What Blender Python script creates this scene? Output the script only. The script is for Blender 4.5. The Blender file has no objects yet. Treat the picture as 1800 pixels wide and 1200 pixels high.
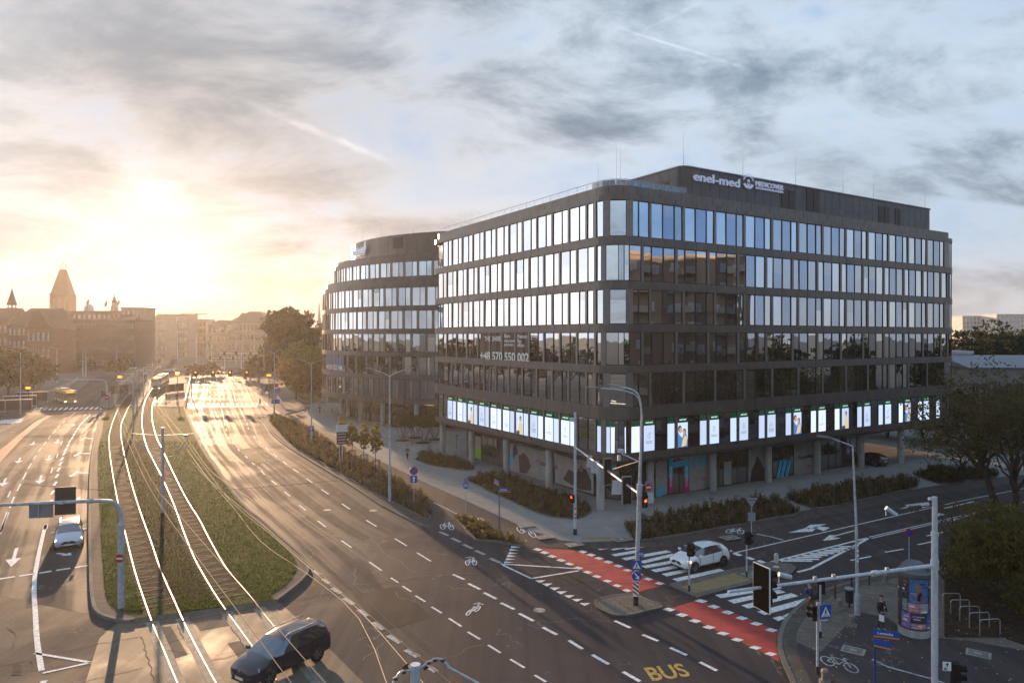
import bpy, bmesh, math, random
from mathutils import Vector, Matrix
from mathutils.geometry import tessellate_polygon
R = math.radians
random.seed(7)
scene = bpy.context.scene
COL = scene.collection

# ------------------------------------------------------------------ camera
F_PX, CAMH, HORZ = 1230.0, 15.0, 592.0
cam_d = bpy.data.cameras.new("camera"); cam = bpy.data.objects.new("camera", cam_d); COL.objects.link(cam)
cam.location = (0, 0, CAMH); cam.rotation_euler = (R(90), 0, 0)
cam_d.sensor_width = 36; cam_d.lens = 36*F_PX/1800; cam_d.shift_y = -8/1800
cam_d.clip_start = 0.3; cam_d.clip_end = 12000
scene.camera = cam

# ------------------------------------------------------------------ light, sky, exposure
SUN_AZ, SUN_EL = R(-26.2), R(7.0)
SD = Vector((math.sin(SUN_AZ)*math.cos(SUN_EL), math.cos(SUN_AZ)*math.cos(SUN_EL), math.sin(SUN_EL)))
sun_d = bpy.data.lights.new("sun", 'SUN'); sun = bpy.data.objects.new("sun", sun_d); COL.objects.link(sun)
sun_d.energy = 3.7; sun_d.angle = R(0.6); sun_d.color = (1.0, 0.64, 0.37)
sun.rotation_euler = SD.to_track_quat('Z', 'Y').to_euler()
scene.view_settings.view_transform = 'Standard'; scene.view_settings.look = 'None'
scene.view_settings.gamma = 1; scene.view_settings.exposure = 1.66

class NT:
    def __init__(s, tree): s.t = tree; s.n = tree.nodes; s.l = tree.links
    def node(s, typ, **kw):
        n = s.n.new(typ)
        for k, v in kw.items(): setattr(n, k, v)
        return n
    def put(s, sock, v):
        if v is None: return
        if hasattr(v, 'is_output'): s.l.new(v, sock)
        else:
            try: sock.default_value = v
            except Exception: sock.default_value = tuple(v)+(1,)
    def m(s, op, a, b=None, c=None, clamp=False):
        n = s.node('ShaderNodeMath', operation=op); n.use_clamp = clamp
        s.put(n.inputs[0], a); s.put(n.inputs[1], b); s.put(n.inputs[2], c); return n.outputs[0]
    def vm(s, op, a, b=None):
        n = s.node('ShaderNodeVectorMath', operation=op); s.put(n.inputs[0], a)
        if b is not None: s.put(n.inputs[1], b)
        return n.outputs['Value'] if op == 'DOT_PRODUCT' else n.outputs[0]
    def mix(s, f, a, b, typ='MIX'):
        n = s.node('ShaderNodeMix', data_type='RGBA', blend_type=typ); s.put(n.inputs[0], f)
        for k, v in ((6, a), (7, b)):
            s.put(n.inputs[k], v if hasattr(v, 'is_output') else tuple(v)+(1,))
        return n.outputs[2]
    def noise(s, vec, scale, detail=4, rough=.5, dist=0):
        n = s.node('ShaderNodeTexNoise'); s.put(n.inputs['Vector'], vec); n.inputs['Scale'].default_value = scale
        n.inputs['Detail'].default_value = detail; n.inputs['Roughness'].default_value = rough; n.inputs['Distortion'].default_value = dist
        return n.outputs[0]
    def mr(s, v, a, b, c=0, d=1):
        n = s.node('ShaderNodeMapRange'); n.interpolation_type = 'SMOOTHSTEP'
        for i, x in enumerate((v, a, b, c, d)): s.put(n.inputs[i], x)
        return n.outputs[0]
    def mapping(s, vec, scale=(1,1,1), rot=(0,0,0), loc=(0,0,0)):
        n = s.node('ShaderNodeMapping'); s.put(n.inputs[0], vec)
        n.inputs['Location'].default_value = loc; n.inputs['Rotation'].default_value = rot; n.inputs['Scale'].default_value = scale
        return n.outputs[0]

world = bpy.data.worlds.new("World"); scene.world = world; world.use_nodes = True
w = NT(world.node_tree); w.n.clear()
geo = w.node('ShaderNodeTexCoord'); dirv = w.vm('NORMALIZE', geo.outputs['Generated'])
sep = w.node('ShaderNodeSeparateXYZ'); w.l.new(dirv, sep.inputs[0]); dz = sep.outputs[2]
sky = w.node('ShaderNodeTexSky', sky_type='NISHITA'); sky.sun_disc = False
sky.sun_elevation = SUN_EL; sky.sun_rotation = SUN_AZ; sky.dust_density = 1.5; sky.air_density = 1.0; sky.ozone_density = 1.5
nish = w.vm('SCALE', sky.outputs[0]); nish.node.inputs['Scale'].default_value = 1.0
sdot = w.m('MAXIMUM', w.vm('DOT_PRODUCT', dirv, tuple(SD)), 0.0)
east = w.vm('DOT_PRODUCT', dirv, (0.97, 0.1, 0.0))
# plane-projected cloud coordinates
den = w.m('ADD', w.m('MAXIMUM', dz, 0.0), 0.30)
proj = w.node('ShaderNodeVectorMath', operation='DIVIDE'); w.l.new(dirv, proj.inputs[0])
cmb = w.node('ShaderNodeCombineXYZ')
for i in range(3): w.l.new(den, cmb.inputs[i])
w.l.new(cmb.outputs[0], proj.inputs[1])
pj = w.mapping(proj.outputs[0], scale=(1.15, 1.35, 0.0), rot=(0, 0, R(-35)), loc=(3.1, 1.7, 0))
n1 = w.noise(pj, 1.5, 9, .60, .45)
pj2 = w.mapping(proj.outputs[0], scale=(0.9, 1.6, 0.0), rot=(0, 0, R(-42)), loc=(7.4, 0.4, 0))
n2 = w.noise(pj2, 2.1, 9, .66, .5)
n3 = w.noise(pj, 0.5, 3, .5, .2)
cl = w.m('ADD', w.m('ADD', w.m('MULTIPLY', n1, .55), w.m('MULTIPLY', n2, .33)), w.m('MULTIPLY', n3, .2))
cover = w.mr(cl, .39, .58)
cover = w.m('MULTIPLY', cover, w.mr(east, .95, .65, 0.25, 1.0))
thick = w.mr(w.m('ADD', w.m('MULTIPLY', n2, .5), w.m('MULTIPLY', n1, .5)), .43, .64)
# colours of cloud: lit thin parts, shaded thick undersides, warmer towards the sun
near = w.m('POWER', sdot, 14.0); near2 = w.m('POWER', sdot, 34.0); near3 = w.m('POWER', sdot, 330.0)
lit = w.mix(near, (3.9, 4.75, 5.6), (3.6, 3.4, 3.2))
shade = w.mix(near, (.95, 1.6, 2.3), (1.7, 2.0, 2.3))
cloudc = w.mix(thick, lit, shade)
blue = w.mix(w.mr(dz, .02, .55), (3.0, 4.2, 5.4), (.65, 1.9, 4.1))
clear = w.mix(.05, blue, nish)
eb = w.vm('DOT_PRODUCT', dirv, (.6, -.8, 0)); eastm = w.mr(eb, .10, .40)
clear = w.mix(eastm, clear, w.mix(w.mr(w.m('ADD', eb, w.m('MULTIPLY', dz, .5)), .50, .86), (4.3, 4.9, 5.3), (1.0, 2.7, 5.3)))
base = w.mix(cover, clear, cloudc)
# low haze belt, cream towards the sun, pale peach away from it
belt = w.m('POWER', w.m('SUBTRACT', 1.0, w.m('MINIMUM', w.m('MAXIMUM', dz, 0.0), 1.0)), 11.0)
beltc = w.mix(w.m('POWER', sdot, 4.0), (3.7, 3.4, 3.25), (4.1, 2.95, 2.05))
base = w.mix(w.m('MULTIPLY', belt, .72), base, beltc)
g = w.vm('SCALE', (1.0, .80, .60)); w.l.new(w.m('MULTIPLY', near2, .05), g.node.inputs['Scale'])
g2 = w.vm('SCALE', (1.0, .90, .76)); w.l.new(w.m('MULTIPLY', near3, 3.5), g2.node.inputs['Scale'])
west = w.m('POWER', w.m('MAXIMUM', w.vm('DOT_PRODUCT', dirv, tuple(Vector((-.93,.36,.10)).normalized())), 0.0), 11.0)
g3 = w.vm('SCALE', (1.0, .97, .93)); w.l.new(w.m('MULTIPLY', west, 7.5), g3.node.inputs['Scale'])
tot = w.vm('ADD', w.vm('ADD', w.vm('ADD', base, g), g2), g3)
def contrail(p0, p1, wd, amt, tot):
    d0, d1 = (Vector((p[0]-900, F_PX, HORZ-p[1])).normalized() for p in (p0, p1)); n = d0.cross(d1).normalized(); c = (d0+d1).normalized(); tdir = (d1-d0).normalized(); half = (d1-d0).length/2
    a = w.m('ABSOLUTE', w.m('ADD', w.vm('DOT_PRODUCT', dirv, tuple(n)), w.m('MULTIPLY', w.m('SUBTRACT', w.noise(dirv, 22, 3, .6), .5), wd*1.6)))
    m1 = w.mr(a, 0.0, wd, 1, 0); b = w.m('ABSOLUTE', w.vm('DOT_PRODUCT', dirv, tuple(tdir))); off = c.dot(tdir)
    m2 = w.mr(w.m('ABSOLUTE', w.m('SUBTRACT', w.vm('DOT_PRODUCT', dirv, tuple(tdir)), off)), half*.55, half*1.1, 1, 0)
    k = w.m('MULTIPLY', w.m('MULTIPLY', m1, m2), w.mr(w.noise(dirv, 30, 3), .35, .6, .3, 1.0))
    g_ = w.vm('SCALE', (1.0, .98, .96)); w.l.new(w.m('MULTIPLY', k, amt), g_.node.inputs['Scale']); return w.vm('ADD', tot, g_)
tot = contrail((420,175), (700,290), .0075, 1.1, tot); tot = contrail((1085,48), (1310,120), .0028, 1.0, tot); tot = contrail((1240,0), (1120,60), .003, .4, tot)
bg = w.node('ShaderNodeBackground'); w.l.new(tot, bg.inputs[0]); bg.inputs[1].default_value = 0.052
wo = w.node('ShaderNodeOutputWorld'); w.l.new(bg.outputs[0], wo.inputs[0])

# ------------------------------------------------------------------ helpers
def G(x, y, z=0.0):
    """ground position under a point of the survey photograph"""
    d = (CAMH-z)/(y-HORZ); return Vector(((x-900)*d, F_PX*d, z))
def HZ(by, ty): return (by-ty)/(by-HORZ)*CAMH       # height of something standing at row by and reaching row ty
def tag(o, label=None, cat=None, group=None, kind=None):
    if label: o['label'] = label
    if cat: o['category'] = cat
    if group: o['group'] = group
    if kind: o['kind'] = kind
    return o
def thing(name, label, cat, loc=(0,0,0), rz=0, group=None):
    o = bpy.data.objects.new(name, None); COL.objects.link(o); o.empty_display_size = .3
    o.location = loc; o.rotation_euler = (0, 0, rz); return tag(o, label, cat, group)
def copy_tree(o, parent=None):
    c = o.copy(); COL.objects.link(c)
    if parent is not None: c.parent = parent
    for ch in list(o.children): copy_tree(ch, c)
    return c
def dup(o, loc, rz, label, group=None, name=None):
    c = copy_tree(o); c.location = loc; c.rotation_euler = (0, 0, rz); tag(c, label, None, group); return c

class MB:
    def __init__(s): s.v = []; s.f = []; s.mi = []
    def add(s, vs, fs, mi=0):
        b = len(s.v); s.v += [tuple(p) for p in vs]
        for f in fs: s.f.append(tuple(i+b for i in f)); s.mi.append(mi)
        return s
    def quad(s, a, b, c, d, mi=0): return s.add([a, b, c, d], [(0,1,2,3)], mi)
    def box(s, c, d, mi=0, rz=0, M=None):
        cx, cy, cz = c; x, y, z = d[0]/2, d[1]/2, d[2]/2; ca, sa = math.cos(rz), math.sin(rz); vs = []
        for i in (-1,1):
            for j in (-1,1):
                for k in (-1,1):
                    px, py = i*x, j*y; vs.append(Vector((cx+px*ca-py*sa, cy+px*sa+py*ca, cz+k*z)))
        if M: vs = [M @ p for p in vs]
        return s.add(vs, [(0,1,3,2),(4,6,7,5),(0,4,5,1),(2,3,7,6),(0,2,6,4),(1,5,7,3)], mi)
    def cyl(s, p0, p1, r0, r1=None, n=10, mi=0, cap=True):
        r1 = r0 if r1 is None else r1; p0 = Vector(p0); p1 = Vector(p1); d = (p1-p0)
        if d.length < 1e-6: return s
        q = d.to_track_quat('Z', 'Y'); vs = []
        for p, r in ((p0, r0), (p1, r1)):
            for i in range(n):
                a = 2*math.pi*i/n; vs.append(p + q @ Vector((math.cos(a)*r, math.sin(a)*r, 0)))
        fs = [(i, (i+1)%n, n+(i+1)%n, n+i) for i in range(n)]
        if cap: fs += [tuple(range(n-1,-1,-1)), tuple(range(n, 2*n))]
        return s.add(vs, fs, mi)
    def tube(s, pts, r, n=8, mi=0):
        for i in range(len(pts)-1):
            ra = r[i] if isinstance(r, (list, tuple)) else r; rb = r[i+1] if isinstance(r, (list, tuple)) else r
            s.cyl(pts[i], pts[i+1], ra, rb, n, mi)
        return s
    def lathe(s, prof, c=(0,0,0), n=16, mi=0, M=None):
        vs = []; fs = []
        for r, z in prof:
            for i in range(n):
                a = 2*math.pi*i/n; p = Vector((c[0]+r*math.cos(a), c[1]+r*math.sin(a), c[2]+z)); vs.append(M @ p if M else p)
        for k in range(len(prof)-1):
            for i in range(n): fs.append((k*n+i, k*n+(i+1)%n, (k+1)*n+(i+1)%n, (k+1)*n+i))
        return s.add(vs, fs, mi)
    def poly(s, pts, z=None, mi=0):
        P = [Vector((p[0], p[1], p[2] if z is None and len(p) > 2 else (z or 0))) for p in pts]
        tris = tessellate_polygon([P])
        fs = []
        for t in tris:
            a, b, c = (P[i] for i in t)
            fs.append(t if (b-a).cross(c-a).z > 0 else (t[0], t[2], t[1]))
        return s.add(P, fs, mi)
    def prism(s, pts, z0, z1, mi=0, side=None, bottom=False):
        n = len(pts); area = sum(pts[i][0]*pts[(i+1)%n][1]-pts[(i+1)%n][0]*pts[i][1] for i in range(n))
        if area < 0: pts = list(reversed(pts))
        s.poly(pts, z1, mi)
        if bottom: s.poly(pts, z0, mi)
        vs = [(p[0], p[1], z0) for p in pts]+[(p[0], p[1], z1) for p in pts]
        return s.add(vs, [(i, (i+1)%n, n+(i+1)%n, n+i) for i in range(n)], mi if side is None else side)
    def ribbon(s, pts, wid, z, mi=0, closed=False):
        L = offset_line(pts, wid/2, closed); Q = offset_line(pts, -wid/2, closed); n = len(pts)
        for i in range(n if closed else n-1):
            j = (i+1) % n
            s.quad((L[i][0],L[i][1],z),(Q[i][0],Q[i][1],z),(Q[j][0],Q[j][1],z),(L[j][0],L[j][1],z), mi)
        return s
    def wall(s, pts, t0, t1, z0, z1, mi=0, closed=False):
        """box section swept along a plan line, from offset t0 to t1"""
        A = offset_line(pts, t0, closed); B = offset_line(pts, t1, closed); n = len(pts)
        for i in range(n if closed else n-1):
            j = (i+1) % n; a, b, c, d = A[i], A[j], B[j], B[i]
            s.add([(a[0],a[1],z0),(b[0],b[1],z0),(c[0],c[1],z0),(d[0],d[1],z0),(a[0],a[1],z1),(b[0],b[1],z1),(c[0],c[1],z1),(d[0],d[1],z1)],
                  [(0,3,2,1),(4,5,6,7),(0,1,5,4),(2,3,7,6)]+([(1,2,6,5)] if (not closed and j == n-1) else [])+([(3,0,4,7)] if (not closed and i == 0) else []), mi)
        return s
    def mesh(s, name, mats, smooth=False):
        me = bpy.data.meshes.new(name); me.from_pydata(s.v, [], s.f); me.update()
        for m in (mats if isinstance(mats, (list, tuple)) else [mats]): me.materials.append(m)
        me.polygons.foreach_set('material_index', s.mi)
        if smooth: me.polygons.foreach_set('use_smooth', [True]*len(s.f))
        return me
    def build(s, name, mats, parent=None, smooth=False, loc=None, rz=None, kind=None):
        o = bpy.data.objects.new(name, s.mesh(name, mats, smooth)); COL.objects.link(o)
        if parent is not None: o.parent = parent
        if loc is not None: o.location = loc
        if rz is not None: o.rotation_euler = (0, 0, rz)
        if kind: o['kind'] = kind
        return o
def offset_line(pts, d, closed=False):
    n = len(pts); out = []
    for i in range(n):
        p = Vector(pts[i][:2]); a = Vector(pts[i-1][:2]) if (i > 0 or closed) else None; b = Vector(pts[(i+1) % n][:2]) if (i < n-1 or closed) else None
        t1 = (p-a).normalized() if a is not None and (p-a).length > 1e-6 else None; t2 = (b-p).normalized() if b is not None and (b-p).length > 1e-6 else None
        t1 = t1 or t2 or Vector((1,0)); t2 = t2 or t1
        n1 = Vector((-t1.y, t1.x)); n2 = Vector((-t2.y, t2.x)); m = (n1+n2); m = m.normalized() if m.length > 1e-6 else n1
        out.append(p + m*d/max(.45, m.dot(n1)))
    return out
def smooth_line(pts, k=4):
    P = [Vector(p) for p in pts]; out = []
    for i in range(len(P)-1):
        p0 = P[max(i-1,0)]; p1 = P[i]; p2 = P[i+1]; p3 = P[min(i+2, len(P)-1)]
        for j in range(k):
            t = j/k; out.append(.5*((2*p1)+(-p0+p2)*t+(2*p0-5*p1+4*p2-p3)*t*t+(-p0+3*p1-3*p2+p3)*t**3))
    out.append(P[-1]); return out
def resample(pts, step):
    out = [Vector(pts[0])]; acc = 0; 
    for i in range(len(pts)-1):
        a, b = Vector(pts[i]), Vector(pts[i+1]); L = (b-a).length; t = step-acc
        while t <= L: out.append(a+(b-a)*(t/L)); t += step
        acc = (acc+L) % step if t > L else acc
        acc = L-(t-step)
    return out
def GP(*xy, z=0): return [G(xy[i], xy[i+1], z) for i in range(0, len(xy), 2)]

# ------------------------------------------------------------------ materials
MATS = {}
def mat(name, col, rough=.6, metal=0., var=.0, vscale=3., bump=0., bscale=20., col2=None, emit=None, estr=0., spec=.5, coords='Object', alpha=None, stretch=None, coat=0., bdist=.02):
    if name in MATS: return MATS[name]
    m = bpy.data.materials.new(name); m.use_nodes = True; t = NT(m.node_tree); b = t.n['Principled BSDF']
    b.inputs['Roughness'].default_value = rough; b.inputs['Metallic'].default_value = metal; b.inputs['Specular IOR Level'].default_value = spec
    b.inputs['Coat Weight'].default_value = coat
    c = tuple(col)+(1,); b.inputs['Base Color'].default_value = c
    if var or bump or col2:
        tc = t.node('ShaderNodeTexCoord'); co = tc.outputs[coords] if coords != 'World' else t.node('ShaderNodeNewGeometry').outputs['Position']
        if stretch: co = t.mapping(co, scale=stretch)
        if var or col2:
            nz = t.mr(t.noise(co, vscale, 6, .6, .3), .3, .7)
            lo = [x*(1-var) for x in col]; hi = list(col2) if col2 else [min(1, x*(1+var)) for x in col]
            t.l.new(t.mix(nz, lo, hi), b.inputs['Base Color'])
        if bump:
            bp = t.node('ShaderNodeBump'); bp.inputs['Strength'].default_value = bump; bp.inputs['Distance'].default_value = bdist
            t.l.new(t.noise(co, bscale, 5, .6), bp.inputs['Height']); t.l.new(bp.outputs[0], b.inputs['Normal'])
    if emit: b.inputs['Emission Color'].default_value = tuple(emit)+(1,); b.inputs['Emission Strength'].default_value = estr
    MATS[name] = m; return m
def asphalt(name, c1, c2, r0=.70, r1=.88, cracks=True, lanes=False):
    if name in MATS: return MATS[name]
    m = bpy.data.materials.new(name); m.use_nodes = True; t = NT(m.node_tree); b = t.n['Principled BSDF']
    co = t.node('ShaderNodeNewGeometry').outputs['Position']
    big = t.mr(t.noise(co, .09, 5, .6, .6), .35, .65); fine = t.noise(co, 9., 6, .75); grit = t.noise(co, 60., 3, .7)
    c = t.mix(big, c1, c2); c = t.mix(t.m('MULTIPLY', t.mr(fine, .4, .65), .35), c, [x*1.6 for x in c2])
    # wheel tracks worn along the road: long soft streaks
    st = t.noise(t.mapping(co, scale=(1.1, .035, 1), rot=(0, 0, R(26))), 1.0, 4, .6)
    c = t.mix(t.m('MULTIPLY', t.mr(st, .42, .62), .35), c, [x*.62 for x in c1])
    if lanes:
        uv = t.node('ShaderNodeUVMap').outputs[0]; sA = t.mr(t.noise(t.mapping(uv, scale=(19, .35, 1)), 1.0, 3, .55), .38, .62); sB = t.mr(t.noise(t.mapping(uv, scale=(46, .8, 1)), 1.0, 3, .6), .35, .65)
        c = t.mix(t.m('MULTIPLY', sA, .42), c, [x*1.65 for x in c2]); c = t.mix(t.m('MULTIPLY', sB, .32), c, [x*.55 for x in c1]); st = t.m('SUBTRACT', 1.0, sA)
    if cracks:
        vo = t.node('ShaderNodeTexVoronoi', feature='DISTANCE_TO_EDGE'); vo.inputs['Scale'].default_value = .16
        wob = t.node('ShaderNodeVectorMath', operation='ADD'); t.l.new(co, wob.inputs[0])
        nn = t.node('ShaderNodeTexNoise'); nn.inputs['Scale'].default_value = .8; nn.inputs['Detail'].default_value = 6; t.l.new(co, nn.inputs['Vector'])
        sc = t.vm('SCALE', nn.outputs[1]); sc.node.inputs['Scale'].default_value = 3.2; t.l.new(sc, wob.inputs[1]); t.l.new(wob.outputs[0], vo.inputs['Vector'])
        edge = t.m('MULTIPLY', t.mr(vo.outputs['Distance'], .0035, .009, 1, 0), t.mr(t.noise(co, .22, 2), .50, .60))
        c = t.mix(t.m('MULTIPLY', edge, .75), c, (.16, .145, .13))
    t.l.new(c, b.inputs['Base Color']); b.inputs['Specular IOR Level'].default_value = .055 if lanes else .06
    t.l.new(t.mr(t.m('ADD', t.m('MULTIPLY', big, .5), t.m('MULTIPLY', st, .5)), .2, .8, r0, r1), b.inputs['Roughness'])
    bp = t.node('ShaderNodeBump'); bp.inputs['Strength'].default_value = .35; bp.inputs['Distance'].default_value = .012
    t.l.new(t.m('ADD', grit, t.m('MULTIPLY', fine, .6)), bp.inputs['Height']); t.l.new(bp.outputs[0], b.inputs['Normal'])
    MATS[name] = m; return m
def paving(name, c1, c2, mortar, bw, bh, rot=0, rough=.7, msize=.012):
    if name in MATS: return MATS[name]
    m = bpy.data.materials.new(name); m.use_nodes = True; t = NT(m.node_tree); b = t.n['Principled BSDF']
    co = t.node('ShaderNodeNewGeometry').outputs['Position']; mp = t.mapping(co, rot=(0, 0, rot))
    br = t.node('ShaderNodeTexBrick'); t.l.new(mp, br.inputs['Vector']); br.inputs['Scale'].default_value = 1
    br.inputs['Color1'].default_value = tuple(c1)+(1,); br.inputs['Color2'].default_value = tuple(c2)+(1,); br.inputs['Mortar'].default_value = tuple(mortar)+(1,)
    br.inputs['Brick Width'].default_value = bw; br.inputs['Row Height'].default_value = bh; br.inputs['Mortar Size'].default_value = msize
    nz = t.mr(t.noise(co, .5, 7, .7), .3, .7); c = t.mix(t.m('MULTIPLY', nz, .35), br.outputs[0], [x*.6 for x in c1])
    t.l.new(c, b.inputs['Base Color']); b.inputs['Roughness'].default_value = min(.92, rough+.15); b.inputs['Specular IOR Level'].default_value = .04
    bp = t.node('ShaderNodeBump'); bp.inputs['Strength'].default_value = .3; bp.inputs['Distance'].default_value = .01
    t.l.new(t.noise(co, 30, 4), bp.inputs['Height']); t.l.new(bp.outputs[0], b.inputs['Normal'])
    MATS[name] = m; return m
def foliage(name, c1, c2, trans=.35):
    if name in MATS: return MATS[name]
    m = bpy.data.materials.new(name); m.use_nodes = True; t = NT(m.node_tree); b = t.n['Principled BSDF']; out = t.n['Material Output']
    ge = t.node('ShaderNodeNewGeometry'); oi = t.node('ShaderNodeObjectInfo')
    f = t.m('ADD', t.m('MULTIPLY', ge.outputs['Random Per Island'], .6), t.m('MULTIPLY', t.mr(t.noise(ge.outputs['Position'], 1.1, 3), .35, .65), .4))
    c = t.mix(f, c1, c2); t.l.new(c, b.inputs['Base Color']); b.inputs['Roughness'].default_value = .6; b.inputs['Specular IOR Level'].default_value = .12
    tr = t.node('ShaderNodeBsdfTranslucent'); t.l.new(t.mix(.5, c, [min(1, x*1.8) for x in c2]), tr.inputs[0])
    mx = t.node('ShaderNodeMixShader'); mx.inputs[0].default_value = trans; t.l.new(b.outputs[0], mx.inputs[1]); t.l.new(tr.outputs[0], mx.inputs[2]); t.l.new(mx.outputs[0], out.inputs[0])
    MATS[name] = m; return m
def glass(name, tint=(.86,.93,1.0), refl=.80, back=(.02,.017,.014), wav=.45, rough=.008, bvar=None):
    if name in MATS: return MATS[name]
    m = bpy.data.materials.new(name); m.use_nodes = True; t = NT(m.node_tree); b = t.n['Principled BSDF']; out = t.n['Material Output']
    pos = t.node('ShaderNodeNewGeometry').outputs['Position']
    bp = t.node('ShaderNodeBump'); bp.inputs['Strength'].default_value = wav; bp.inputs['Distance'].default_value = .012
    t.l.new(t.noise(t.mapping(pos, scale=(1,1,.5)), .7, 1, .4, .4), bp.inputs['Height'])
    gl = t.node('ShaderNodeBsdfGlossy'); gl.inputs[0].default_value = tuple(tint)+(1,); gl.inputs['Roughness'].default_value = rough; t.l.new(bp.outputs[0], gl.inputs['Normal'])
    fr = t.node('ShaderNodeLayerWeight'); fr.inputs[0].default_value = .35
    nz = t.mr(t.noise(pos, .7, 4, .7), .4, .65); hi = bvar or [x*3.2 for x in back]
    t.l.new(t.mix(nz, back, hi), b.inputs['Base Color']); b.inputs['Roughness'].default_value = .5; b.inputs['Specular IOR Level'].default_value = 0
    mx = t.node('ShaderNodeMixShader'); t.l.new(t.mr(fr.outputs['Fresnel'], 0, 1, refl, 1.0), mx.inputs[0])
    t.l.new(b.outputs[0], mx.inputs[1]); t.l.new(gl.outputs[0], mx.inputs[2]); t.l.new(mx.outputs[0], out.inputs[0])
    MATS[name] = m; return m

M_ASPH = asphalt('asphalt_road', (.050,.046,.046), (.070,.064,.061))
M_ASPHD = asphalt('asphalt_dark', (.042,.037,.040), (.060,.052,.055), .5, .7)
M_PATH = asphalt('asphalt_path', (.062,.052,.050), (.085,.072,.068), .55, .75, cracks=False)
M_OLD = asphalt('asphalt_old', (.085,.075,.062), (.13,.112,.09), .5, .7)
M_WHITE = mat('road_paint', (.66,.66,.66), .75, spec=.1, var=.28, vscale=5, coords='World')
M_WORN = mat('road_paint_worn', (.36,.35,.34), .8, spec=.1, var=.5, vscale=6, coords='World')
M_RED = mat('red_surface', (.34,.032,.028), .7, var=.22, vscale=1.2, coords='World', bump=.3, bscale=50)
M_PLAZA = paving('plaza_paving', (.25,.245,.235), (.29,.285,.275), (.17,.165,.16), .8, .4, R(31), .55)
M_KERB = paving('kerb_stone', (.14,.135,.125), (.19,.18,.165), (.10,.09,.08), 1.0, 10, 0, .7, .02)
M_SETT = paving('stone_setts', (.085,.078,.07), (.12,.11,.10), (.08,.07,.06), .45, .22, R(20), .7)
M_SIDE = paving('sidewalk_paving', (.14,.125,.11), (.185,.165,.145), (.08,.07,.06), .5, .5, R(8), .75)
M_TACT = paving('tactile_paving', (.27,.21,.12), (.30,.24,.14), (.15,.12,.08), .3, .3, R(20), .75)
M_SOIL = mat('soil', (.040,.030,.022), .95, spec=.08, var=.5, vscale=4, coords='World', bump=.8, bscale=9, bdist=.06)
M_BALL = mat('track_bed', (.050,.036,.025), .95, spec=.05, col2=(.030,.026,.018), var=.3, vscale=2.2, coords='World', bump=1, bscale=12, bdist=.06)
M_TURF = mat('turf', (.026,.050,.011), .95, spec=.05, col2=(.060,.085,.020), var=.4, vscale=1.3, coords='World', bump=1, bscale=6, bdist=.06)
M_LAWN = mat('lawn', (.040,.080,.012), .95, spec=.05, col2=(.065,.095,.020), var=.3, vscale=.6, coords='World')
M_RAIL = mat('rail_steel', (.36,.32,.28), .50, .75)
M_GALV = mat('galvanised_steel', (.42,.43,.45), .42, .75, var=.15, vscale=6, bump=.05)
M_DARKM = mat('dark_metal', (.035,.034,.036), .45, .4)
M_BLACK = mat('black_plastic', (.012,.012,.013), .45)
M_CONC = mat('column_concrete', (.33,.325,.31), .75, var=.18, vscale=1.6, bump=.2, bscale=12, stretch=(1,1,.4))
M_CLAD = mat('facade_cladding', (.135,.120,.112), .40, .45, var=.12, vscale=.6, bump=.03, bscale=1.5)
M_CLADS = mat('cladding_joint', (.012,.011,.011), .8)
M_FRAME = mat('window_frame', (.030,.026,.024), .45, .3)
M_PIER = mat('pier_cladding', (.20,.187,.18), .36, .4, var=.1, vscale=.8)
M_GL1 = glass('glass_sky'); M_GL2 = glass('glass_deep', (.60,.70,.86), .66, (.012,.010,.009)); M_GL3 = glass('glass_blind', (.80,.88,.96), .55, (.10,.095,.085), bvar=(.16,.15,.13))
M_GL4 = glass('glass_sky_soft', (.74,.80,.88), .70, wav=.7)
M_ROOF = mat('roof_membrane', (.16,.155,.15), .8, var=.2, vscale=.5)
# ------------------------------------------------------------------ ground, roads, kerbs, markings
MB().poly([(5200*math.cos(a*math.pi/24), 5200*math.sin(a*math.pi/24)) for a in range(48)], -.03).build('ground', mat('far_ground', (.075,.072,.05), .95, var=.3, vscale=.05, coords='World'), kind='structure')
MB().poly([(-170,-80),(190,-80),(190,215),(60,215),(-30,420),(-120,420),(-170,215)], 0).build('road', M_ASPH, kind='structure')
# darker carriageway tone over the crossing and the side street
MB().poly(GP(640,948, 760,925, 800,912, 835,948, 900,958, 1030,968, 1290,950, 1500,900, 1640,880, 1800,862, 2300,840, 2600,1000, 1900,1200, 1500,1400, 1100,1500, 880,1240, 720,1100, 650,1000), .004).build('road_surface', M_ASPHD, kind='structure')
MB().poly(GP(222,1082, 300,1066, 385,1051, 480,1048, 560,1120, 640,1200, 760,1420, 60,1500, 150,1200, 175,1120), .004).build('old_crossing_surface', M_OLD, kind='structure')

def kerbed(name, px, z, m, side=None, pts=None):
    P = pts or GP(*px, z=z); return MB().prism(P, -.02, z, 0, 1).build(name, [m, side or M_KERB], kind='structure')
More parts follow.
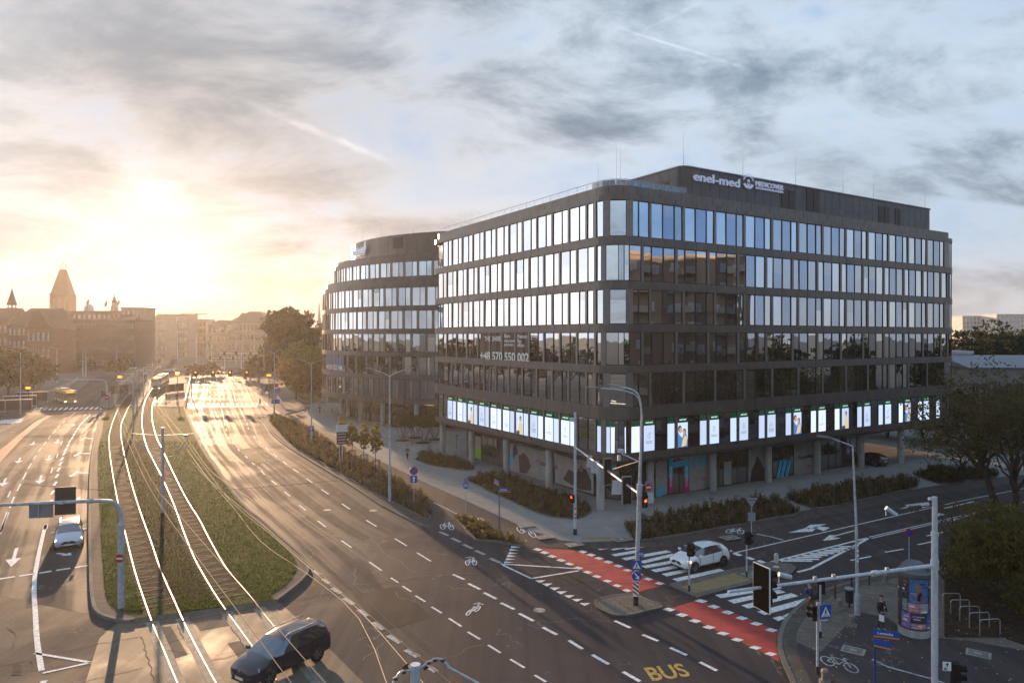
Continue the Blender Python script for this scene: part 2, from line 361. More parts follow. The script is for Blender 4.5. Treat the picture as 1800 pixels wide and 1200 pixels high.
# tram median
MEDL = smooth_line(GP(186,712, 176,725, 171,750, 165,775, 159,812, 157,850, 156,900, 156,950, 157,1000, 158,1030, 162,1062, 172,1077, 195,1086, 222,1090, 238,1087, z=.13), 3)
MEDR = smooth_line(GP(327,712, 338,745, 356,787, 384,825, 418,872, 438,895, 462,913, 488,937, 512,958, 530,974, 542,992, 541,1007, 522,1027, 487,1054, z=.13), 3)
GRL = smooth_line(GP(190,714, 183,735, 180,757, 173,787, 172,850, 176,912, 177,950, 180,985, 184,1037, 192,1060, 212,1072, 230,1079, z=.13), 3)
GRR = smooth_line(GP(322,714, 333,745, 352,787, 378,825, 412,872, 434,897, 456,917, 480,940, 502,962, 520,985, 520,1005, 504,1026, 474,1047, z=.13), 3)
kerbed('median', None, .13, M_SETT, pts=MEDL+list(reversed(MEDR)))
m = MB(); m.wall(MEDL, -.02, .16, 0, .17); m.wall(MEDR, .02, -.16, 0, .17); m.build('kerb', M_KERB, kind='structure')
GRASS_POLY = GRL + GP(238,1086, 300,1078.5, 385,1067, 485,1054, z=.13) + list(reversed(GRR))
E0, E1 = G(238,1087,.13).xy, G(487,1054,.13).xy; EN = Vector((-(E1-E0).y, (E1-E0).x)).normalized()
def dedge(p): return (p.xy-E0).dot(EN)
rp = MB(); q = [(*E0,.135), (*E1,.135), (*(E1-EN*.4),.004), (*(E0-EN*.4),.004)]; rp.quad(q[3], q[2], q[1], q[0]); rp.build('track_ramp', M_OLD, kind='structure')
MB().poly(GRASS_POLY, .142).build('grass_verge', M_TURF, kind='structure')
# rails: four running rails
RAILPX = [
 (281,628, 268,648, 255,664, 240,680, 220,700, 207,720, 194,755, 192,782, 195,812, 201,850, 210,895, 221,940, 236,1000, 252,1050, 270,1100, 290,1147, 312,1200, 360,1310),
 (284,628, 274,648, 263,665, 249,684, 231,707, 217,735, 212,755, 217,792, 230,845, 247,900, 265,950, 282,1000, 304,1050, 322,1090, 342,1130, 380,1200, 440,1300),
 (303,632, 290,650, 276,668, 265,686, 257,700, 251,720, 250,750, 257,782, 270,810, 284,837, 305,885, 322,932, 337,970, 352,1000, 382,1050, 418,1100, 445,1137, 490,1200, 560,1290),
 (310,632, 300,650, 289,668, 280,686, 269,708, 267,732, 274,765, 284,787, 310,842, 330,880, 350,912, 367,945, 397,997, 435,1042, 490,1110, 562,1200, 640,1290)]
RAILS = [smooth_line(GP(*r, z=.15), 5) for r in RAILPX]
tb = MB(); TB = []
for a, b in ((0,1),(2,3)):
    la = offset_line(RAILS[a], -.75 if False else 0.0); A = [p.xy for p in RAILS[a]]; B = [p.xy for p in RAILS[b]]
    # widen by .6 m either side
    k = min(len(A), len(B)); oa = []; ob = []
    for i in range(k):
        d = (B[i]-A[i]).normalized(); oa.append(A[i]-d*.62); ob.append(B[i]+d*.62)
    for i in range(k-1):
        far = min(dedge(A[i+1]), dedge(B[i+1])) < .1
        if far: continue
        tb.quad((*oa[i], .150), (*ob[i], .150), (*ob[i+1], .150), (*oa[i+1], .150))
    TB.append((oa, ob))
tb.build('track_bed', M_BALL, kind='structure')
mid = MB()
for i in range(len(TB[0][0])-1):
    a, b = TB[0][1][i], TB[0][1][i+1]
    j = min(range(len(TB[1][0])), key=lambda k: (TB[1][0][k]-a).length); jj = min(range(len(TB[1][0])), key=lambda k: (TB[1][0][k]-b).length)
    if dedge(b) > .2 and dedge(TB[1][0][jj]) > .2 and a.y < 100 and j != jj: mid.quad((*a,.148),(*TB[1][0][j],.148),(*TB[1][0][jj],.148),(*b,.148))
mid.build('track_bed', M_BALL, kind='structure')
rl = MB(); cs = MB(); sl = MB()
for r in RAILS:
    P = [p.xy for p in r]; up = [p for p in P if dedge(p) > -1.3]; lo = [p*1.0085 for p in P if dedge(p) < .5]; rl.wall(up, -.03, .03, .0, .172); rl.wall(lo, -.03, .03, .0, .026)
    near = [p*1.0085 for p in P if p.y < 38.8]; cs.ribbon(near, .62, .009) if len(near) > 1 else None
for a, b in ((0,1),(2,3)):
    A = resample([p.xy.to_3d() for p in RAILS[a]], .7)
    for p in A:
        if dedge(p) > 1.2 and p.y < 95:
            q = min(RAILS[b], key=lambda k: (k.xy-p.xy).length).xy; d = (q-p.xy).normalized(); c = (p.xy+q)/2
            sl.box((c.x, c.y, .150), (2.3, .24, .014), rz=math.atan2(d.y, d.x))
rl.build('tram_rails', M_RAIL, kind='structure')
cs.build('rail_concrete_strip', mat('strip_concrete', (.19,.17,.145), .8, var=.3, vscale=2, coords='World', bump=.4, bscale=12), kind='structure')
sl.build('track_sleepers', mat('sleepers', (.032,.025,.019), .95, var=.5, vscale=5, coords='World'), kind='structure')
# rails in the crossing stand flush: lower slab around them
# left pavement, tram platforms, far pavements
kerbed('pavement_left', (-400,745, 0,727, 60,717, 95,704, 140,683, 157,670, 172,660, 110,654, -350,662), .12, M_SIDE)
kerbed('tram_platform', (283,715, 323,715, 335,664, 338,655, 312,652, 300,668), .22, M_SIDE)
kerbed('tram_platform', (178,716, 196,716, 232,672, 252,655, 240,654, 216,670), .22, M_SIDE)
kerbed('pavement_far', (478,714, 500,728, 545,717, 537,707, 490,670, 455,657, 427,655, 432,672, 452,690), .12, M_SIDE)
kerbed('lawn', (540,707, 600,707, 760,700, 760,664, 480,664, 492,672), .14, M_LAWN)
# plaza
PLZ = GP(537,727, 550,742, 580,760, 610,776, 645,797, 675,813, 750,849, 825,882, 897,915, 935,932, 987,949, 1022,952, 1100,949, 1125,948, 1225,934, 1300,921, 1425,894, 1500,881, 1570,865, 1650,852, 1750,839, 1900,824, 2300,790, 1900,690, 1000,664, 700,664, 605,705, 541,709, z=.05)
MB().prism(PLZ, -.02, .05).build('plaza', M_PLAZA, kind='structure')
MB().poly(GP(478,714, 500,729, 537,727, 550,742, 580,760, 610,776, 645,797, 675,813, 750,849, 825,882, 897,915, 935,932, 987,949, 1022,952, 1100,949, 1112,946, 1225,935, 1300,922, 1425,895, 1500,882, 1570,866, 1650,853, 1750,840, 1900,826, 1900,838, 1760,852, 1600,874, 1500,897, 1440,908, 1287,943, 1190,958, 1060,964, 935,962, 900,956, 870,952, 836,950, 800,911, 757,924, 757,884, 748,868, 700,843, 650,815, 600,790, 550,757, 510,736, 488,731, z=.008), .014).build('cycle_path', M_PATH, kind='structure')
# kerb strips
def kerb_line(px, w=.18, h=.12, z0=-.01, name='kerb', m=None, k=3):
    MB().wall([p.xy for p in smooth_line(GP(*px, z=h), k)], -w/2, w/2, z0, h).build(name, m or M_KERB, kind='structure')
ROADR = (455,733, 462,738, 475,757, 490,772, 512,788, 550,811, 587,833, 625,856, 662,881, 700,901, 732,917, 757,926)
kerb_line(ROADR)
BED1 = smooth_line(GP(474,735, 484,731, 500,735, 525,745, 550,759, 600,792, 650,817, 700,845, 745,869, 757,886, 754,912, 745,908, 700,886, 650,860, 600,832, 550,804, 512,780, 487,756, 474,740, z=.12), 2)
MB().prism(GP(455,732, 470,728, 488,729, 525,743, 550,757, 600,790, 650,815, 700,843, 748,868, 759,884, 758,925, 732,916, 700,900, 662,880, 625,855, 587,832, 550,810, 512,787, 475,756, 461,738, z=.10), -.01, .10, 0, 1).build('kerb_strip', [M_SETT, M_KERB], kind='structure')
kerb_line((156,712, 60,719, 0,731, -200,752))
# planting beds (soil); the plants are added further down
BEDS = {
 'bed1': BED1,
 'bedA': GP(801,909, 836,947, 875,951, 921,959, 887,939, 850,919, 812,906, z=.1),
 'bed2': smooth_line(GP(731,806, 745,813, 762,818, 812,825, 832,824, 820,815, 795,807, 760,797, 738,799, z=.1), 2),
 'bed3': smooth_line(GP(824,845, 855,860, 900,881, 950,903, 987,910, 1017,910, 1037,900, 1036,891, 1020,884, 975,866, 925,847, 890,835, 840,834, z=.1), 2),
 'bed4': smooth_line(GP(1101,927, 1109,941, 1125,949, 1225,934, 1300,921, 1362,909, 1408,899, 1362,882, 1330,878, 1262,890, 1200,900, 1132,915, z=.1), 2),
 'bed5': smooth_line(GP(1380,873, 1427,893, 1500,881, 1570,865, 1612,855, 1596,839, 1500,849, z=.1), 2),
 'bed6': smooth_line(GP(1606,833, 1652,850, 1700,844, 1750,838, 1740,826, 1640,822, z=.1), 2)}
for k, P in BEDS.items():
    q = P if k != 'bed1' else P
    MB().prism(q, -.01, .12, 0, 1).build('planting_soil', [M_SOIL, M_KERB], kind='structure')
    MB().wall([p.xy for p in q]+[q[0].xy], -.06, .06, 0, .15).build('kerb', M_KERB, kind='structure')
MB().poly(GP(1365,880, 1408,898, 1425,894, 1380,874), .075).build('gravel_path', mat('gravel', (.2,.185,.16), .9, var=.3, vscale=8, coords='World', bump=.7, bscale=25), kind='structure')
# traffic islands
ISL1 = smooth_line(GP(1110,1042, 1075,1045, 1052,1051, 1044,1057, 1050,1067, 1067,1076, 1087,1081, 1112,1079, 1140,1072, 1166,1065, 1140,1053, 1122,1044, 1110,1042, z=.12), 3)
ISL2 = GP(1172,1027, 1198,1038, 1225,1050, 1275,1036, 1370,1013, 1392,1007, 1400,998, 1390,991, 1370,988, 1355,987, 1287,1000, z=.10)
for P in (ISL1, ISL2):
    MB().prism(P, 0, .12, 0, 1).build('traffic_island', [M_SIDE, M_KERB], kind='structure'); q = [p.xy for p in P]; 
    area = sum(q[i].x*q[(i+1)%len(q)].y-q[(i+1)%len(q)].x*q[i].y for i in range(len(q))); s = 1 if area > 0 else -1
    MB().wall(q+[q[0]], 0, s*.14, 0, .135).build('kerb', M_KERB, kind='structure')
m = MB(); m.poly(GP(1195,1031, 1222,1042, 1322,1019, 1290,1007, z=.12), .126); m.poly(GP(1020,948, 1105,948, 1110,943, 1025,944, z=.05), .056); m.build('tactile_paving', M_TACT, kind='structure')
# corner pavement bottom right
CRN = smooth_line(GP(1405,1290, 1396,1235, 1390,1197, 1374,1160, 1366,1130, 1370,1105, 1380,1086, 1403,1062, 1437,1040, 1496,1020, 1554,1007, 1641,988, 1685,974, 1730,950, 1800,918, 1900,890, z=.12), 3)
CP = CRN+GP(2600,860, 2600,1400, 1700,1900, 1450,1700, z=.12)
MB().prism(CP, -.01, .12, 0, 1).build('pavement_corner', [M_SIDE, M_KERB], kind='structure')
MB().wall([p.xy for p in CRN], 0, -.22, 0, .14).build('kerb', M_KERB, kind='structure')
MB().wall([p.xy for p in CRN], -.24, -.85, .1, .127).build('kerb_strip', M_SETT, kind='structure')
MB().poly(GP(1400,1128, 1442,1146, 1510,1075, 1560,1085, 1600,1115, 1700,1125, 1900,1160, 2100,1250, 1500,1300, 1400,1200, z=.12), .126).build('cycle_path', M_ASPHD, kind='structure')
MB().poly(GP(1660,1120, 1760,1120, 1900,1165, 2300,1130, 2300,900, 1850,905, 1740,960, 1700,985, 1660,1010, z=.12), .13).build('planting_soil', M_SOIL, kind='structure')

# carriageways with wheel-worn lanes following the curve
M_LANE = asphalt('asphalt_lanes', (.052,.048,.047), (.070,.064,.061), .70, .90, True, True)
def carriageway(LA, RA, n=70, k=10, z=.003, name='carriageway'):
    def rs(P):
        P = [p.xy for p in P]; c = [0]
        for i in range(len(P)-1): c.append(c[-1]+(P[i+1]-P[i]).length)
        out = []; j = 0
        for i in range(n+1):
            s = c[-1]*i/n
            while j < len(c)-2 and c[j+1] < s: j += 1
            out.append(P[j].lerp(P[j+1], (s-c[j])/max(1e-6, c[j+1]-c[j])))
        return out, c[-1]
    A, la = rs(LA); B, lb = rs(RA); m = MB(); uvs = []
    for i in range(n+1):
        for j in range(k+1): p = A[i].lerp(B[i], j/k); m.v.append((p.x, p.y, z)); uvs.append((j/k, i/n*la/20))
    for i in range(n):
        for j in range(k): m.f.append((i*(k+1)+j, i*(k+1)+j+1, (i+1)*(k+1)+j+1, (i+1)*(k+1)+j)); m.mi.append(0)
    o = m.build(name, M_LANE, kind='structure'); me = o.data; ul = me.uv_layers.new(name='UVMap')
    for l in me.loops: ul.data[l.index].uv = uvs[l.vertex_index]
    bm = bmesh.new(); bm.from_mesh(me); bmesh.ops.recalc_face_normals(bm, faces=bm.faces)
    if bm.faces[0].normal.z < 0: bmesh.ops.reverse_faces(bm, faces=bm.faces)
    bm.to_mesh(me); bm.free()
carriageway(smooth_line(GP(368,640, 347,662, 336,690, 327,714, 338,745, 356,787, 384,825, 418,872, 462,913, 512,958, 552,1002, 640,1072, 760,1175), 4), smooth_line(GP(385,636, 425,662, 452,700, 470,735, 490,772, 550,811, 625,856, 700,901, 760,928, 860,968, 1000,1040, 1200,1170), 4))
carriageway(smooth_line(GP(158,668, 140,684, 97,703, 62,718, 10,732, -60,760, -150,800, -300,880, -420,960), 4), smooth_line(GP(240,656, 212,682, 186,714, 170,752, 160,812, 156,900, 157,1000, 160,1080), 4))
# -------- painted markings
mk = MB(); wn = MB(); ZM = .010
def stroke(x1, y1, x2, y2, w=.12, mb=None, z=ZM):
    a, b = G(x1, y1).xy, G(x2, y2).xy; (mb or mk).ribbon([a, b], w, z)
def strokes(lst, w=.12, s=1, ox=0, oy=0, mb=None, z=ZM):
    for i in range(0, len(lst), 4): stroke(lst[i]/s+ox, lst[i+1]/s+oy, lst[i+2]/s+ox, lst[i+3]/s+oy, w, mb, z)
def patch(px, mb=None, z=ZM): (mb or mk).poly(GP(*px), z)
strokes([459,827.5,465.5,834, 477,844,486,851, 500,864,510,872, 526,887.5,537.5,896.7, 558.7,915,572.5,925.7, 600,949.5,618,962, 649,987,671,1002.5, 687,1015,700,1023.5, 707.5,1029.5,723,1039.5, 730.5,1046.5,747.5,1057, 758.5,1066,776.5,1077, 789,1086,811,1100.5, 822,1110,844,1123, 858,1133,880,1147, 897,1158,922,1173, 940,1186,960,1198,
 466,785.5,472.5,791, 480,797.5,487,802.5, 497.5,810.5,504,816, 515.5,824,524.5,830, 539,841,549,848, 565,860,577.5,868, 601,885,615,894.5, 644,914,662,925, 694,946,715,959, 733,971,757.5,986], .13)
strokes([796,1009,816,1018, 823,1025,844.5,1035.5, 850.5,1041,872.5,1052, 880.5,1059,904,1070.5, 912.5,1077.5,938,1091, 954,1102,979,1115, 1000,1125,1024,1140, 1041,1150,1070,1167, 1095,1180,1125,1197, 1081,1090.5,1108,1103, 1129.5,1115,1157,1126, 1178,1137.5,1207,1151, 1230,1163,1260,1178], .2)
strokes([395,743,395.5,747, 397,753,398.5,757, 401.5,767,404,771, 408,777,411,781, 418,789,421,792, 431,801,435,805, 443,813,448,817, 434,743,435,747, 436,751,437,754, 446,766,449,770, 455,775,459,779], .14)
strokes([389,717.5,394.5,740, 422,718,431,738], .13)
strokes([355,719,355.2,722, 355.5,726,355.7,729, 355.8,733,356,736, 356.2,740,356.4,744], .3)
strokes([358,706,360,662, 387.5,706,380,662, 415,706,401,662, 444,708,425,668, 336,706,347,662], .13)
strokes([550,1002.5,562.5,1009.5, 568,1017,579,1025, 584,1033,599,1042.5, 604.5,1051,622,1062, 630,1071,647,1082, 655,1093,675,1106, 682,1116,704,1129.5, 712.5,1141,735,1154, 748,1169,767,1180], .30, mb=wn)
strokes([290,537,352,563, 375,580,437,610, 458,625,520,655, 542,668,610,698, 645,723,718,755], .28, 4, 700, 800, wn)
# give-way triangles and corner lines of the merge area
for x, y in ((1000,887),(1048,910),(1102,938),(1150,965),(1205,992),(1260,1018),(1315,1047)):
    x = x/4+700; y = y/4+800; patch((x-10,y-2.2, x+9.5,y-2.6, x-1,y+2.8))
for x, y in ((825,647),(815,667),(808,690),(798,710),(788,732),(778,754)):
    x = x/4+700; y = y/4+800; patch((x-8.5,y+1.2, x-7,y-2.6, x+8.5,y-.4))
strokes([720,763,1250,795, 735,770,935,865, 935,865,1270,810], .17, 4, 700, 800)
# median arrow triangle on the left carriageway
strokes([245,990,640,1055, 640,1055,300,1130], .17, 4, 0, 900)
mk.ribbon([p.xy for p in smooth_line(GP(80,922, 71,960, 65,990, 61,1015, 60,1045, 62,1075, 65,1125, 73,1178), 3)], .24, ZM)
strokes([0,468,105,452, 135,448,240,432, 275,428,362,413, 395,408,495,393, 527,388,617,373, 280,1195,330,1190], .28, 4, 0, 900)
strokes([50,0,0,150], .15, 4, 0, 900)
strokes([60,800,0,945, 100,690,68,770, 145,600,120,650, 185,520,160,570, 220,455,198,495, 255,400,233,430, 290,345,267,377, 325,302,305,328, 358,262,338,285, 395,225,372,247, 425,193,405,213, 460,160,440,178, 530,100,480,140, 75,650,55,695, 370,487,358,525, 408,388,398,418, 438,300,428,325], .13, 4, 0, 700)
for x, y in ((370,660),(388,598),(400,545),(412,500),(424,460),(435,425),(450,388),(462,360),(478,330),(490,303),(507,278),(520,255),(535,232),(550,210),(562,190),(577,172),(595,153),(612,138),(630,122)):
    d = 3+ (y/4)*.022; stroke(x/4+.35*d, 700+y/4-d*.55, x/4-.35*d, 700+y/4+d*.55, .24)
strokes([363,712,350,800, 325,885,318,920], .26, 4, 0, 700)
def arrow(tx, ty, hx, hy, hw=.45, sw=.1, hl=None):
    a, b = G(tx, ty).xy, G(hx, hy).xy; d = (b-a); L = d.length; d /= L; n = Vector((-d.y, d.x)); hl = hl or min(L*.42, 2.0); c = b-d*hl
    mk.quad((*(a+n*sw),ZM),(*(a-n*sw),ZM),(*(c-n*sw),ZM),(*(c+n*sw),ZM)); P = [c+n*hw, c-n*hw, b]; mk.poly([(*p, ZM) for p in P])
for t in ((29.5,962.5,19.5,996), (72.5,835,69,850), (87.5,800,84,810), (102,772,100,779.5), (35.7,804,31,814), (10.5,840,4,854.5), (60,776,56,782.5), (130,745,128,749), (150,728,148,731)): arrow(*t)
def turn_arrow(cx, cy, s, dirs=(1,)):   # stem along the lane with a side branch
    o = G(cx, cy).xy; ax = Vector((.36,-.93)); n = Vector((-ax.y, ax.x))
    def L(u, v): q = o+ax*u*s+n*v*s; return (q.x, q.y, ZM)
    mk.quad(L(-1.6,-.12), L(-1.6,.12), L(.9,.12), L(.9,-.12)); mk.poly([L(.9,.4), L(.9,-.4), L(2.,0)])
    for k in dirs:
        mk.quad(L(-.9,.12*k), L(-.4,.12*k), L(.1,.75*k), L(-.35,.75*k)); mk.poly([L(.45,.6*k), L(-.75,.95*k), L(.25,1.5*k)])
for x, y in ((147,771),(137,797.5),(131,832)): turn_arrow(x, y, 1.0, (1,))
turn_arrow(133,880, 1.1, (1,)); arrow(100,972,126,975, .4,.1)
for y in range(664, 706, 9):
    for k, x in ((0,347),(1,370),(2,393),(3,413),(4,436)):
        xx = x+(y-664)*(-.32+.28*k); arrow(xx, y, xx-.3, y-4, .4, .12)
# far zebra crossings
for i in range(17):
    x = 331+i*8.6; stroke(x, 708.2, x+.6, 712.6, .5)
for i in range(14):
    x = 60+i*9.0; stroke(x+4.5, 716.5-i*.12, x-1, 721-i*.12, .5)
for i in range(7): stroke(198+i*11, 711.5, 197+i*11, 715.5, .5)
# hatched area far left
strokes([0,742,44,734, 44,734,20,745, 20,745,-10,746], .15)
for i in range(9): stroke(i*4.6-3, 744.5-i*.2, i*4.6+4, 737.8-i*.35, .3)
# red cycle crossings
rd = MB()
rd.poly(GP(940,962, 955,963, 1013,967, 1088,993, 1172,1026, 1122,1040, 1103,1041.5, 1020,1002), .009)
rd.poly(GP(1181,1068, 1228,1053.5, 1300,1081, 1368,1109, 1364,1130, 1371,1163, 1340,1146, 1260,1108), .009)
rd.poly(GP(95,728.5, 82,731, 62,741, 32,765, 12,782, -20,805, -60,850, -20,830, 0,812, 15,796, 37,772, 57,754, 75,740), .009)
rd.poly(GP(331,713.6, 452,712.8, 452,715.2, 331,716), .009); rd.poly(GP(45,727, 185,720.8, 185,722.4, 45,729), .009)
rd.build('red_cycle_crossing', M_RED, kind='structure')
def sq(x, y, ux, uy, s=1.0):
    # block with sides along the crossing (ux,uy in px) and vertical-ish travel direction
    patch((x-ux/2-3*s,y-uy/2-2.6*s, x+ux/2-3*s,y+uy/2-2.6*s, x+ux/2+3*s,y+uy/2+2.6*s, x-ux/2+3*s,y-uy/2+2.6*s), z=.015)
blocks_s = ((1024,969.5),(1039,975),(1053,981),(1069.5,987.5),(1087,994.5),(1103,1002),(1122,1009),(1139.5,1017.5),(1159,1025),(945,965.5),(957,971),(970.5,977.5),(986,984.5),(1001,991),(1017,998),(1033,1005.5),(1049.5,1013),(1067.5,1021),(1085,1029),(1102,1037.5))
blocks_l = ((1176,1071),(1199,1080.5),(1222,1091),(1246,1102),(1271,1113),(1296,1124),(1328,1138),(1355,1149),(1232.5,1056),(1255,1066),(1279.5,1076),(1304,1086),(1329.5,1096),(1356,1107))
for lst, u in ((blocks_s, 5.2), (blocks_l, 7.0)):
    for x, y in lst:
        w2 = u*1.0; h = u*.42
        patch((x-w2*1.7,y-h*.1, x-w2*.25,y-h*1.25, x+w2*1.7,y+h*.1, x+w2*.25,y+h*1.25), z=.015)
# zebra stripes by the islands
def zebra(x1, y1, x2, y2, w=.5): stroke(x1/4+1000, y1/4+850, x2/4+1000, y2/4+850, w)
for s in ((312,503,490,472),(385,530,705,473),(510,552,745,497),(525,585,830,530),(592,613,830,568),(668,642,840,606),(745,677,1080,604)): zebra(*s)
for s in ((147,433,255,418),(182,447,350,420),(210,461,470,420),(302,463,510,428),(395,460,535,438)): zebra(*s, .3)
for s in ((1048,792,1480,722),(1138,830,1500,752),(1235,865,1590,778),(1350,910,1690,815)): zebra(*s, .52)
patch((1358,1085.5, 1372,1082, 1381,1086, 1368,1091)); patch((1374,1083, 1393,1074, 1390,1078, 1383,1084))
# side street lines
strokes([1290,971.5,1685,881, 1685,881,1800,858], .13)
strokes([1528,943.5,1720,899, 1720,899,1850,872, 1532,945.8,1722,901.3], .11)
strokes([1495,984.5,1531,977.5, 1556,970,1588.5,964.5, 1613,957,1641,951, 1629,941.5,1671,932, 1662,918,1685,912, 1700,948,1722,942], .16)
strokes([1356,987,1525,945], .2); strokes([1402,1005,1425,999, 1425,999,1502,959, 1502,959,1526,946], .22)
for i in range(9):
    t = i/9; xa = 1372+t*115; ya = 984.5-t*27.5
    xb = xa+32-t*10+ (14 if i < 2 else 6); yb = ya+1.8+ (1 if i < 2 else 0); stroke(xa, ya+.5, min(xb+10, 1500), yb-1.8, .3)
for c in ((1279,967),(1296,974),(1318,981),(1338,987)): patch((c[0]-9,c[1]-1.5, c[0]-2,c[1]-3.2, c[0]+10,c[1]+1.2, c[0]+2,c[1]+3))
strokes([1203,959,1240,951, 1262,945,1290,938, 1330,938,1355,943, 1355,943,1378,949], .25, mb=wn)
def fish(pts): patch(pts)
fish((1385,936, 1418,927, 1420,930, 1440,924, 1428,934, 1402,935)); fish((1416,927, 1424,922, 1454,920.5, 1440,924.5, 1459,927, 1448,933, 1436,929))
fish((1446,950, 1458,940, 1470,940, 1466,944, 1478,945, 1466,948)); strokes([1466,942,1502,932], .16)
fish((1576,896, 1610,884, 1592,893)); fish((1590,887, 1632,882, 1636,889, 1622,893, 1618,887, 1596,890)); fish((1640,906, 1652,901, 1662,904, 1648,907)); strokes([1660,893,1712,881], .2)
# bicycle symbols
def bike(cx, cy, ex, ey, mb=None, z=.019):
    """ex, ey: px vectors of one half length and of the height"""
    o = G(cx, cy).xy; X = G(cx+ex[0], cy+ex[1]).xy-o; Y = G(cx+ey[0], cy+ey[1]).xy-o; mb = mb or mk
    T = lambda u, v: o+X*u+Y*v
    def pl(pts, cl=False):
        mb.ribbon([T(*p) for p in pts], .075, z, closed=cl)
    for s in (-.62, .62): pl([(s+.36*math.cos(a*math.pi/7), .55*math.sin(a*math.pi/7)) for a in range(14)], True)
    pl([(-.62,0),(-.3,.75),(.42,.78),(.62,0)]); pl([(-.3,.75),(-.02,.0),(.42,.78)]); pl([(-.02,0),(-.62,0)]); pl([(-.38,.98),(-.18,.98)]); pl([(.42,.78),(.38,1.05),(.6,1.05)])
bike(785.5,926, (12,1), (-1,-8)); arrow(782,915,779,905, .3,.09, .9)
bike(828,988.5, (10,0), (0,-8)); bike(832,1073, (12,-5), (4,-8)); bike(837,911, (-13,-3), (3,5)); bike(925,935, (17,6), (-3,-9)); bike(1292,934, (16,1), (2,-6))
for x, y in ((826,979),(841,1060)): wn.ribbon([G(x-9,y+1.5).xy, G(x,y-1).xy, G(x+9,y+2.5).xy], .12, ZM)
wb = MB(); bike(1475,1172, (34,10), (-4,-14), wb, .135); wb.build('cycle_symbol', M_WORN, kind='structure')
MB().ribbon([p.xy for p in GP(1533,1163, 1560,1176, 1640,1198, 1700,1220)], .13, .132).build('path_line', M_WORN, kind='structure')
for i in range(13):
    x = 762+i*4.1; stroke(x, 884.5+i*1.95, x+4, 883+i*2.05, .13, z=.019)
# cracks and sealed joints
ck = MB(); tj = MB()
def crack(px, s=1, ox=0, oy=0, w_=.035, mb=None):
    P = [G(px[i]/s+ox, px[i+1]/s+oy).xy for i in range(0, len(px), 2)]; Q = []
    for i in range(len(P)-1):
        k = max(2, int((P[i+1]-P[i]).length/.35)); Q += [P[i].lerp(P[i+1], j/k)+Vector((random.gauss(0,.045), random.gauss(0,.045))) for j in range(k)]
    (mb or ck).ribbon(Q+[P[-1]], w_, .0125)
for c in ((950,140,985,160,1050,220,1100,290,1150,320,1215,340,1255,380,1270,400,1330,430), (700,155,740,175,800,215,850,260,880,280), (525,230,585,262,600,300,580,320), (585,262,730,246), (905,390,885,430,900,460,885,505), (920,320,985,345,1060,420,1100,460,1170,500), (780,530,860,515,930,505,1000,510), (1215,480,1300,450,1500,440,1800,425), (990,930,1050,985,1080,1035), (1140,900,1080,930,1050,980,960,1010,950,1040), (1460,1040,1600,1010,1680,960,1800,930), (1180,560,1200,600,1320,630), (330,665,350,655,480,630)): crack(c, 4, 400, 900)
for c in ((700,850,720,840,700,880), (1190,915,1240,905,1290,880,1250,790), (1190,970,1260,980,1340,990), (960,880,990,875,1010,940,1080,1180), (430,985,700,920,970,878), (600,1190,900,1120,1000,1090), (1490,1035,1580,1025,1740,970,1620,800), (50,810,90,830,110,870,100,940,90,970), (0,1075,200,1040), (205,1035,230,1085)): crack(c, 4, 0, 900, .04, tj)
for c in ((1560,150,1750,60,1650,-40), (470,235,520,290,600,350,640,420), (95,790,160,760,185,800,110,790), (245,820,350,815,540,780), (240,835,290,860,360,855,415,885)): crack(c, 4, 450, 640)
for c in ((0,640,40,650,60,680,120,710,180,770,240,840), (0,510,30,540,60,560,130,590)): crack(c, 4, 450, 640)
for c in ((330,1030,700,960,1050,930), (120,930,500,900), (1000,960,1500,985)): crack(c, 1, 0, 60, .05, tj)
ck.build('pale_cracks', mat('crack_seal_pale', (.13,.12,.11), .8), kind='structure'); tj.build('dark_cracks', mat('crack_dark', (.018,.016,.015), .9), kind='structure')
pt = MB(); pt.poly(GP(620,1045, 700,1030, 760,1085, 670,1110), .0085); pt.poly(GP(420,790, 445,786, 470,812, 446,818), .0085); pt.poly(GP(25,1165, 38,1168, 36,1186, 20,1186), .0085); pt.poly(GP(930,1010, 1000,1000, 1030,1025, 960,1035), .0085)
pt.build('asphalt_patch', asphalt('asphalt_patch', (.036,.032,.031), (.048,.043,.042), .75, .9, False), kind='structure')
pt = MB()
pt.poly(GP(318,1062, 378,1054, 412,1097, 352,1108), .0085); pt.poly(GP(262,1105, 300,1100, 330,1150, 292,1160), .0085); pt.poly(GP(400,1130, 440,1122, 470,1160, 430,1170), .0085)
pt.build('asphalt_patch', asphalt('asphalt_patch_old', (.10,.085,.068), (.15,.125,.10), .75, .9, False), kind='structure')
mk.build('lane_markings', M_WHITE, kind='structure'); wn.build('worn_markings', M_WORN, kind='structure')

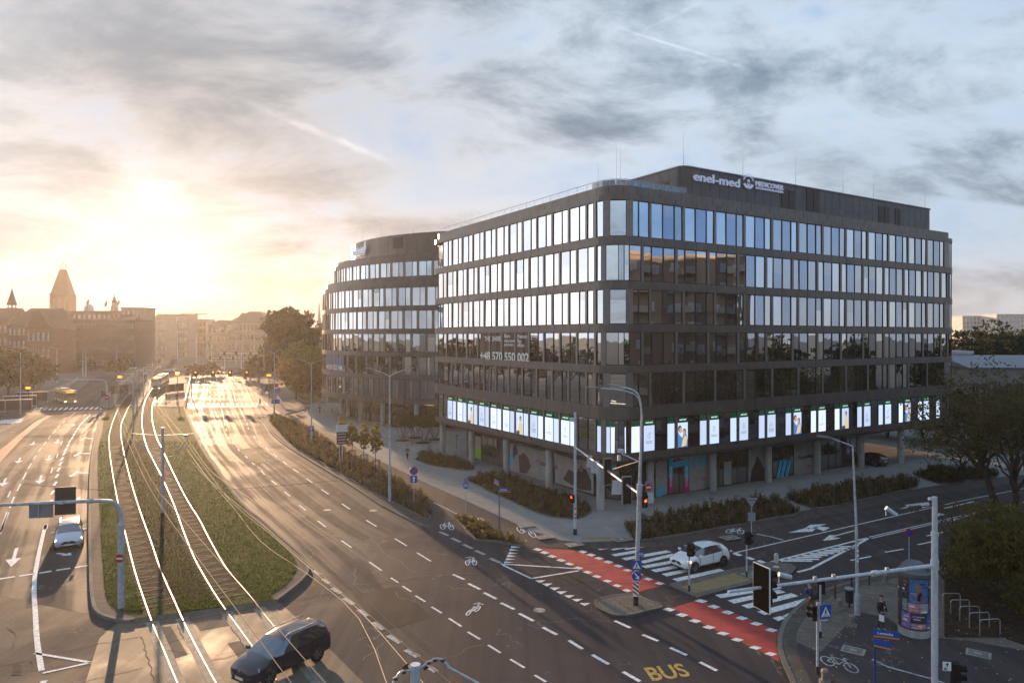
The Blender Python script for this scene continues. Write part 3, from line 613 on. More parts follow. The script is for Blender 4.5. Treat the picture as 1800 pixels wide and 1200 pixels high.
FONT_CACHE = {}
def text_mesh(txt, extrude=0., bold=0., spacing=1.):
    cu = bpy.data.curves.new('txt', 'FONT'); cu.body = txt; cu.size = 1; cu.extrude = extrude; cu.offset = bold; cu.space_character = spacing; cu.resolution_u = 3
    o = bpy.data.objects.new('txt', cu); COL.objects.link(o); dg = bpy.context.evaluated_depsgraph_get(); dg.update()
    me = bpy.data.meshes.new_from_object(o.evaluated_get(dg)); bpy.data.objects.remove(o); bpy.data.curves.remove(cu)
    vs = [v.co.copy() for v in me.vertices]; fs = [tuple(p.vertices) for p in me.polygons]; bpy.data.meshes.remove(me); return vs, fs
def add_text(mb, txt, O, X, Y, mi=0, extrude=0., bold=.0, N=None, spacing=1., fit=True):
    """write txt in the frame O + u X + v Y; with fit the whole word spans X wide and Y high"""
    key = (txt, extrude, bold, spacing)
    if key not in FONT_CACHE: FONT_CACHE[key] = text_mesh(txt, extrude, bold, spacing)
    vs, fs = FONT_CACHE[key]; O = Vector(O); X = Vector(X); Y = Vector(Y); N = N or X.cross(Y).normalized()
    x0 = min(v.x for v in vs); x1 = max(v.x for v in vs); y0 = min(v.y for v in vs); y1 = max(v.y for v in vs)
    su, sv = (1/(x1-x0), 1/(y1-y0)) if fit else (1, 1)
    mb.add([O+X*((v.x-x0)*su)+Y*((v.y-y0)*sv)+N*v.z for v in vs], fs, mi)
M_YEL = mat('yellow_road_paint', (.40,.27,.06), .6, var=.4, vscale=6, coords='World')
bt = MB(); o = G(1143,1183); add_text(bt, 'BUS', (o.x,o.y,.012), G(1203,1205)-o, G(1158,1153)-o, bold=.03) if False else None
o = G(1147,1197); add_text(bt, 'BUS', (o.x,o.y,.012), G(1216,1188)-o, G(1131,1173)-o, bold=.02); bt.build('bus_lane_lettering', M_YEL, kind='structure')

# manhole covers, cable covers
M_IRON = mat('cast_iron', (.085,.08,.075), .6, .4, bump=.4, bscale=30)
mc = MB()
for x, y in ((948,1072),(656,897),(575,896),(22,759)): mc.lathe([(0,.013),(.32,.013),(.34,.006)], (*G(x,y).xy,0), 20)
for x, y, r in ((925,923,.55),(957,943,.55),(1010,956,.55),(1093,947,.6),(1283,944,.6),(1325,1009,.6)):
    for a, zz, mi in ((1.0,.135,0),(.82,.139,1),(.3,.143,0)): mc.box((*G(x,y,.13).xy,zz-.02), (r*2.2*a, r*1.6*a, .04), mi, R(25))
for x, y in ((1500,1142),(1720,1148)):
    for a, zz, mi in ((1.0,.14,0),(.8,.144,1),(.3,.148,0)): mc.box((*G(x,y,.13).xy,zz-.02), (1.0*a, .8*a, .04), mi, R(-35))
mc.build('manhole_covers', [mat('cover_frame', (.26,.25,.235), .7, var=.2), mat('cover_fill', (.15,.14,.13), .8, var=.3)], kind='structure')
# ------------------------------------------------------------------ plan paths for facades
class Path:
    def __init__(s, pts):
        s.p = [Vector(q[:2]) for q in pts]; s.c = [0]
        for i in range(len(s.p)-1): s.c.append(s.c[-1]+(s.p[i+1]-s.p[i]).length)
        s.L = s.c[-1]
    def at(s, u, d=0., z=0.):
        """point at length u, moved out by d (outward = right of travel)"""
        i = 0
        while i < len(s.c)-2 and u > s.c[i+1]: i += 1
        a, b = s.p[i], s.p[i+1]; t = (b-a).normalized(); q = a+t*(u-s.c[i]); n = Vector((t.y, -t.x))
        if len(s.p) > 2:   # blend the normals for curved parts
            f = (u-s.c[i])/max(1e-6, s.c[i+1]-s.c[i]); tp = (s.p[i]-s.p[i-1]).normalized() if i > 0 else t; tn = (s.p[i+2]-s.p[i+1]).normalized() if i+2 < len(s.p) else t
            na = ((t+tp)/2); nb = ((t+tn)/2)
            if (s.c[i+1]-s.c[i]) < 2.5: tt = (na*(1-f)+nb*f).normalized(); n = Vector((tt.y, -tt.x))
        q = q+n*d; return Vector((q.x, q.y, z))
def band(mb, P, u0, u1, z0, z1, step=1.33, th=.06, gap=.035, mi=0, bmi=1, off=0.0, jit=.004):
    n = max(1, round((u1-u0)/step)); du = (u1-u0)/n
    for i in range(n):
        a, b = u0+i*du+gap/2, u0+(i+1)*du-gap/2; j = random.uniform(-jit, jit); k = random.uniform(-jit, jit)
        f = [P.at(a, off+j, z0), P.at(b, off+k, z0), P.at(b, off+k-j, z1), P.at(a, off+j+k, z1)]
        g_ = [P.at(a, off-th, z0), P.at(b, off-th, z0), P.at(b, off-th, z1), P.at(a, off-th, z1)]
        q0, q1, q2 = P.at(a), P.at((a+b)/2), P.at(b); bend = (q1-q0).normalized().dot((q2-q1).normalized())
        if bend > .9995: mb.add(f+g_, [(0,1,2,3),(4,7,6,5),(0,4,5,1),(3,2,6,7),(0,3,7,4),(1,5,6,2)], mi)
        else:
            for s_ in range(4):
                c0, c1 = a+(b-a)*s_/4, a+(b-a)*(s_+1)/4; ubox(mb, P, c0, c1, off-th, off, z0, z1, mi)
    # dark backing
    m = max(1, int((u1-u0)/1.0))
    for i in range(m):
        a = u0+(u1-u0)*i/m; b = u0+(u1-u0)*(i+1)/m
        mb.quad(P.at(a,off-th-.07,z0+.01), P.at(b,off-th-.07,z0+.01), P.at(b,off-th-.07,z1-.01), P.at(a,off-th-.07,z1-.01), bmi)
        mb.quad(P.at(a,off-.02,z1-.004), P.at(b,off-.02,z1-.004), P.at(b,off-.45,z1-.004), P.at(a,off-.45,z1-.004), bmi)
        mb.quad(P.at(a,off-.02,z0+.004), P.at(a,off-.45,z0+.004), P.at(b,off-.45,z0+.004), P.at(b,off-.02,z0+.004), bmi)
def ubox(mb, P, u0, u1, d0, d1, z0, z1, mi=0):
    v = [P.at(u0,d1,z0), P.at(u1,d1,z0), P.at(u1,d1,z1), P.at(u0,d1,z1), P.at(u0,d0,z0), P.at(u1,d0,z0), P.at(u1,d0,z1), P.at(u0,d0,z1)]
    mb.add(v, [(0,1,2,3),(5,4,7,6),(4,5,1,0),(3,2,6,7),(4,0,3,7),(1,5,6,2)], mi)
GLM = [M_FRAME, M_GL1, M_GL2, M_GL3, M_PIER, M_GL4]
def window_unit(mb, P, u0, panes, pier, z0, z1, choose=None, rev=.13, tilt=.0035):
    """panes = list of (width, glass kind or None); mullions between; a clad pier at the end"""
    u = u0; m = .03
    for w_, kind in panes:
        ubox(mb, P, u, u+m, -rev-.06, -.06, z0, z1, 0)
        a, b = u+m, u+w_-m
        ubox(mb, P, a, b, -rev-.06, -.09, z0, z0+.07, 0); ubox(mb, P, a, b, -rev-.06, -.09, z1-.07, z1, 0)
        t1, t2 = random.gauss(0, tilt)*(b-a), random.gauss(0, tilt)*1.2
        if kind == 1 and random.random() < .28: kind = 5
        if kind in (1, 2, 5) and random.random() < .11:      # roller blind drawn part way
            zm = z0+(z1-z0)*random.uniform(.45, .85); f_ = (zm-z0-.07)/(z1-z0-.14)
            mb.add([P.at(a,-rev-t1,z0+.07), P.at(b,-rev+t1,z0+.07), P.at(b,-rev+t1+t2*2*f_,zm), P.at(a,-rev-t1+t2*2*f_,zm)], [(0,1,2,3)], kind)
            mb.add([P.at(a,-rev-t1+t2*2*f_,zm), P.at(b,-rev+t1+t2*2*f_,zm), P.at(b,-rev+t1+t2*2,z1-.07), P.at(a,-rev-t1+t2*2,z1-.07)], [(0,1,2,3)], 3)
        else:
            mb.add([P.at(a,-rev-t1,z0+.07), P.at(b,-rev+t1,z0+.07), P.at(b,-rev+t1+t2*2,z1-.07), P.at(a,-rev-t1+t2*2,z1-.07)], [(0,1,2,3)], kind)
        ubox(mb, P, u+w_-m, u+w_, -rev-.06, -.06, z0, z1, 0); u += w_
    if pier > 0: ubox(mb, P, u+.003, u+pier-.003, -rev-.1, -.035, z0+.002, z1-.002, 4)
    return u+pier

# ------------------------------------------------------------------ main office building
A_ = R(31.5); VV = Vector((math.cos(A_), math.sin(A_))); WW = Vector((-VV.y, VV.x)); O2 = Vector((8.45, 58.8))
BV, BW, BR = 56.3, 36.6, 2.3
def bp(v, w_, z=0.): q = O2+VV*v+WW*w_; return Vector((q.x, q.y, z))
def outline(v0, w0, v1, w1, r, k=8, closed=True):
    """starts at the far end of the left side, runs to the near corner, then along the right side"""
    c = [(v0+r, w1-r, 90), (v0+r, w0+r, 180), (v1-r, w0+r, 270), (v1-r, w1-r, 0)]; pts = []
    for cv, cw, a0 in c:
        for i in range(k+1):
            a = R(a0+90*i/k); pts.append(bp(cv+r*math.cos(a), cw+r*math.sin(a)))
    if closed: pts.append(pts[0])
    return pts
def ray_left(px, off=0.):     # distance from near corner along left facade seen at column px
    q = (px-900)/F_PX; b = O2-VV*off; return (b.x-q*b.y)/(VV.y+q*VV.x)   # WW=(-VV.y,VV.x)
def ray_right(px, off=0.):
    q = (px-900)/F_PX; b = O2-WW*off; return (q*b.y-b.x)/(VV.x-q*VV.y)
def zat(pt, py): return CAMH-(py-HORZ)*pt.y/F_PX
OUT = outline(0, 0, BV, BW, BR); MP = Path(OUT)
arc = BR*math.pi/2
# lengths along MP: first arc (far left), then left facade, near corner arc, right facade, arc ...
U_L0 = arc; U_L1 = arc+BW-2*BR; U_R0 = U_L1+arc; U_R1 = U_R0+BV-2*BR; U_E = U_R1+arc
SILL = [4.98, 9.02, 12.56, 16.10, 19.80, 23.62]; WT = [7.92, 11.88, 15.42, 19.10, 22.92, 26.74]
office = thing('office_building', 'dark metal clad office building with rounded corner and glowing advertising windows on its first floor', 'office building', (*O2, 0))
IM = Matrix.Translation((-O2.x, -O2.y, 0))
def loc(mb, o=O2): mb.v = [(p[0]-o.x, p[1]-o.y, p[2]) for p in mb.v]; return mb
# wall bands
for k in range(7):
    z0 = (WT[k-1] if k else 4.42) if k < 6 else WT[5]; z1 = SILL[k] if k < 6 else 27.24
    if k == 0: z0 = 4.42
    mb = MB(); band(mb, MP, 0, MP.L, z0, z1, 1.34)
    loc(mb).build('spandrel_band', [M_CLAD, M_CLADS], office)
mb = MB()   # sloping underside lip, soffit
I1 = Path(outline(.55, .55, BV-.55, BW-.55, BR-.5)); n = len(OUT)
A0 = [(p.x,p.y,4.41) for p in OUT]; B0 = [(p.x,p.y,4.02) for p in I1.p]
for i in range(n-1): mb.quad(A0[i], B0[i], B0[i+1], A0[i+1], 0)
mb.poly([(p.x,p.y) for p in I1.p[:-1]], 4.02)
loc(mb).build('soffit', M_CLAD, office)
# parapet, second tier, set back
mb = MB(); ztop = 27.24; P2_ = Path(outline(.35, .35, BV-.35, BW-.35, BR-.2)); band(mb, P2_, 0, P2_.L, ztop+.004, 28.02, 1.34); loc(mb).build('parapet', [M_CLAD, M_CLADS], office)
mb = MB(); mb.poly([(p.x,p.y) for p in I1.p[:-1]], ztop+.25); mb.poly([(p.x,p.y) for p in outline(.32,.32,BV-.32,BW-.32,BR-.2)[:-1]], ztop+.02); loc(mb).build('roof', M_ROOF, office)
mb = MB(); mb.prism([(p.x,p.y) for p in outline(.6,.6,BV-.6,BW-.6,BR-.5)[:-1]], 4.05, ztop+.1); loc(mb).build('inner_wall', M_CLADS, office)
WIN_N = [0]; rest = MB()
def emit(mb, near=True, parent=office, o=O2):
    if near: loc(mb, o).build('window', GLM, parent); WIN_N[0] += 1
    else:
        b = len(rest.v); rest.v += mb.v; rest.f += [tuple(i+b for i in f) for f in mb.f]; rest.mi += mb.mi
PR = 4.05; NB_R = 13
for k in range(6):
    z0, z1 = SILL[k], WT[k]
    # right facade
    odd = (k % 2 == 1); u = U_R0+.05; first = (2.1 if odd else 1.2)
    # corner arc and lead-in panes
    mb = MB(); g1 = 2 if k % 2 else 1
    ua = U_L1+.05; ln = (U_R0+first)-ua; ws = ([.5,.40,.95,.42,.45,.75] if odd else [.45,.38,.9,.42,.42,1.05]); s = sum(ws); f = (ln-.25)/s; uu = ua; kinds = [1,4,1,4,1,1] if odd else [1,4,1,1,1,1]
    for wi, ki in zip(ws, kinds):
        if ki == 4: ubox(mb, MP, uu, uu+wi*f, -.3, -.035, z0+.002, z1-.002, 4)
        else: window_unit(mb, MP, uu, [(wi*f, ki)], 0, z0, z1)
        uu += wi*f
    ubox(mb, MP, uu+.003, U_R0+first-.003, -.3, -.035, z0+.002, z1-.002, 4)
    emit(mb)
    u = U_R0+first; bays = 0
    while u < U_R1-1.0:
        pan = [(1.38,1),(1.41,2),(.96,1)] if odd else [(.96,1),(1.41,2),(1.38,1)]
        if k == 0: pan = [(1.38,1),(1.41,2),(.96,1)]
        if k <= 2: pan = [(a, random.choice([1,2,2,2,3]) if b == 1 else 2) for a, b in pan]
        if u+4.05 > U_R1+.4: pan = [(1.25,1)] if u+2.0 < U_R1+.4 else []
        mb = MB()
        if not pan: ubox(mb, MP, u, U_R1, -.3, -.035, z0, z1, 4); rest_ok = True; emit(mb, False); break
        u2 = window_unit(mb, MP, u, pan, .30, z0, z1); emit(mb); u = u2
    # far right arc and hidden sides: plain glazing
    mb = MB(); u = max(u, U_R1+.02)
    while u < MP.L-1.6:
        u = window_unit(mb, MP, u, [(1.35,1),(.9,1)], .4, z0, z1)
    emit(mb, False)
    # left facade, from the near corner to the far end
    off = .0 if k % 2 == 0 else 1.25
    u = U_L1-.02
    if off:
        mb = MB(); ubox(mb, MP, u-.4, u, -.3, -.035, z0, z1, 4); window_unit(mb, MP, u-off, [(.85,1)], 0, z0, z1); emit(mb); u -= off
    b = 0
    while u-2.65 > U_L0-.2:
        mb = MB(); g_ = [1,1] if k > 2 else [random.choice([1,2,2,3]), random.choice([2,2,3])]
        window_unit(mb, MP, u-2.65, [(1.45,g_[0]),(.94,g_[1])], .26, z0, z1); emit(mb, b < 3); u -= 2.65; b += 1
    mb = MB(); uu = 0.0
    if u-.1 > 1.3:
        window_unit(mb, MP, .1, [(1.0,1)], .2, z0, z1); window_unit(mb, MP, 1.3, [(u-1.3,1)], 0, z0, z1)
    else: window_unit(mb, MP, .1, [(u-.1,1)], 0, z0, z1)
    emit(mb, False)
loc(rest).build('window', GLM, office, kind='stuff')
# advertising screens in the first floor windows
M_SCR = mat('screen_light', (.02,.02,.02), .3, emit=(.60,.74,1.0), estr=.36)
M_SCR2 = mat('screen_light_soft', (.02,.02,.02), .3, emit=(.60,.72,.97), estr=.32)
M_SCR3 = mat('screen_light_bright', (.02,.02,.02), .3, emit=(.66,.78,1.0), estr=.44)
M_SCRG = mat('screen_green', (.006,.03,.018), .25, emit=(.02,.10,.06), estr=.12)
M_SCRT = mat('screen_text', (.02,.02,.02), .3, emit=(.6,1.,.8), estr=.40)
M_INK = mat('screen_ink', (.01,.02,.05), .3, emit=(.10,.15,.25), estr=.12)
M_SKIN = mat('screen_skin', (.02,.02,.02), .3, emit=(.62,.36,.22), estr=.33)
M_HAIR = mat('screen_hair', (.01,.008,.006), .3, emit=(.05,.03,.02), estr=.2)
M_SHIRT = mat('screen_blue', (.01,.02,.05), .3, emit=(.07,.22,.50), estr=.33)
M_CREAM = mat('screen_cream', (.02,.02,.02), .3, emit=(.75,.60,.38), estr=.33)
SM = [M_SCR, M_SCRG, M_SCRT, M_INK, M_SKIN, M_HAIR, M_SHIRT, M_CREAM]
def ell(mb, F, cu, cz, ru, rz_, mi, n=12, d=0): mb.add([F(cu+ru*math.cos(i*2*math.pi/n), cz+rz_*math.sin(i*2*math.pi/n), d) for i in range(n)], [tuple(range(n))], mi)
def screen(u0, u1, z0, z1, kind, logo=True, rev=.11):
    mb = MB(); D = -rev
    def F(u, z, d=0): p = MP.at(u0+(u1-u0)*u, D+.004*d, z0+(z1-z0)*z); return p
    hd = .80
    mb.add([F(0,0), F(1,0), F(1,hd), F(0,hd)], [(0,1,2,3)], 0); mb.add([F(0,hd), F(1,hd), F(1,1), F(0,1)], [(0,1,2,3)], 1)
    a = F(.18,.87,1); mid_ = F(.5,.87,1)
    if logo: add_text(mb, 'enel-med', a, F(.82,.87,1)-a, Vector((0,0,.17)), 2, bold=.02)
    ic = random.randint(0, 3)
    def ring(cu, cz, r, th=.02, a0=0, a1=360):
        n = 10; asp = (z1-z0)/(u1-u0)
        for i in range(n):
            q = [R(a0+(a1-a0)*(i+j)/n) for j in (0,1)]
            mb.add([F(cu+(r+t)*asp*math.cos(x), cz+(r+t)*math.sin(x), 1) for x, t in ((q[0],0),(q[1],0),(q[1],th),(q[0],th))], [(0,1,2,3)], 3)
    if kind == 'icon':
        ring(.5,.46,.05, .012); 
        if ic == 0: ring(.5,.55,.035,.012)
        if ic == 1: ring(.42,.40,.03,.012, 90, 300)
        if ic == 2: ring(.6,.53,.04,.012, 0, 200)
        for j in range(2+ic % 2):
            w_ = random.uniform(.22, .34); mb.add([F(.5-w_,.29-j*.05,1), F(.5+w_,.29-j*.05,1), F(.5+w_,.305-j*.05,1), F(.5-w_,.305-j*.05,1)], [(0,1,2,3)], 3)
    elif kind == 'people':
        mb.add([F(0,0,1), F(1,0,1), F(1,.24,1), F(.85,.42,1), F(.62,.46,1), F(.45,.30,1), F(.2,.40,1), F(0,.52,1)], [tuple(range(8))], 6)
        ell(mb, F, .22,.60,.19,.115, 5, d=2); ell(mb, F, .28,.56,.15,.10, 4, d=3)
        ell(mb, F, .66,.50,.17,.10, 5, d=2); ell(mb, F, .62,.47,.13,.085, 4, d=3)
        mb.add([F(.35,.0,2), F(.85,.05,2), F(.95,.3,2), F(.7,.38,2), F(.5,.25,2)], [tuple(range(5))], 7)
    elif kind == 'doctor':
        mb.add([F(.2,0,1), F(.95,0,1), F(.9,.38,1), F(.7,.46,1), F(.45,.42,1)], [tuple(range(5))], 7); ell(mb, F, .62,.58,.15,.10, 5, d=2); ell(mb, F, .6,.54,.12,.08, 4, d=3)
        mb.add([F(.05,0,3), F(.5,0,3), F(.5,.12,3), F(.05,.12,3)], [(0,1,2,3)], 3)
    loc(mb).build('advertising_screen', [random.choice((M_SCR, M_SCR2, M_SCR3))]+SM[1:], office)
z0, z1 = SILL[0]+.09, WT[0]-.09
u = U_R0+1.2; i = 0
while u+4.1 < U_R1+.4:
    kind = {1:'people', 5:'people', 7:'doctor', 10:'people'}.get(i, 'icon')
    screen(u+.05, u+1.31, z0, z1, kind); screen(u+2.84, u+3.70, z0, z1, 'plain', False); u += 4.05; i += 1
u = U_L1-.02; i = 0
while u-2.65 > U_L0-.2:
    if i not in (0, 11):
        j = i; kind = 'doctor' if j in (4, 8) else 'icon'
        screen(u-2.61, u-1.27, z0, z1, kind, True); screen(u-1.19, u-.36, z0, z1, 'plain', False)
    u -= 2.65; i += 1
for a, b in ((.10,.75),(.85,1.45),(1.55,2.9),(3.5,4.4)):
    screen(U_L1+a, U_L1+b, z0, z1, 'plain', False)
# columns
M_GRAF = mat('scuffed_concrete', (.30,.295,.28), .75, var=.3, vscale=2)
def column(x, y, parent, o, r=.36, h=4.05, z=0.):
    p = G(x, y, .05); p = p + Vector((0, r*.9, 0)); mb = MB(); mb.lathe([(r,.04),(r,1.35),(r*1.003,1.355),(r,1.36),(r,2.7),(r*1.003,2.705),(r,2.71),(r,h)], (p.x-o.x, p.y-o.y, 0), 24)
    return mb.build('column', M_CONC, parent, smooth=False)
for x, y in ((777.5,799.5),(829,816),(890.5,838),(966,864.5),(1056.5,896.5),(1144,880),(1254.5,863),(1352.5,847.5),(1439,833),(1516,821.5),(1586,814)):
    column(x, y, office, O2)
# recessed ground floor front
SF = Path(outline(3.0, 3.0, BV-14.5, BW-2.2, 3.2)); M_GG = glass('shop_glass', (.8,.85,.9), .30, (.040,.035,.031), .3, bvar=(.11,.095,.08))
M_SHOP = mat('window_film_grey', (.30,.29,.275), .5, var=.15, vscale=1.2); M_CYAN = mat('film_cyan', (.02,.42,.58), .5); M_MAG = mat('film_magenta', (.50,.02,.18), .5); M_LIME = mat('film_lime', (.22,.40,.02), .5)
M_FIGD = mat('film_figure_dark', (.035,.032,.032), .6, var=.4, vscale=3); M_TXTW = mat('film_white', (.7,.7,.7), .5); M_FIGS = mat('film_skin', (.22,.13,.09), .6)
SMATS = [M_FRAME, M_GG, M_SHOP, M_CYAN, M_MAG, M_LIME, M_FIGD, M_TXTW, M_FIGS, M_GALV]
sf = MB(); u = 0; npan = int(SF.L/1.35); du = SF.L/npan
for i in range(npan):
    a, b = i*du, (i+1)*du; ubox(sf, SF, a-.04, a+.04, -.05, .04, .06, 4.0, 0); ubox(sf, SF, a+.04, b-.04, -.04, .03, .06, .16, 0); ubox(sf, SF, a+.04, b-.04, -.04, .03, 3.2, 3.28, 0)
    sf.add([SF.at(a,0,.1), SF.at(b,0,.1), SF.at(b,0,4.0), SF.at(a,0,4.0)], [(0,1,2,3)], 1)
loc(sf).build('shop_front', SMATS, office)
mb = MB(); mb.prism([(p.x,p.y) for p in outline(3.1,3.1,BV-14.6,BW-2.3,3.1)[:-1]], .04, 4.0); loc(mb).build('inner_wall', M_CLADS, office)
# helper giving the shop front length seen at a column px (search)
def su(px, P=None, lo=0., hi=None):
    P = P or SF; best = None; hi = hi or P.L*.62; n = 1500
    for i in range(n):
        u = lo+(hi-lo)*i/n; p = P.at(u); q = P.at(u,1.)-p
        if q.dot(p) > 0: continue
        e = abs(900+F_PX*p.x/p.y-px)
        if best is None or e < best[0]: best = (e, u)
    return best[1]
def film(pts, mi, d=.045, P=None, name='window_film', mb=None):
    """pts in px; put on the shop front surface"""
    P = P or SF; v = []
    for x, y in pts:
        u = su(x, P); p = P.at(u, d); v.append(P.at(u, d, zat(p, y)))
    m = mb or MB(); n = Vector((0,0,0)); 
    nn = (v[1]-v[0]).cross(v[2]-v[1]); c = sum(v, Vector())/len(v)
    if nn.dot(-c) < 0: v.reverse()
    m.add(v, [tuple(range(len(v)))], mi)
    if mb is None: loc(m).build(name, SMATS, office)
def bar_px(x1, y1, x2, y2, w_, mi, d, mb):   # rounded slanted bar
    film([(x1-w_/2,y1),(x1-w_*.4,y1+w_*.6),(x1+w_*.3,y1+w_*.6),(x2+w_/2,y2),(x2+w_*.35,y2-w_*.6),(x2-w_*.35,y2-w_*.6)], mi, d, mb=mb)
m = MB(); film([(833,765),(846,768),(846,808),(833,804)], 2, .05, mb=m); film([(833,785),(846,788),(846,806),(833,803)], 5, .055, mb=m); loc(m).build('window_film', SMATS, office)
m = MB(); film([(897,778),(960,793),(960,846),(897,826)], 2, .05, mb=m); film([(912,800),(922,796),(930,806),(934,820),(926,832),(914,830)], 6, .055, mb=m)
film([(898,795),(903,789),(903,808),(897,820)], 3, .056, mb=m); film([(903,782),(909,780),(911,794),(906,812),(902,800)], 6, .057, mb=m); film([(906,800),(912,802),(911,826),(902,822)], 2, .058, mb=m)
film([(942,803),(946,804),(947,812),(943,810)], 3, .057, mb=m); film([(943,808),(948,806),(947,815)], 4, .058, mb=m)
a = SF.at(su(950),.06); add_text(m, 'Future', SF.at(su(950),.06,zat(a,817)), SF.at(su(964),.06,zat(SF.at(su(964)),819))-SF.at(su(950),.06,zat(a,817)), Vector((0,0,.42)), 0, bold=.03)
loc(m).build('window_film', SMATS, office)
m = MB(); film([(976,797),(1044,814),(1044,868),(976,848)], 2, .05, mb=m); film([(990,842),(1000,824),(1014,832),(1020,818),(1032,826),(1040,845),(1040,862),(1020,860)], 6, .055, mb=m)
film([(1019,818),(1025,817),(1026,828),(1020,829)], 8, .06, mb=m); film([(1036,814),(1042,815),(1042,824),(1036,822)], 3, .057, mb=m)
add_text(m, 'Meds', SF.at(su(972),.06,zat(SF.at(su(972)),822)), SF.at(su(981),.06,zat(SF.at(su(981)),824))-SF.at(su(972),.06,zat(SF.at(su(972)),822)), Vector((0,0,.42)), 0, bold=.03)
loc(m).build('window_film', SMATS, office)
m = MB(); film([(1152,813),(1172,810),(1172,868),(1152,873)], 2, .05, mb=m); bar_px(1155,868,1163,855,6,3,.055,m); bar_px(1160,870,1168,862,5,3,.056,m); bar_px(1076,823,1084,812,6,3,.056,m); loc(m).build('window_film', SMATS, office)
m = MB()
for xa, xb in ((1175,1182),(1202,1210)):
    film([(xa,806),(xb,804),(xb,845),(xa,848)], 3, .05, mb=m); film([(xa,840),(xb,838),(xb,864),(xa,867)], 4, .054, mb=m)
    b0 = SF.at(su(xb-1),.06); zb = zat(b0, 855); base = SF.at(su(xb-1.2),.062,zb); dirn = Vector((0,0,1.95)); up = (SF.at(su(xa+1.2),.062,zb)-base)
    add_text(m, 'WEJŚCIE', base, dirn, up, 7, bold=.02, N=SF.at(5,1.)-SF.at(5,0.))
film([(1182,812),(1202,808),(1202,818),(1182,822)], 3, .05, mb=m); loc(m).build('entrance_banner', SMATS, office)
m = MB(); film([(1211,803),(1245,797),(1245,857),(1211,863)], 2, .05, mb=m)
for x in (1219,1228,1238): bar_px(x-3,818,x+3,804,5,3,.056,m)
film([(1231,841),(1242,840),(1242,842),(1231,843)], 4, .057, mb=m); loc(m).build('window_film', SMATS, office)
m = MB(); film([(1315,790),(1344,785),(1344,844),(1315,848)], 2, .05, mb=m); film([(1318,847),(1320,825),(1326,815),(1330,800),(1336,810),(1343,824),(1343,843)], 6, .056, mb=m); loc(m).build('window_film', SMATS, office)
m = MB(); film([(1395,778),(1432,772),(1432,830),(1395,836)], 2, .05, mb=m)
film([(1398,803),(1402,802),(1400,808)], 3, .056, mb=m)
o1 = SF.at(su(1403),.06,zat(SF.at(su(1403)),807)); add_text(m, 'FutureMeds', o1, SF.at(su(1431),.06,zat(SF.at(su(1431)),803))-o1, Vector((0,0,.4)), 0, bold=.03)
for x in (1369,1376,1384): bar_px(x-2,838,x+3,812,5.5,3,.056,m)
film([(1418,818),(1426,817),(1426,819),(1418,820)], 4, .057, mb=m); loc(m).build('window_film', SMATS, office)
m = MB(); film([(1272,812),(1285,810),(1285,850),(1272,852)], 2, .05, mb=m); film([(1277,826),(1283,829),(1278,836)], 3, .056, mb=m); loc(m).build('door', SMATS, office)

# penthouse
PV0, PW0, PV1, PW1 = 8.9, .8, 51.4, 32
PH = Path(outline(PV0, PW0, PV1, PW1, .8)); M_PH = mat('penthouse_cladding', (.085,.085,.090), .45, .3, var=.12, vscale=.7)
mb = MB()
for i in range(3):
    a = 28.0+i*.9-(.35 if i == 0 else 0); band(mb, PH, 0, PH.L, a, 28.9+i*.9-.012, 1.25)
mb.poly([(p.x,p.y) for p in PH.p[:-1]], 30.66, 1); ph = loc(mb).build('penthouse', [M_PH, M_CLADS], office)
mb = MB(); mb.wall([p.xy for p in PH.p], .05, -.12, 30.66, 30.76, 0, False); loc(mb).build('coping', mat('pale_coping', (.34,.34,.36), .4, .5), ph)
phu0 = (.8*math.pi/2)+(PW1-PW0-1.6)+(.8*math.pi/2)      # start of right face
def phu(px): return phu0+ray_right(px, -PW0)-PV0-.8
def louvre(ua, ub, za, zb, P):
    m = MB(); ubox(m, P, ua, ub, 0, .03, za, zb, 0)
    n = int((zb-za)/.12)
    for i in range(n): ubox(m, P, ua+.04, ub-.04, .03, .06, za+.03+i*.12, za+.09+i*.12, 1)
    loc(m).build('louvre', [M_BLACK, mat('louvre_blade', (.07,.05,.045), .5)], ph)
for a, b in ((1373,1398),(1417,1440.5),(1544,1563.5),(1573,1584)):
    uu = phu(a); p = PH.at(uu); za = zat(p, {1373:368,1417:370,1544:393,1573:397}[a]); zb = zat(p, {1373:332,1417:330,1544:361,1573:366}[a])
    mid_ = (uu+phu(b))/2; louvre(uu, mid_-.03, za, zb, PH); louvre(mid_+.03, phu(b), za, zb, PH)
ul = (.8*math.pi/2)+(PW1-PW0-1.6); louvre(ul-5.2, ul-2.9, 28.15, 29.6, PH); louvre(ul-2.85, ul-.9, 28.15, 29.6, PH)
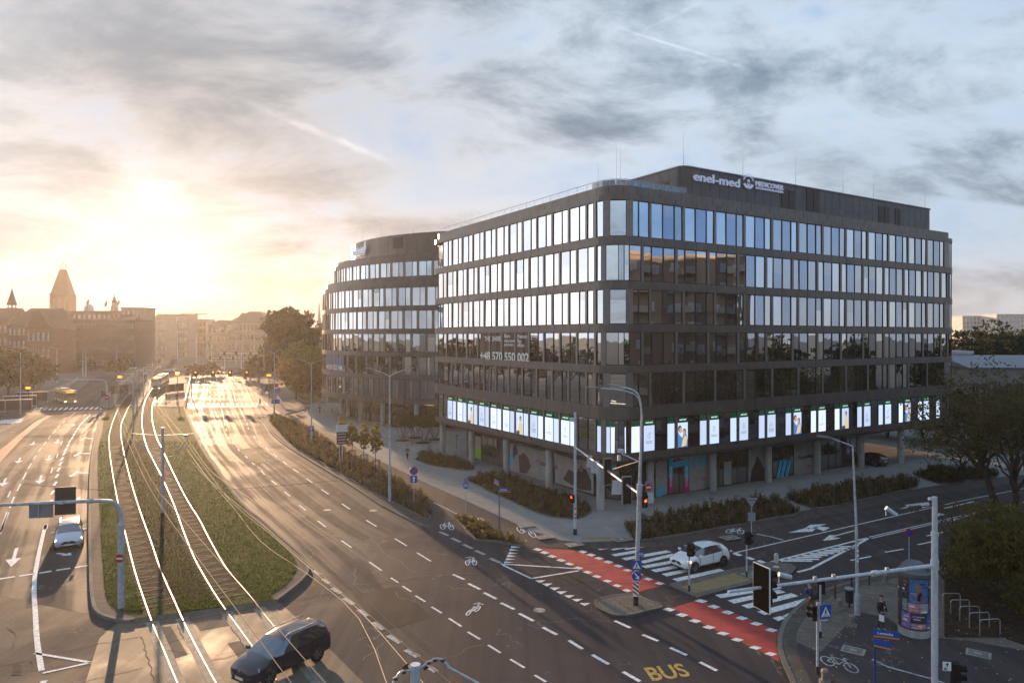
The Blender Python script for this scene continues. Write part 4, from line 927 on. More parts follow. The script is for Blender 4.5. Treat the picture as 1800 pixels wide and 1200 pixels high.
# roof letters
M_SIGN = mat('sign_letters', (.52,.56,.68), .4, emit=(.62,.70,1.0), estr=.07)
def roof_text(txt, xa, xb, ya, yb, ex=.07, bold=.0, d=.22, name='sign_lettering', row=0):
    uu, ue = phu(xa), phu(xb); p = PH.at(uu, d); z0 = zat(p, ya); z1 = zat(p, yb); q0 = PH.at(uu, d, z0); q1 = PH.at(ue, d, z0)
    m = MB(); add_text(m, txt, q0, q1-q0, Vector((0,0,z1-z0)), 0, extrude=ex, bold=bold); return loc(m).build(name, M_SIGN, ph)
roof_text('enel-med', 1216, 1297, 317, 301.5, bold=.008); roof_text('MEDICOVER', 1325, 1373.5, 326.5, 318); roof_text('STOMATOLOGIA', 1325.5, 1373.5, 332, 328.3, bold=.0)
m = MB(); uu = phu(1312); p = PH.at(uu, .2); zc = zat(p, 320.5)
for a0, a1, r0, r1 in ((15,165,.55,.66),(30,150,.76,.82),(200,262,.38,.66),(278,340,.38,.66)):
    for i in range(10):
        q = [R(a0+(a1-a0)*(i+j)/10) for j in (0,1)]
        m.add([PH.at(uu+r*math.cos(x)*1.2, .26, zc+r*math.sin(x)) for x, r in ((q[0],r0),(q[1],r0),(q[1],r1),(q[0],r1))], [(3,2,1,0)], 0)
m.add([PH.at(uu+.17*math.cos(a*.6), .27, zc+.12+.17*math.sin(a*.6)) for a in range(11)], [tuple(range(11))], 0)
m.add([PH.at(uu+a, .27, zc+b) for a, b in ((-.26,-.04),(0,-.21),(.26,-.04),(.12,-.38),(.0,-.72),(-.12,-.38))], [(0,1,2,3,4,5)], 0); loc(m).build('sign_emblem', M_SIGN, ph)
# roof railing and glass balustrade
RL = Path(outline(.55,.55,BV-.5,BW-.5,BR-.3)); M_BAL = glass('balustrade_glass', (.8,.9,.95), .18, (.07,.08,.085), .0, .1)
m = MB(); uL = 1.5; uEnd = RL.L*.5; ustop = su(1207, RL)
n = 60
pts = [RL.at(uL+(ustop-uL)*i/n, 0, 28.62) for i in range(n+1)]; m.tube(pts, .022, 6)
for i in range(0, n+1, 2): m.cyl(RL.at(uL+(ustop-uL)*i/n,0,27.9), pts[i], .018, n=6)
loc(m).build('roof_railing', M_GALV, office)
m = MB(); ug = su(1040, RL)
for i in range(8):
    a = ug+(ustop-ug)*i/8; b = ug+(ustop-ug)*(i+1)/8-.05; ubox(m, RL, a, b, -.06, -.045, 28.03, 28.58, 0)
loc(m).build('glass_balustrade', M_BAL, office)
m = MB()
for px, pt, uu in ((1206,232,phu(1206)),(1313,252,phu(1313)),(1406,268,phu(1406)),(1489,290,phu(1489)),(1636,318,phu(1636)),(1543,315,phu(1543))):
    p = PH.at(uu, -.5); m = MB(); m.cyl((p.x,p.y,30.6), (p.x,p.y,30.6+1.1), .03, .025, 5); m.cyl((p.x,p.y,31.7), (p.x,p.y,max(32.2, zat(p, pt))), .014, .006, 5); loc(m).build('lightning_rod', M_GALV, office)
for px, pt in ((789,367),(801,363),(950,330),(1021,283),(1105,250),(1117,262)):
    uu = su(px, RL); p = RL.at(uu, -2.0); m = MB(); m.cyl((p.x,p.y,27.3), (p.x,p.y,zat(p, pt)), .02, .008, 5); loc(m).build('lightning_rod', M_GALV, office)
# window banner on the left facade
def ful(px): return U_L1+BR-ray_left(px)
M_BAN = mat('banner_brown', (.13,.07,.045), .55, var=.15, vscale=1); M_BANT = mat('banner_text', (.75,.74,.72), .5)
m = MB(); ua, ub = ful(843), ful(931); z0, z1 = SILL[2]+.02, WT[2]-.02
n = 4; 
uu = ua
while uu < ub-.4: ubox(m, MP, uu, min(uu+.95, ub), -.125, -.11, z0, z1, 0); uu += 1.02
def ftxt(t, xa, xb, yb, h, bold=.0, spacing=1.):
    a = ful(xa); p = MP.at(a); z = zat(p, yb); q0 = MP.at(a,-.03,z); q1 = MP.at(ful(xb),-.03,z); add_text(m, t, q0, q1-q0, Vector((0,0,h)), 1, bold=bold, spacing=spacing)
ftxt('+48 570 550 002', 843.5, 929, 632.5, .98, .03); ftxt('THE  SHIRE', 851, 880, 599.5, .55, .02)
for t, xa, xb, y in (('Biura',886,896,593.5),('elastyczne',886,904,602.5),('premium',886,902,609.5),('Premium',909,926,594.5),('flex',909,916,602.5),('offices',909,921,609.5)): ftxt(t, xa, xb, y, .40, .015)
loc(m).build('window_banner', [M_BAN, M_BANT], office)

# ------------------------------------------------------------------ round office building behind
C2 = Vector((-2.2, 146.2)); office2 = thing('office_building', 'curved dark office building with a drum shaped front beyond the plaza trees', 'office building', (*C2, 0))
def ring2(r, a0=165, a1=325, n=64): return Path([(C2.x+r*math.cos(R(a0+(a1-a0)*i/n)), C2.y+r*math.sin(R(a0+(a1-a0)*i/n))) for i in range(n+1)])
Q = ring2(36.2); S2 = [5.05+3.74*k for k in range(5)]
def back2(mb, r, z0, z1, mi=0):
    P = ring2(r); mb.prism([(p.x,p.y) for p in P.p], z0, z1, mi)
for k in range(6):
    z0 = S2[k]-.72 if k < 5 else S2[4]+3.05; z1 = S2[k] if k < 5 else z0+.8
    if k == 0: z0 = 4.1
    mb = MB(); band(mb, Q, 0, Q.L, z0, z1, 1.34); loc(mb, C2).build('spandrel_band', [M_CLAD, M_CLADS], office2)
mb = MB(); back2(mb, 35.5, 4.12, S2[4]+3.6); loc(mb, C2).build('inner_wall', M_CLADS, office2)
Qb = ring2(35.7); mb = MB(); band(mb, Qb, 0, Qb.L, S2[4]+3.85+.004, S2[4]+4.75, 1.34); loc(mb, C2).build('parapet', [M_CLAD, M_CLADS], office2)
Qc = ring2(34.4, 168, 322); ZT = S2[4]+3.85
mb = MB(); band(mb, Qc, 0, Qc.L, ZT+.9, 24.95, 1.34) if 24.95 > ZT+1.0 else None; loc(mb, C2).build('spandrel_band', [M_CLAD, M_CLADS], office2); mb = MB(); band(mb, Qc, 0, Qc.L, 27.42, 28.1, 1.34); loc(mb, C2).build('spandrel_band', [M_CLAD, M_CLADS], office2)
mb = MB(); back2(mb, 33.8, ZT-.3, 27.5); loc(mb, C2).build('inner_wall', M_CLADS, office2)
Qd = ring2(34.0, 168, 322); mb = MB(); band(mb, Qd, 0, Qd.L, 28.104, 28.75, 1.34); loc(mb, C2).build('parapet', [M_CLAD, M_CLADS], office2)
Qe = ring2(30.6, 172, 318); mb = MB()
for i in range(4): band(mb, Qe, 0, Qe.L, 28.2+i*1.12, 28.2+(i+1)*1.12-.012, 2.2)
back2(mb, 30.5, 28.0, 32.6); p2 = loc(mb, C2).build('penthouse', [M_CLAD, M_CLADS], office2)
rest = MB(); WIN_N[0] = 0
mb = MB(); back2(mb, 35.3, 4.02, 4.10); loc(mb, C2).build('soffit', M_CLAD, office2)
for k in range(6):
    P = Q if k < 5 else Qc; z0, z1 = (S2[k], S2[k]+3.02) if k < 5 else (24.95, 27.42); u = 36.2*R(14)+(1.2 if k % 2 else 0); b = 0
    while u < P.L-3:
        mb = MB(); gk = [1,1] if k > 2 else [random.choice([1,2,3,3]), random.choice([1,2,3])]
        window_unit(mb, P, u, [(1.4,gk[0]),(.93,gk[1])], .37, z0, z1); vis = u < 36.2*R(14)+46; emit(mb, vis and WIN_N[0] < 100, office2, C2); u += 2.7
    mb = MB(); window_unit(mb, P, .2, [(1.5,1)], .3, z0, z1); emit(mb, False, office2, C2)
loc(rest, C2).build('window', GLM, office2, kind='stuff')
for x, y in ((600,725.6),(611.3,733),(633,740),(672,749),(732,757)):
    p = G(x,y,.05); mb = MB(); mb.lathe([(.38,.04),(.38,4.2)], (p.x-C2.x, p.y-C2.y+.3, 0), 18); mb.build('column', M_CONC, office2)
SF2 = ring2(31.8); mb = MB(); n = 60
for i in range(n):
    a, b = SF2.L*i/n, SF2.L*(i+1)/n; ubox(mb, SF2, a-.06, a+.06, -.05, .05, .05, 4.1, 0); mb.add([SF2.at(a,0,.05), SF2.at(b,0,.05), SF2.at(b,0,4.1), SF2.at(a,0,4.1)], [(0,1,2,3)], 1); ubox(mb, SF2, a+.06, b-.06, -.03, .04, 3.0, 3.1, 0)
loc(mb, C2).build('shop_front', SMATS, office2)
def s2u(px, P): return su(px, P, 0, P.L)
M_LAMPW = mat('warm_light', (.8,.7,.5), .4, emit=(1.,.66,.28), estr=1.6)
for px, py, wd in ((656,706,2.6),(760,717,1.6),):
    uu = s2u(px, SF2); p = SF2.at(uu, 1.0); mb = MB(); ubox(mb, SF2, uu-wd/2, uu+wd/2, .9, 1.3, 3.75, 3.9, 0); loc(mb, C2).build('light_panel', M_LAMPW, office2)
M_LW = mat('office_light', (.8,.8,.8), .4, emit=(1.,.93,.8), estr=.75)
for i in range(3):
    for j in range(2):
        uu = s2u(669+j*6.5, Q); p = Q.at(uu); z = zat(p, 671+i*5.0); mb = MB(); ubox(mb, Q, uu-.22, uu+.22, -.2, -.15, z-.1, z+.1, 0); loc(mb, C2).build('ceiling_light', M_LW, office2)
# louvre, banner and roof sign of the round building
mb = MB(); ua, ub = s2u(691, Qe), s2u(708, Qe); ubox(mb, Qe, ua, ub, -.02, .05, 30.3, 32.2, 0); loc(mb, C2).build('louvre', mat('louvre_brown', (.04,.032,.03), .5), p2)
M_BANB = mat('banner_blue', (.10,.16,.30), .5); mb = MB(); ua, ub = s2u(573, Q), s2u(603, Q); uu = ua
while uu < ub-.3: ubox(mb, Q, uu, min(uu+1.0,ub), -.125, -.11, S2[1]+.05, S2[1]+2.95, 0); uu += 1.12
q0 = Q.at(ua,-.02,S2[1]+.3); q1 = Q.at(ub,-.02,S2[1]+.3)
for i, s in enumerate(('+48','501','022','146')):
    a = ua+(ub-ua)*(i*.25+.02); b = ua+(ub-ua)*(i*.25+.22); add_text(mb, s, Q.at(a,-.02,S2[1]+.3), Q.at(b,-.02,S2[1]+.3)-Q.at(a,-.02,S2[1]+.3), Vector((0,0,.95)), 1, bold=.02)
loc(mb, C2).build('window_banner', [M_BANB, M_BANT], office2)
mb = MB(); ua, ub = s2u(624, Qe), s2u(648, Qe); a = Qe.at(ua,.5,29.9); b = Qe.at(ub,.5,29.9)
add_text(mb, 'infinity', a, b-a, Vector((0,0,1.7)), 0, extrude=.08, bold=.05)
c = (a+b)/2; t = (b-a).normalized()
mb.add([b-t*1.6+Vector((0,0,1.3)), b+Vector((0,0,1.1)), b-t*.5+Vector((0,0,2.9))], [(0,1,2)], 0); mb.add([a+t*1.4, a+t*3.4, a+t*2.2-Vector((0,0,1.2))], [(0,1,2)], 0)
loc(mb, C2).build('sign_lettering', M_SIGN, p2)
for px, pt in ((632,398),(665,385),(721,382),(680,403)):
    uu = s2u(px, Qe); p = Qe.at(uu, -.6); mb = MB(); mb.cyl((p.x,p.y,32.5), (p.x,p.y,zat(p, pt)), .03, .012, 5); loc(mb, C2).build('lightning_rod', M_GALV, office2)
# ------------------------------------------------------------------ vegetation
def leafquad(mb, p, s, mi=0, up=0.0):
    a = Vector((random.gauss(0,1), random.gauss(0,1), random.gauss(0,1)*.8+up)).normalized(); b = a.orthogonal().normalized(); b = Matrix.Rotation(random.uniform(0,6.28), 3, a) @ b
    w_ = a.cross(b)*s*.5; l = b*s
    mb.add([p-l*.7, p+w_*.9, p+l*.8, p-w_*.9], [(0,1,2,3)], mi)
def crown(mb, blobs, n, s, mi=0, shell=.35):
    vols = [b[1]**3 for b in blobs]; T = sum(vols)
    for (c, r, sz), v in zip(blobs, vols):
        k = int(n*v/T)
        # clusters of leaves give light and dark clumps with gaps
        cl = max(4, k//14)
        for _ in range(cl):
            d = Vector((random.gauss(0,1), random.gauss(0,1), random.gauss(0,1))).normalized(); rr = r*(random.uniform(shell, 1)**.6)*random.choice((1,1,1,1.12)); q = Vector(c)+Vector((d.x*rr, d.y*rr, d.z*rr*sz)); cr = r*random.uniform(.12,.24)
            for _ in range(14):
                leafquad(mb, q+Vector((random.gauss(0,cr*.6), random.gauss(0,cr*.6), random.gauss(0,cr*.45))), s*random.uniform(.6,1.3), mi)
def limb(mb, a, b, r0, r1, k=4, wob=.12, mi=0):
    a, b = Vector(a), Vector(b); L = (b-a).length; pts = [a]
    for i in range(1, k): pts.append(a.lerp(b, i/k)+Vector((random.gauss(0,L*wob/k), random.gauss(0,L*wob/k), random.gauss(0,L*wob*.4/k))))
    pts.append(b); mb.tube(pts, [r0+(r1-r0)*i/k for i in range(k+1)], 7, mi); return pts
M_BARK = mat('bark', (.055,.042,.033), .9, var=.4, vscale=6, bump=.8, bscale=18, stretch=(1,1,.3))
F_DG = foliage('leaves_dark', (.018,.024,.010), (.050,.052,.020)); F_OL = foliage('leaves_olive', (.040,.042,.013), (.105,.092,.028)); F_OR = foliage('leaves_autumn', (.10,.055,.016), (.22,.13,.03), .45)
F_YG = foliage('leaves_yellow_green', (.065,.070,.016), (.25,.21,.045), .5); F_FAR = foliage('leaves_far', (.020,.024,.010), (.048,.050,.020), .3); F_BR = foliage('leaves_brown', (.055,.046,.022), (.15,.12,.052), .4)
def tree(base, h, cw, label, fol, name='tree', nleaf=3000, ls=.28, trunk=.22, cb=.3, group=None, sz=.8, nb=7, lean=(0,0), cat='tree', limbs=6):
    t = thing(name, label, cat, (base[0], base[1], 0), 0, group); rc = cw/2; z0 = h*cb
    top = Vector((lean[0], lean[1], h*.62)); tm = MB(); limb(tm, (0,0,0), (lean[0]*.5, lean[1]*.5, z0), trunk, trunk*.75, 4, .08); limb(tm, (lean[0]*.5, lean[1]*.5, z0), top, trunk*.75, trunk*.25, 4, .15)
    bl = []; ch = h-z0
    for i in range(nb):
        a = 6.283*i/nb+random.uniform(-.3,.3); rr = rc*random.uniform(.35,.62); z = z0+ch*random.uniform(.30,.72)
        br = min(rc*random.uniform(.42,.58), ch*.5); bl.append(((lean[0]+rr*math.cos(a), lean[1]+rr*math.sin(a), max(z, z0+br*sz*.8)), br, sz))
        if i < limbs: limb(tm, (lean[0]*.6, lean[1]*.6, z0*.9+ch*.1*(i%3)), (lean[0]+rr*math.cos(a), lean[1]+rr*math.sin(a), z), trunk*.45, trunk*.08, 4, .2)
    bl.append(((lean[0], lean[1], h-ch*.27), min(rc*.55, ch*.30), .9))
    tm.build('trunk', M_BARK, t); cm = MB(); crown(cm, bl, nleaf, ls); cm.build('crown', fol, t); return t

def inside(p, poly):
    c = False; n = len(poly)
    for i in range(n):
        a, b = poly[i], poly[i-1]
        if (a[1] > p[1]) != (b[1] > p[1]) and p[0] < (b[0]-a[0])*(p[1]-a[1])/(b[1]-a[1])+a[0]: c = not c
    return c
def plant_bed(poly, name, dens, h, fols, flower=0., seed=1, tall=.12):
    random.seed(seed); xs = [p[0] for p in poly]; ys = [p[1] for p in poly]; mb = MB(); A = (max(xs)-min(xs))*(max(ys)-min(ys))
    hh = []
    for _ in range(int(A*dens)):
        x, y = random.uniform(min(xs), max(xs)), random.uniform(min(ys), max(ys))
        if not inside((x, y), poly): continue
        H = h*random.uniform(.35, 1.0)*(1.45 if random.random() < tall else 1); r = random.uniform(.16, .38); mi = random.choice(range(len(fols)))
        for _ in range(9):    # blades and sprigs
            a = random.uniform(0, 6.28); rr = r*random.random(); d = Vector((math.cos(a)*r*.9, math.sin(a)*r*.9, H*random.uniform(.6,1.0))); p = Vector((x+math.cos(a)*rr*.4, y+math.sin(a)*rr*.4, .1)); n = Vector((-math.sin(a), math.cos(a), 0))*random.uniform(.02,.05)
            mb.add([p-n, p+n, p+d*.7+n*.8, p+d-n*.2], [(0,1,2,3)], mi)
        for _ in range(11):
            a = random.uniform(0, 6.28); rr = r*random.random()**.5; z = .1+H*math.sqrt(max(0, 1-(rr/r)**2*.8))*random.uniform(.5,1.0); leafquad(mb, Vector((x+rr*math.cos(a), y+rr*math.sin(a), z)), random.uniform(.06,.15), mi, .5)
        if random.random() < flower:
            for _ in range(3): leafquad(mb, Vector((x+random.gauss(0,r*.5), y+random.gauss(0,r*.5), .1+H*random.uniform(.9,1.1))), .055, len(fols))
    o = mb.build(name, fols+[mat('dry_flower', (.42,.32,.28), .7)]); tag(o, None, None, None, 'stuff'); return o
F_SG = foliage('shrub_grey_brown', (.075,.062,.040), (.18,.145,.095), .35)
FB = [F_BR, F_OL, F_SG, foliage('leaves_reddish', (.060,.040,.028), (.13,.085,.05), .35), F_SG]
plant_bed(BEDS['bed1'], 'shrub_bed', 4.2, .95, FB, .06, 11, .2)
plant_bed(BEDS['bedA'], 'shrub_bed', 7, .6, [F_OL, F_BR], .0, 12)
plant_bed(BEDS['bed2'], 'shrub_bed', 8, .75, [F_OL, F_BR, F_DG], .02, 13)
plant_bed(BEDS['bed3'], 'shrub_bed', 5.2, .75, [F_OL, F_BR, F_SG, FB[3], F_DG], .08, 14, .2)
plant_bed(BEDS['bed4'], 'shrub_bed', 5.0, .9, [F_OL, F_BR, F_DG, FB[3], F_SG], .22, 15, .2)
plant_bed(BEDS['bed5'], 'shrub_bed', 4.6, .9, [F_OL, F_BR, F_DG, FB[3], F_SG], .14, 16, .2)
plant_bed(BEDS['bed6'], 'shrub_bed', 4, .8, [F_DG, F_OL], .0, 17)
# turf tufts on the tram verge
random.seed(5); mb = MB(); gp = [(p[0], p[1]) for p in GRASS_POLY]; band_polys = []
for oa, ob in TB:
    band_polys.append([tuple(p) for p in oa]+[tuple(p) for p in reversed(ob)])
for _ in range(65000):
    y = 38+62*random.random()**1.7; x = random.uniform(-.62, -.28)*y; 
    if not inside((x, y), gp): continue
    tr = inside((x,y), band_polys[0]) or inside((x,y), band_polys[1])
    if tr and random.random() < .93: continue
    s = random.uniform(.018,.042)*(1+y*.010); a = random.uniform(0,6.28); n = Vector((math.cos(a), math.sin(a), 0))*s*.4; d = Vector((random.gauss(0,.05), random.gauss(0,.05), s*1.3)); p = Vector((x, y, .15))
    mb.add([p-n, p+n, p+d+n*.3, p+d-n*.6], [(0,1,2,3)], 0 if random.random() < .7 else 1)
o = mb.build('grass', [foliage('grass_blades', (.036,.075,.013), (.095,.135,.028), .4), foliage('dry_grass', (.07,.06,.025), (.12,.10,.04), .4)]); tag(o, kind='stuff')
# fallen leaves on the corner pavement
mb = MB(); cpl = [(p[0], p[1]) for p in CP]
for _ in range(420):
    y = random.uniform(26, 46); x = random.uniform(.35*y, .75*y)
    if inside((x,y), cpl): leafquad(mb, Vector((x,y,.145)), random.uniform(.05,.11), 0, 6)
for _ in range(200):
    p = G(random.uniform(1150,1480), random.uniform(905,960)); leafquad(mb, Vector((p.x,p.y,.09)), random.uniform(.05,.1), 0, 6)
o = mb.build('fallen_leaves', mat('fallen_leaf', (.34,.25,.13), .7, var=.5, vscale=3)); tag(o, kind='stuff')

random.seed(21)
def atd(px, Y): return ((px-900)/F_PX*Y, Y)
def zpx(py, Y): return CAMH-(py-HORZ)*Y/F_PX
# big trees by the lawn left of the round building
x, y = atd(512, 215); tree((x,y), zpx(534,215), 19.0, 'tall full dark tree rising above the lawn left of the round office', F_FAR, nleaf=11000, ls=.75, trunk=.5, cb=.12, nb=12, sz=.9)
x, y = atd(548, 158); tree((x,y), zpx(638,158), 9.5, 'low autumn orange tree against the edge of the round office', F_OR, nleaf=4200, ls=.42, trunk=.25, cb=.2, nb=8)
x, y = atd(520, 168); tree((x,y), zpx(628,168), 9.5, 'bushy orange brown tree at the left rim of the lawn', F_OR, nleaf=4200, ls=.45, trunk=.28, cb=.18, nb=8)
x, y = atd(527, 205); tree((x,y), zpx(598,205), 13, 'rounded olive gold tree between the tall dark tree and the orange ones', F_YG, nleaf=5200, ls=.55, trunk=.3, cb=.15, nb=9)
x, y = atd(487, 235); tree((x,y), zpx(606,235), 12, 'dark green tree behind the tall lamp posts left of the lawn', F_FAR, nleaf=3600, ls=.6, trunk=.3, cb=.15, nb=8)
x, y = atd(562, 172); tree((x,y), zpx(600,172), 9, 'golden tree half hidden behind the round office edge', F_YG, nleaf=3200, ls=.5, trunk=.25, cb=.15, nb=7)
# left park trees
for px, Y, ty, wd, lab, f in ((-30,190,596,15,'broad dark tree cut by the left edge of the photo',F_FAR),(14,178,612,13,'dark tree behind the left bus stop lamp post',F_DG),(48,186,618,11,'round topped dark tree right of the left bus stop lamp post',F_FAR),(70,200,630,10,'low dark tree beside the small far kiosk on the left',F_FAR),(-75,160,600,14,'wide dark tree outside the left bus stop',F_DG)):
    x, y = atd(px, Y); tree((x,y), zpx(ty,Y), wd, lab, f, nleaf=4200, ls=.6, trunk=.35, cb=.08, nb=9, group='trees behind the left bus stop')
for px, Y, ty, wd, lab in ((100,300,625,12,'small dark tree before the strip windowed block at its left end'),(150,300,628,16,'wide dark tree before the middle of the strip windowed block'),(205,290,630,12,'small tree before the right end of the strip windowed block'),(345,260,640,9,'hazy bush beside the sunlit far junction'),(372,270,636,8,'little tree at the mouth of the far street'),(440,240,636,8,'dark tree before the far steep roofed block'),(455,225,622,10,'dark tree left of the tall far lamp posts')):
    x, y = atd(px, Y); tree((x,y), zpx(ty,Y), wd, lab, F_FAR, nleaf=1500, ls=.7, trunk=.3, cb=.08, nb=6, group='trees along the far junction')
# right: trees beyond the office
for px, Y, ty, wd, lab in ((1700,150,556,11,'dark tree right beside the far office corner'),(1742,140,548,12,'leafy tree before the white slab blocks on the right'),(1790,145,566,12,'dense tree at the right edge above the grey roofed hall'),(1722,170,572,12,'low tree behind the small white house'),(1835,130,560,12,'tree just past the right edge above the grey roofed hall'),(1770,175,575,13,'dark bushy tree standing behind the grey roofed hall')):
    x, y = atd(px, Y); tree((x,y), zpx(ty,Y), wd, lab, F_DG, nleaf=4200, ls=.42, trunk=.3, cb=.1, nb=8, group='trees beyond the office corner')
# right foreground trees over the side street
x, y = G(1752,905).xy; tree((x,y), 13.4, 11.5, 'large half bare tree with forked trunk hanging over the side street', F_BR, nleaf=4200, ls=.18, trunk=.30, cb=.26, nb=11, lean=(-.6,2.0), sz=.85, limbs=11)
x, y = G(1822,850).xy; tree((x,y), 11.5, 10.0, 'leaning dark trunked tree at the right edge beyond the street', F_BR, nleaf=5000, ls=.19, trunk=.32, cb=.3, nb=10, lean=(-1.5,0), limbs=9)
x, y = G(1800,925).xy; tree((x,y+1), 12.0, 9.5, 'brown leafy tree at the right photo edge between the street and the bush', F_BR, nleaf=4000, ls=.19, trunk=.28, cb=.22, nb=10, limbs=8)
x, y = G(1690,848).xy; tree((x,y), 7.0, 8.0, 'small spreading brown tree against the office corner', F_BR, nleaf=2600, ls=.17, trunk=.16, cb=.22, nb=8, limbs=8)
x, y = G(1690,985).xy; tree((x,y), 4.9, 5.0, 'thin nearly bare tree with curved trunk by the kerb', F_BR, nleaf=420, ls=.12, trunk=.13, cb=.22, nb=8, lean=(-.5,.3), limbs=8)
x, y = G(1800,1085).xy; tree((x+.6,y+1.3), 5.9, 6.6, 'dense yellow green bushy tree filling the right edge', foliage('leaves_bush', (.045,.044,.014), (.15,.125,.036), .45), 'tree', nleaf=9500, ls=.16, trunk=.16, cb=.05, nb=11, sz=1.0, limbs=3)
x, y = G(1745,1062).xy; tree((x+.5,y+2.2), 4.0, 4.4, 'low olive bush behind the bicycle racks', F_OL, 'bush', nleaf=3600, ls=.14, trunk=.07, cb=.03, nb=8, cat='bush', limbs=3)
x, y = G(1860,1130).xy; tree((x+.8,y+.8), 4.6, 5.0, 'dark bush at the right edge beside the last bicycle rack', F_OL, 'bush', nleaf=4200, ls=.15, trunk=.08, cb=.03, nb=8, cat='bush', limbs=3)
# young staked trees in the long bed
def young(px, by, ty, lab):
    b = G(px, by, .1); h = HZ(by, ty); t = thing('young_tree', lab, 'young tree', (b.x, b.y, .1), 0, 'young trees staked in the long planting bed')
    m = MB(); limb(m, (0,0,0), (0,0,h*.85), .05, .02, 4, .05); m.build('trunk', M_BARK, t)
    m = MB(); bl = [((random.gauss(0,.1), random.gauss(0,.1), h*f), r, 1.25) for f, r in ((.50,.42),(.62,.62),(.74,.60),(.86,.42),(.94,.25))]+[((random.choice((-.55,.55)), 0, h*.6), .4, 1.1)]
    crown(m, bl, 1500, .16); m.build('crown', F_YG, t)
    g = MB(); 
    for i in range(4):
        a = math.pi/4+i*math.pi/2; g.cyl((.5*math.cos(a), .5*math.sin(a), 0), (.5*math.cos(a), .5*math.sin(a), 1.75), .04, n=6)
    for z in (1.1, 1.7):
        for i in range(4):
            a = math.pi/4+i*math.pi/2; b2 = a+math.pi/2; g.cyl((.5*math.cos(a), .5*math.sin(a), z), (.5*math.cos(b2), .5*math.sin(b2), z), .03, n=5)
    g.build('tree_stakes', M_DARKM, t)
young(600.5,812,729,'staked young tree behind the white and brown direction board')
young(619,817,741,'staked young tree directly right of the direction board')
young(640,826,739,'staked young tree third along the row from the direction board')
young(661,837,742,'staked young tree nearest the double armed lamp post')
# multi stem trees on the plaza
def multistem(px, by, ty, wd, lab):
    b = G(px, by, .05); h = HZ(by, ty); t = thing('plaza_tree', lab, 'tree', (b.x, b.y, .05), 0, 'multi stemmed trees on the plaza')
    m = MB(); bl = []
    for i in range(5):
        a = i*1.256+random.random(); e = (wd*.33*math.cos(a), wd*.33*math.sin(a), h*.72); limb(m, (.15*math.cos(a), .15*math.sin(a), 0), e, .045, .02, 4, .1); bl.append((e, wd*.27, .55))
    bl.append(((0,0,h*.86), wd*.25, .5)); m.build('trunk', M_BARK, t); c = MB(); crown(c, bl, 1500, .2); c.build('crown', F_OL, t)
    d = MB(); d.lathe([(0,.02),(1.0,.02),(1.05,.0)], (0,0,0), 20); d.build('tree_pit', M_SOIL, t)
multistem(708.5,774,727,4.6,'left multi stemmed tree of the plaza cluster nearest the round office')
multistem(730,769,729,4.2,'multi stemmed plaza tree at the back of the cluster')
multistem(744,778,728,4.4,'front multi stemmed plaza tree right of the thin dark lamp')
multistem(764,772,727,4.4,'multi stemmed plaza tree partly hidden behind the office column')
# bare shrubs
for px, by, ty, lab in ((755,800,770,'bare twiggy shrub beside the left office columns'),(1200,925,882,'dry leafless shrub rising from the bed opposite the white car'),(1290,915,868,'dry leafless shrub near the middle of the roadside bed'),(676,850,815,'bare shrub beside the double armed lamp post'),(1395,880,850,'dry shrub where the two roadside beds meet')):
    b = G(px, by, .1); h = HZ(by, ty); m = MB(); random.seed(px)
    for i in range(16):
        a = random.uniform(0,6.28); limb(m, (0,0,0), (h*.5*math.cos(a)*random.random()*1.3, h*.5*math.sin(a), h*random.uniform(.6,1)), .014, .005, 4, .3)
    for i in range(90): leafquad(m, Vector((random.gauss(0,h*.3), random.gauss(0,h*.3), h*random.uniform(.4,1))), .07, 1)
    o = m.build('bare_shrub', [M_BARK, F_BR], loc=(b.x, b.y, .1)); tag(o, lab, 'shrub')

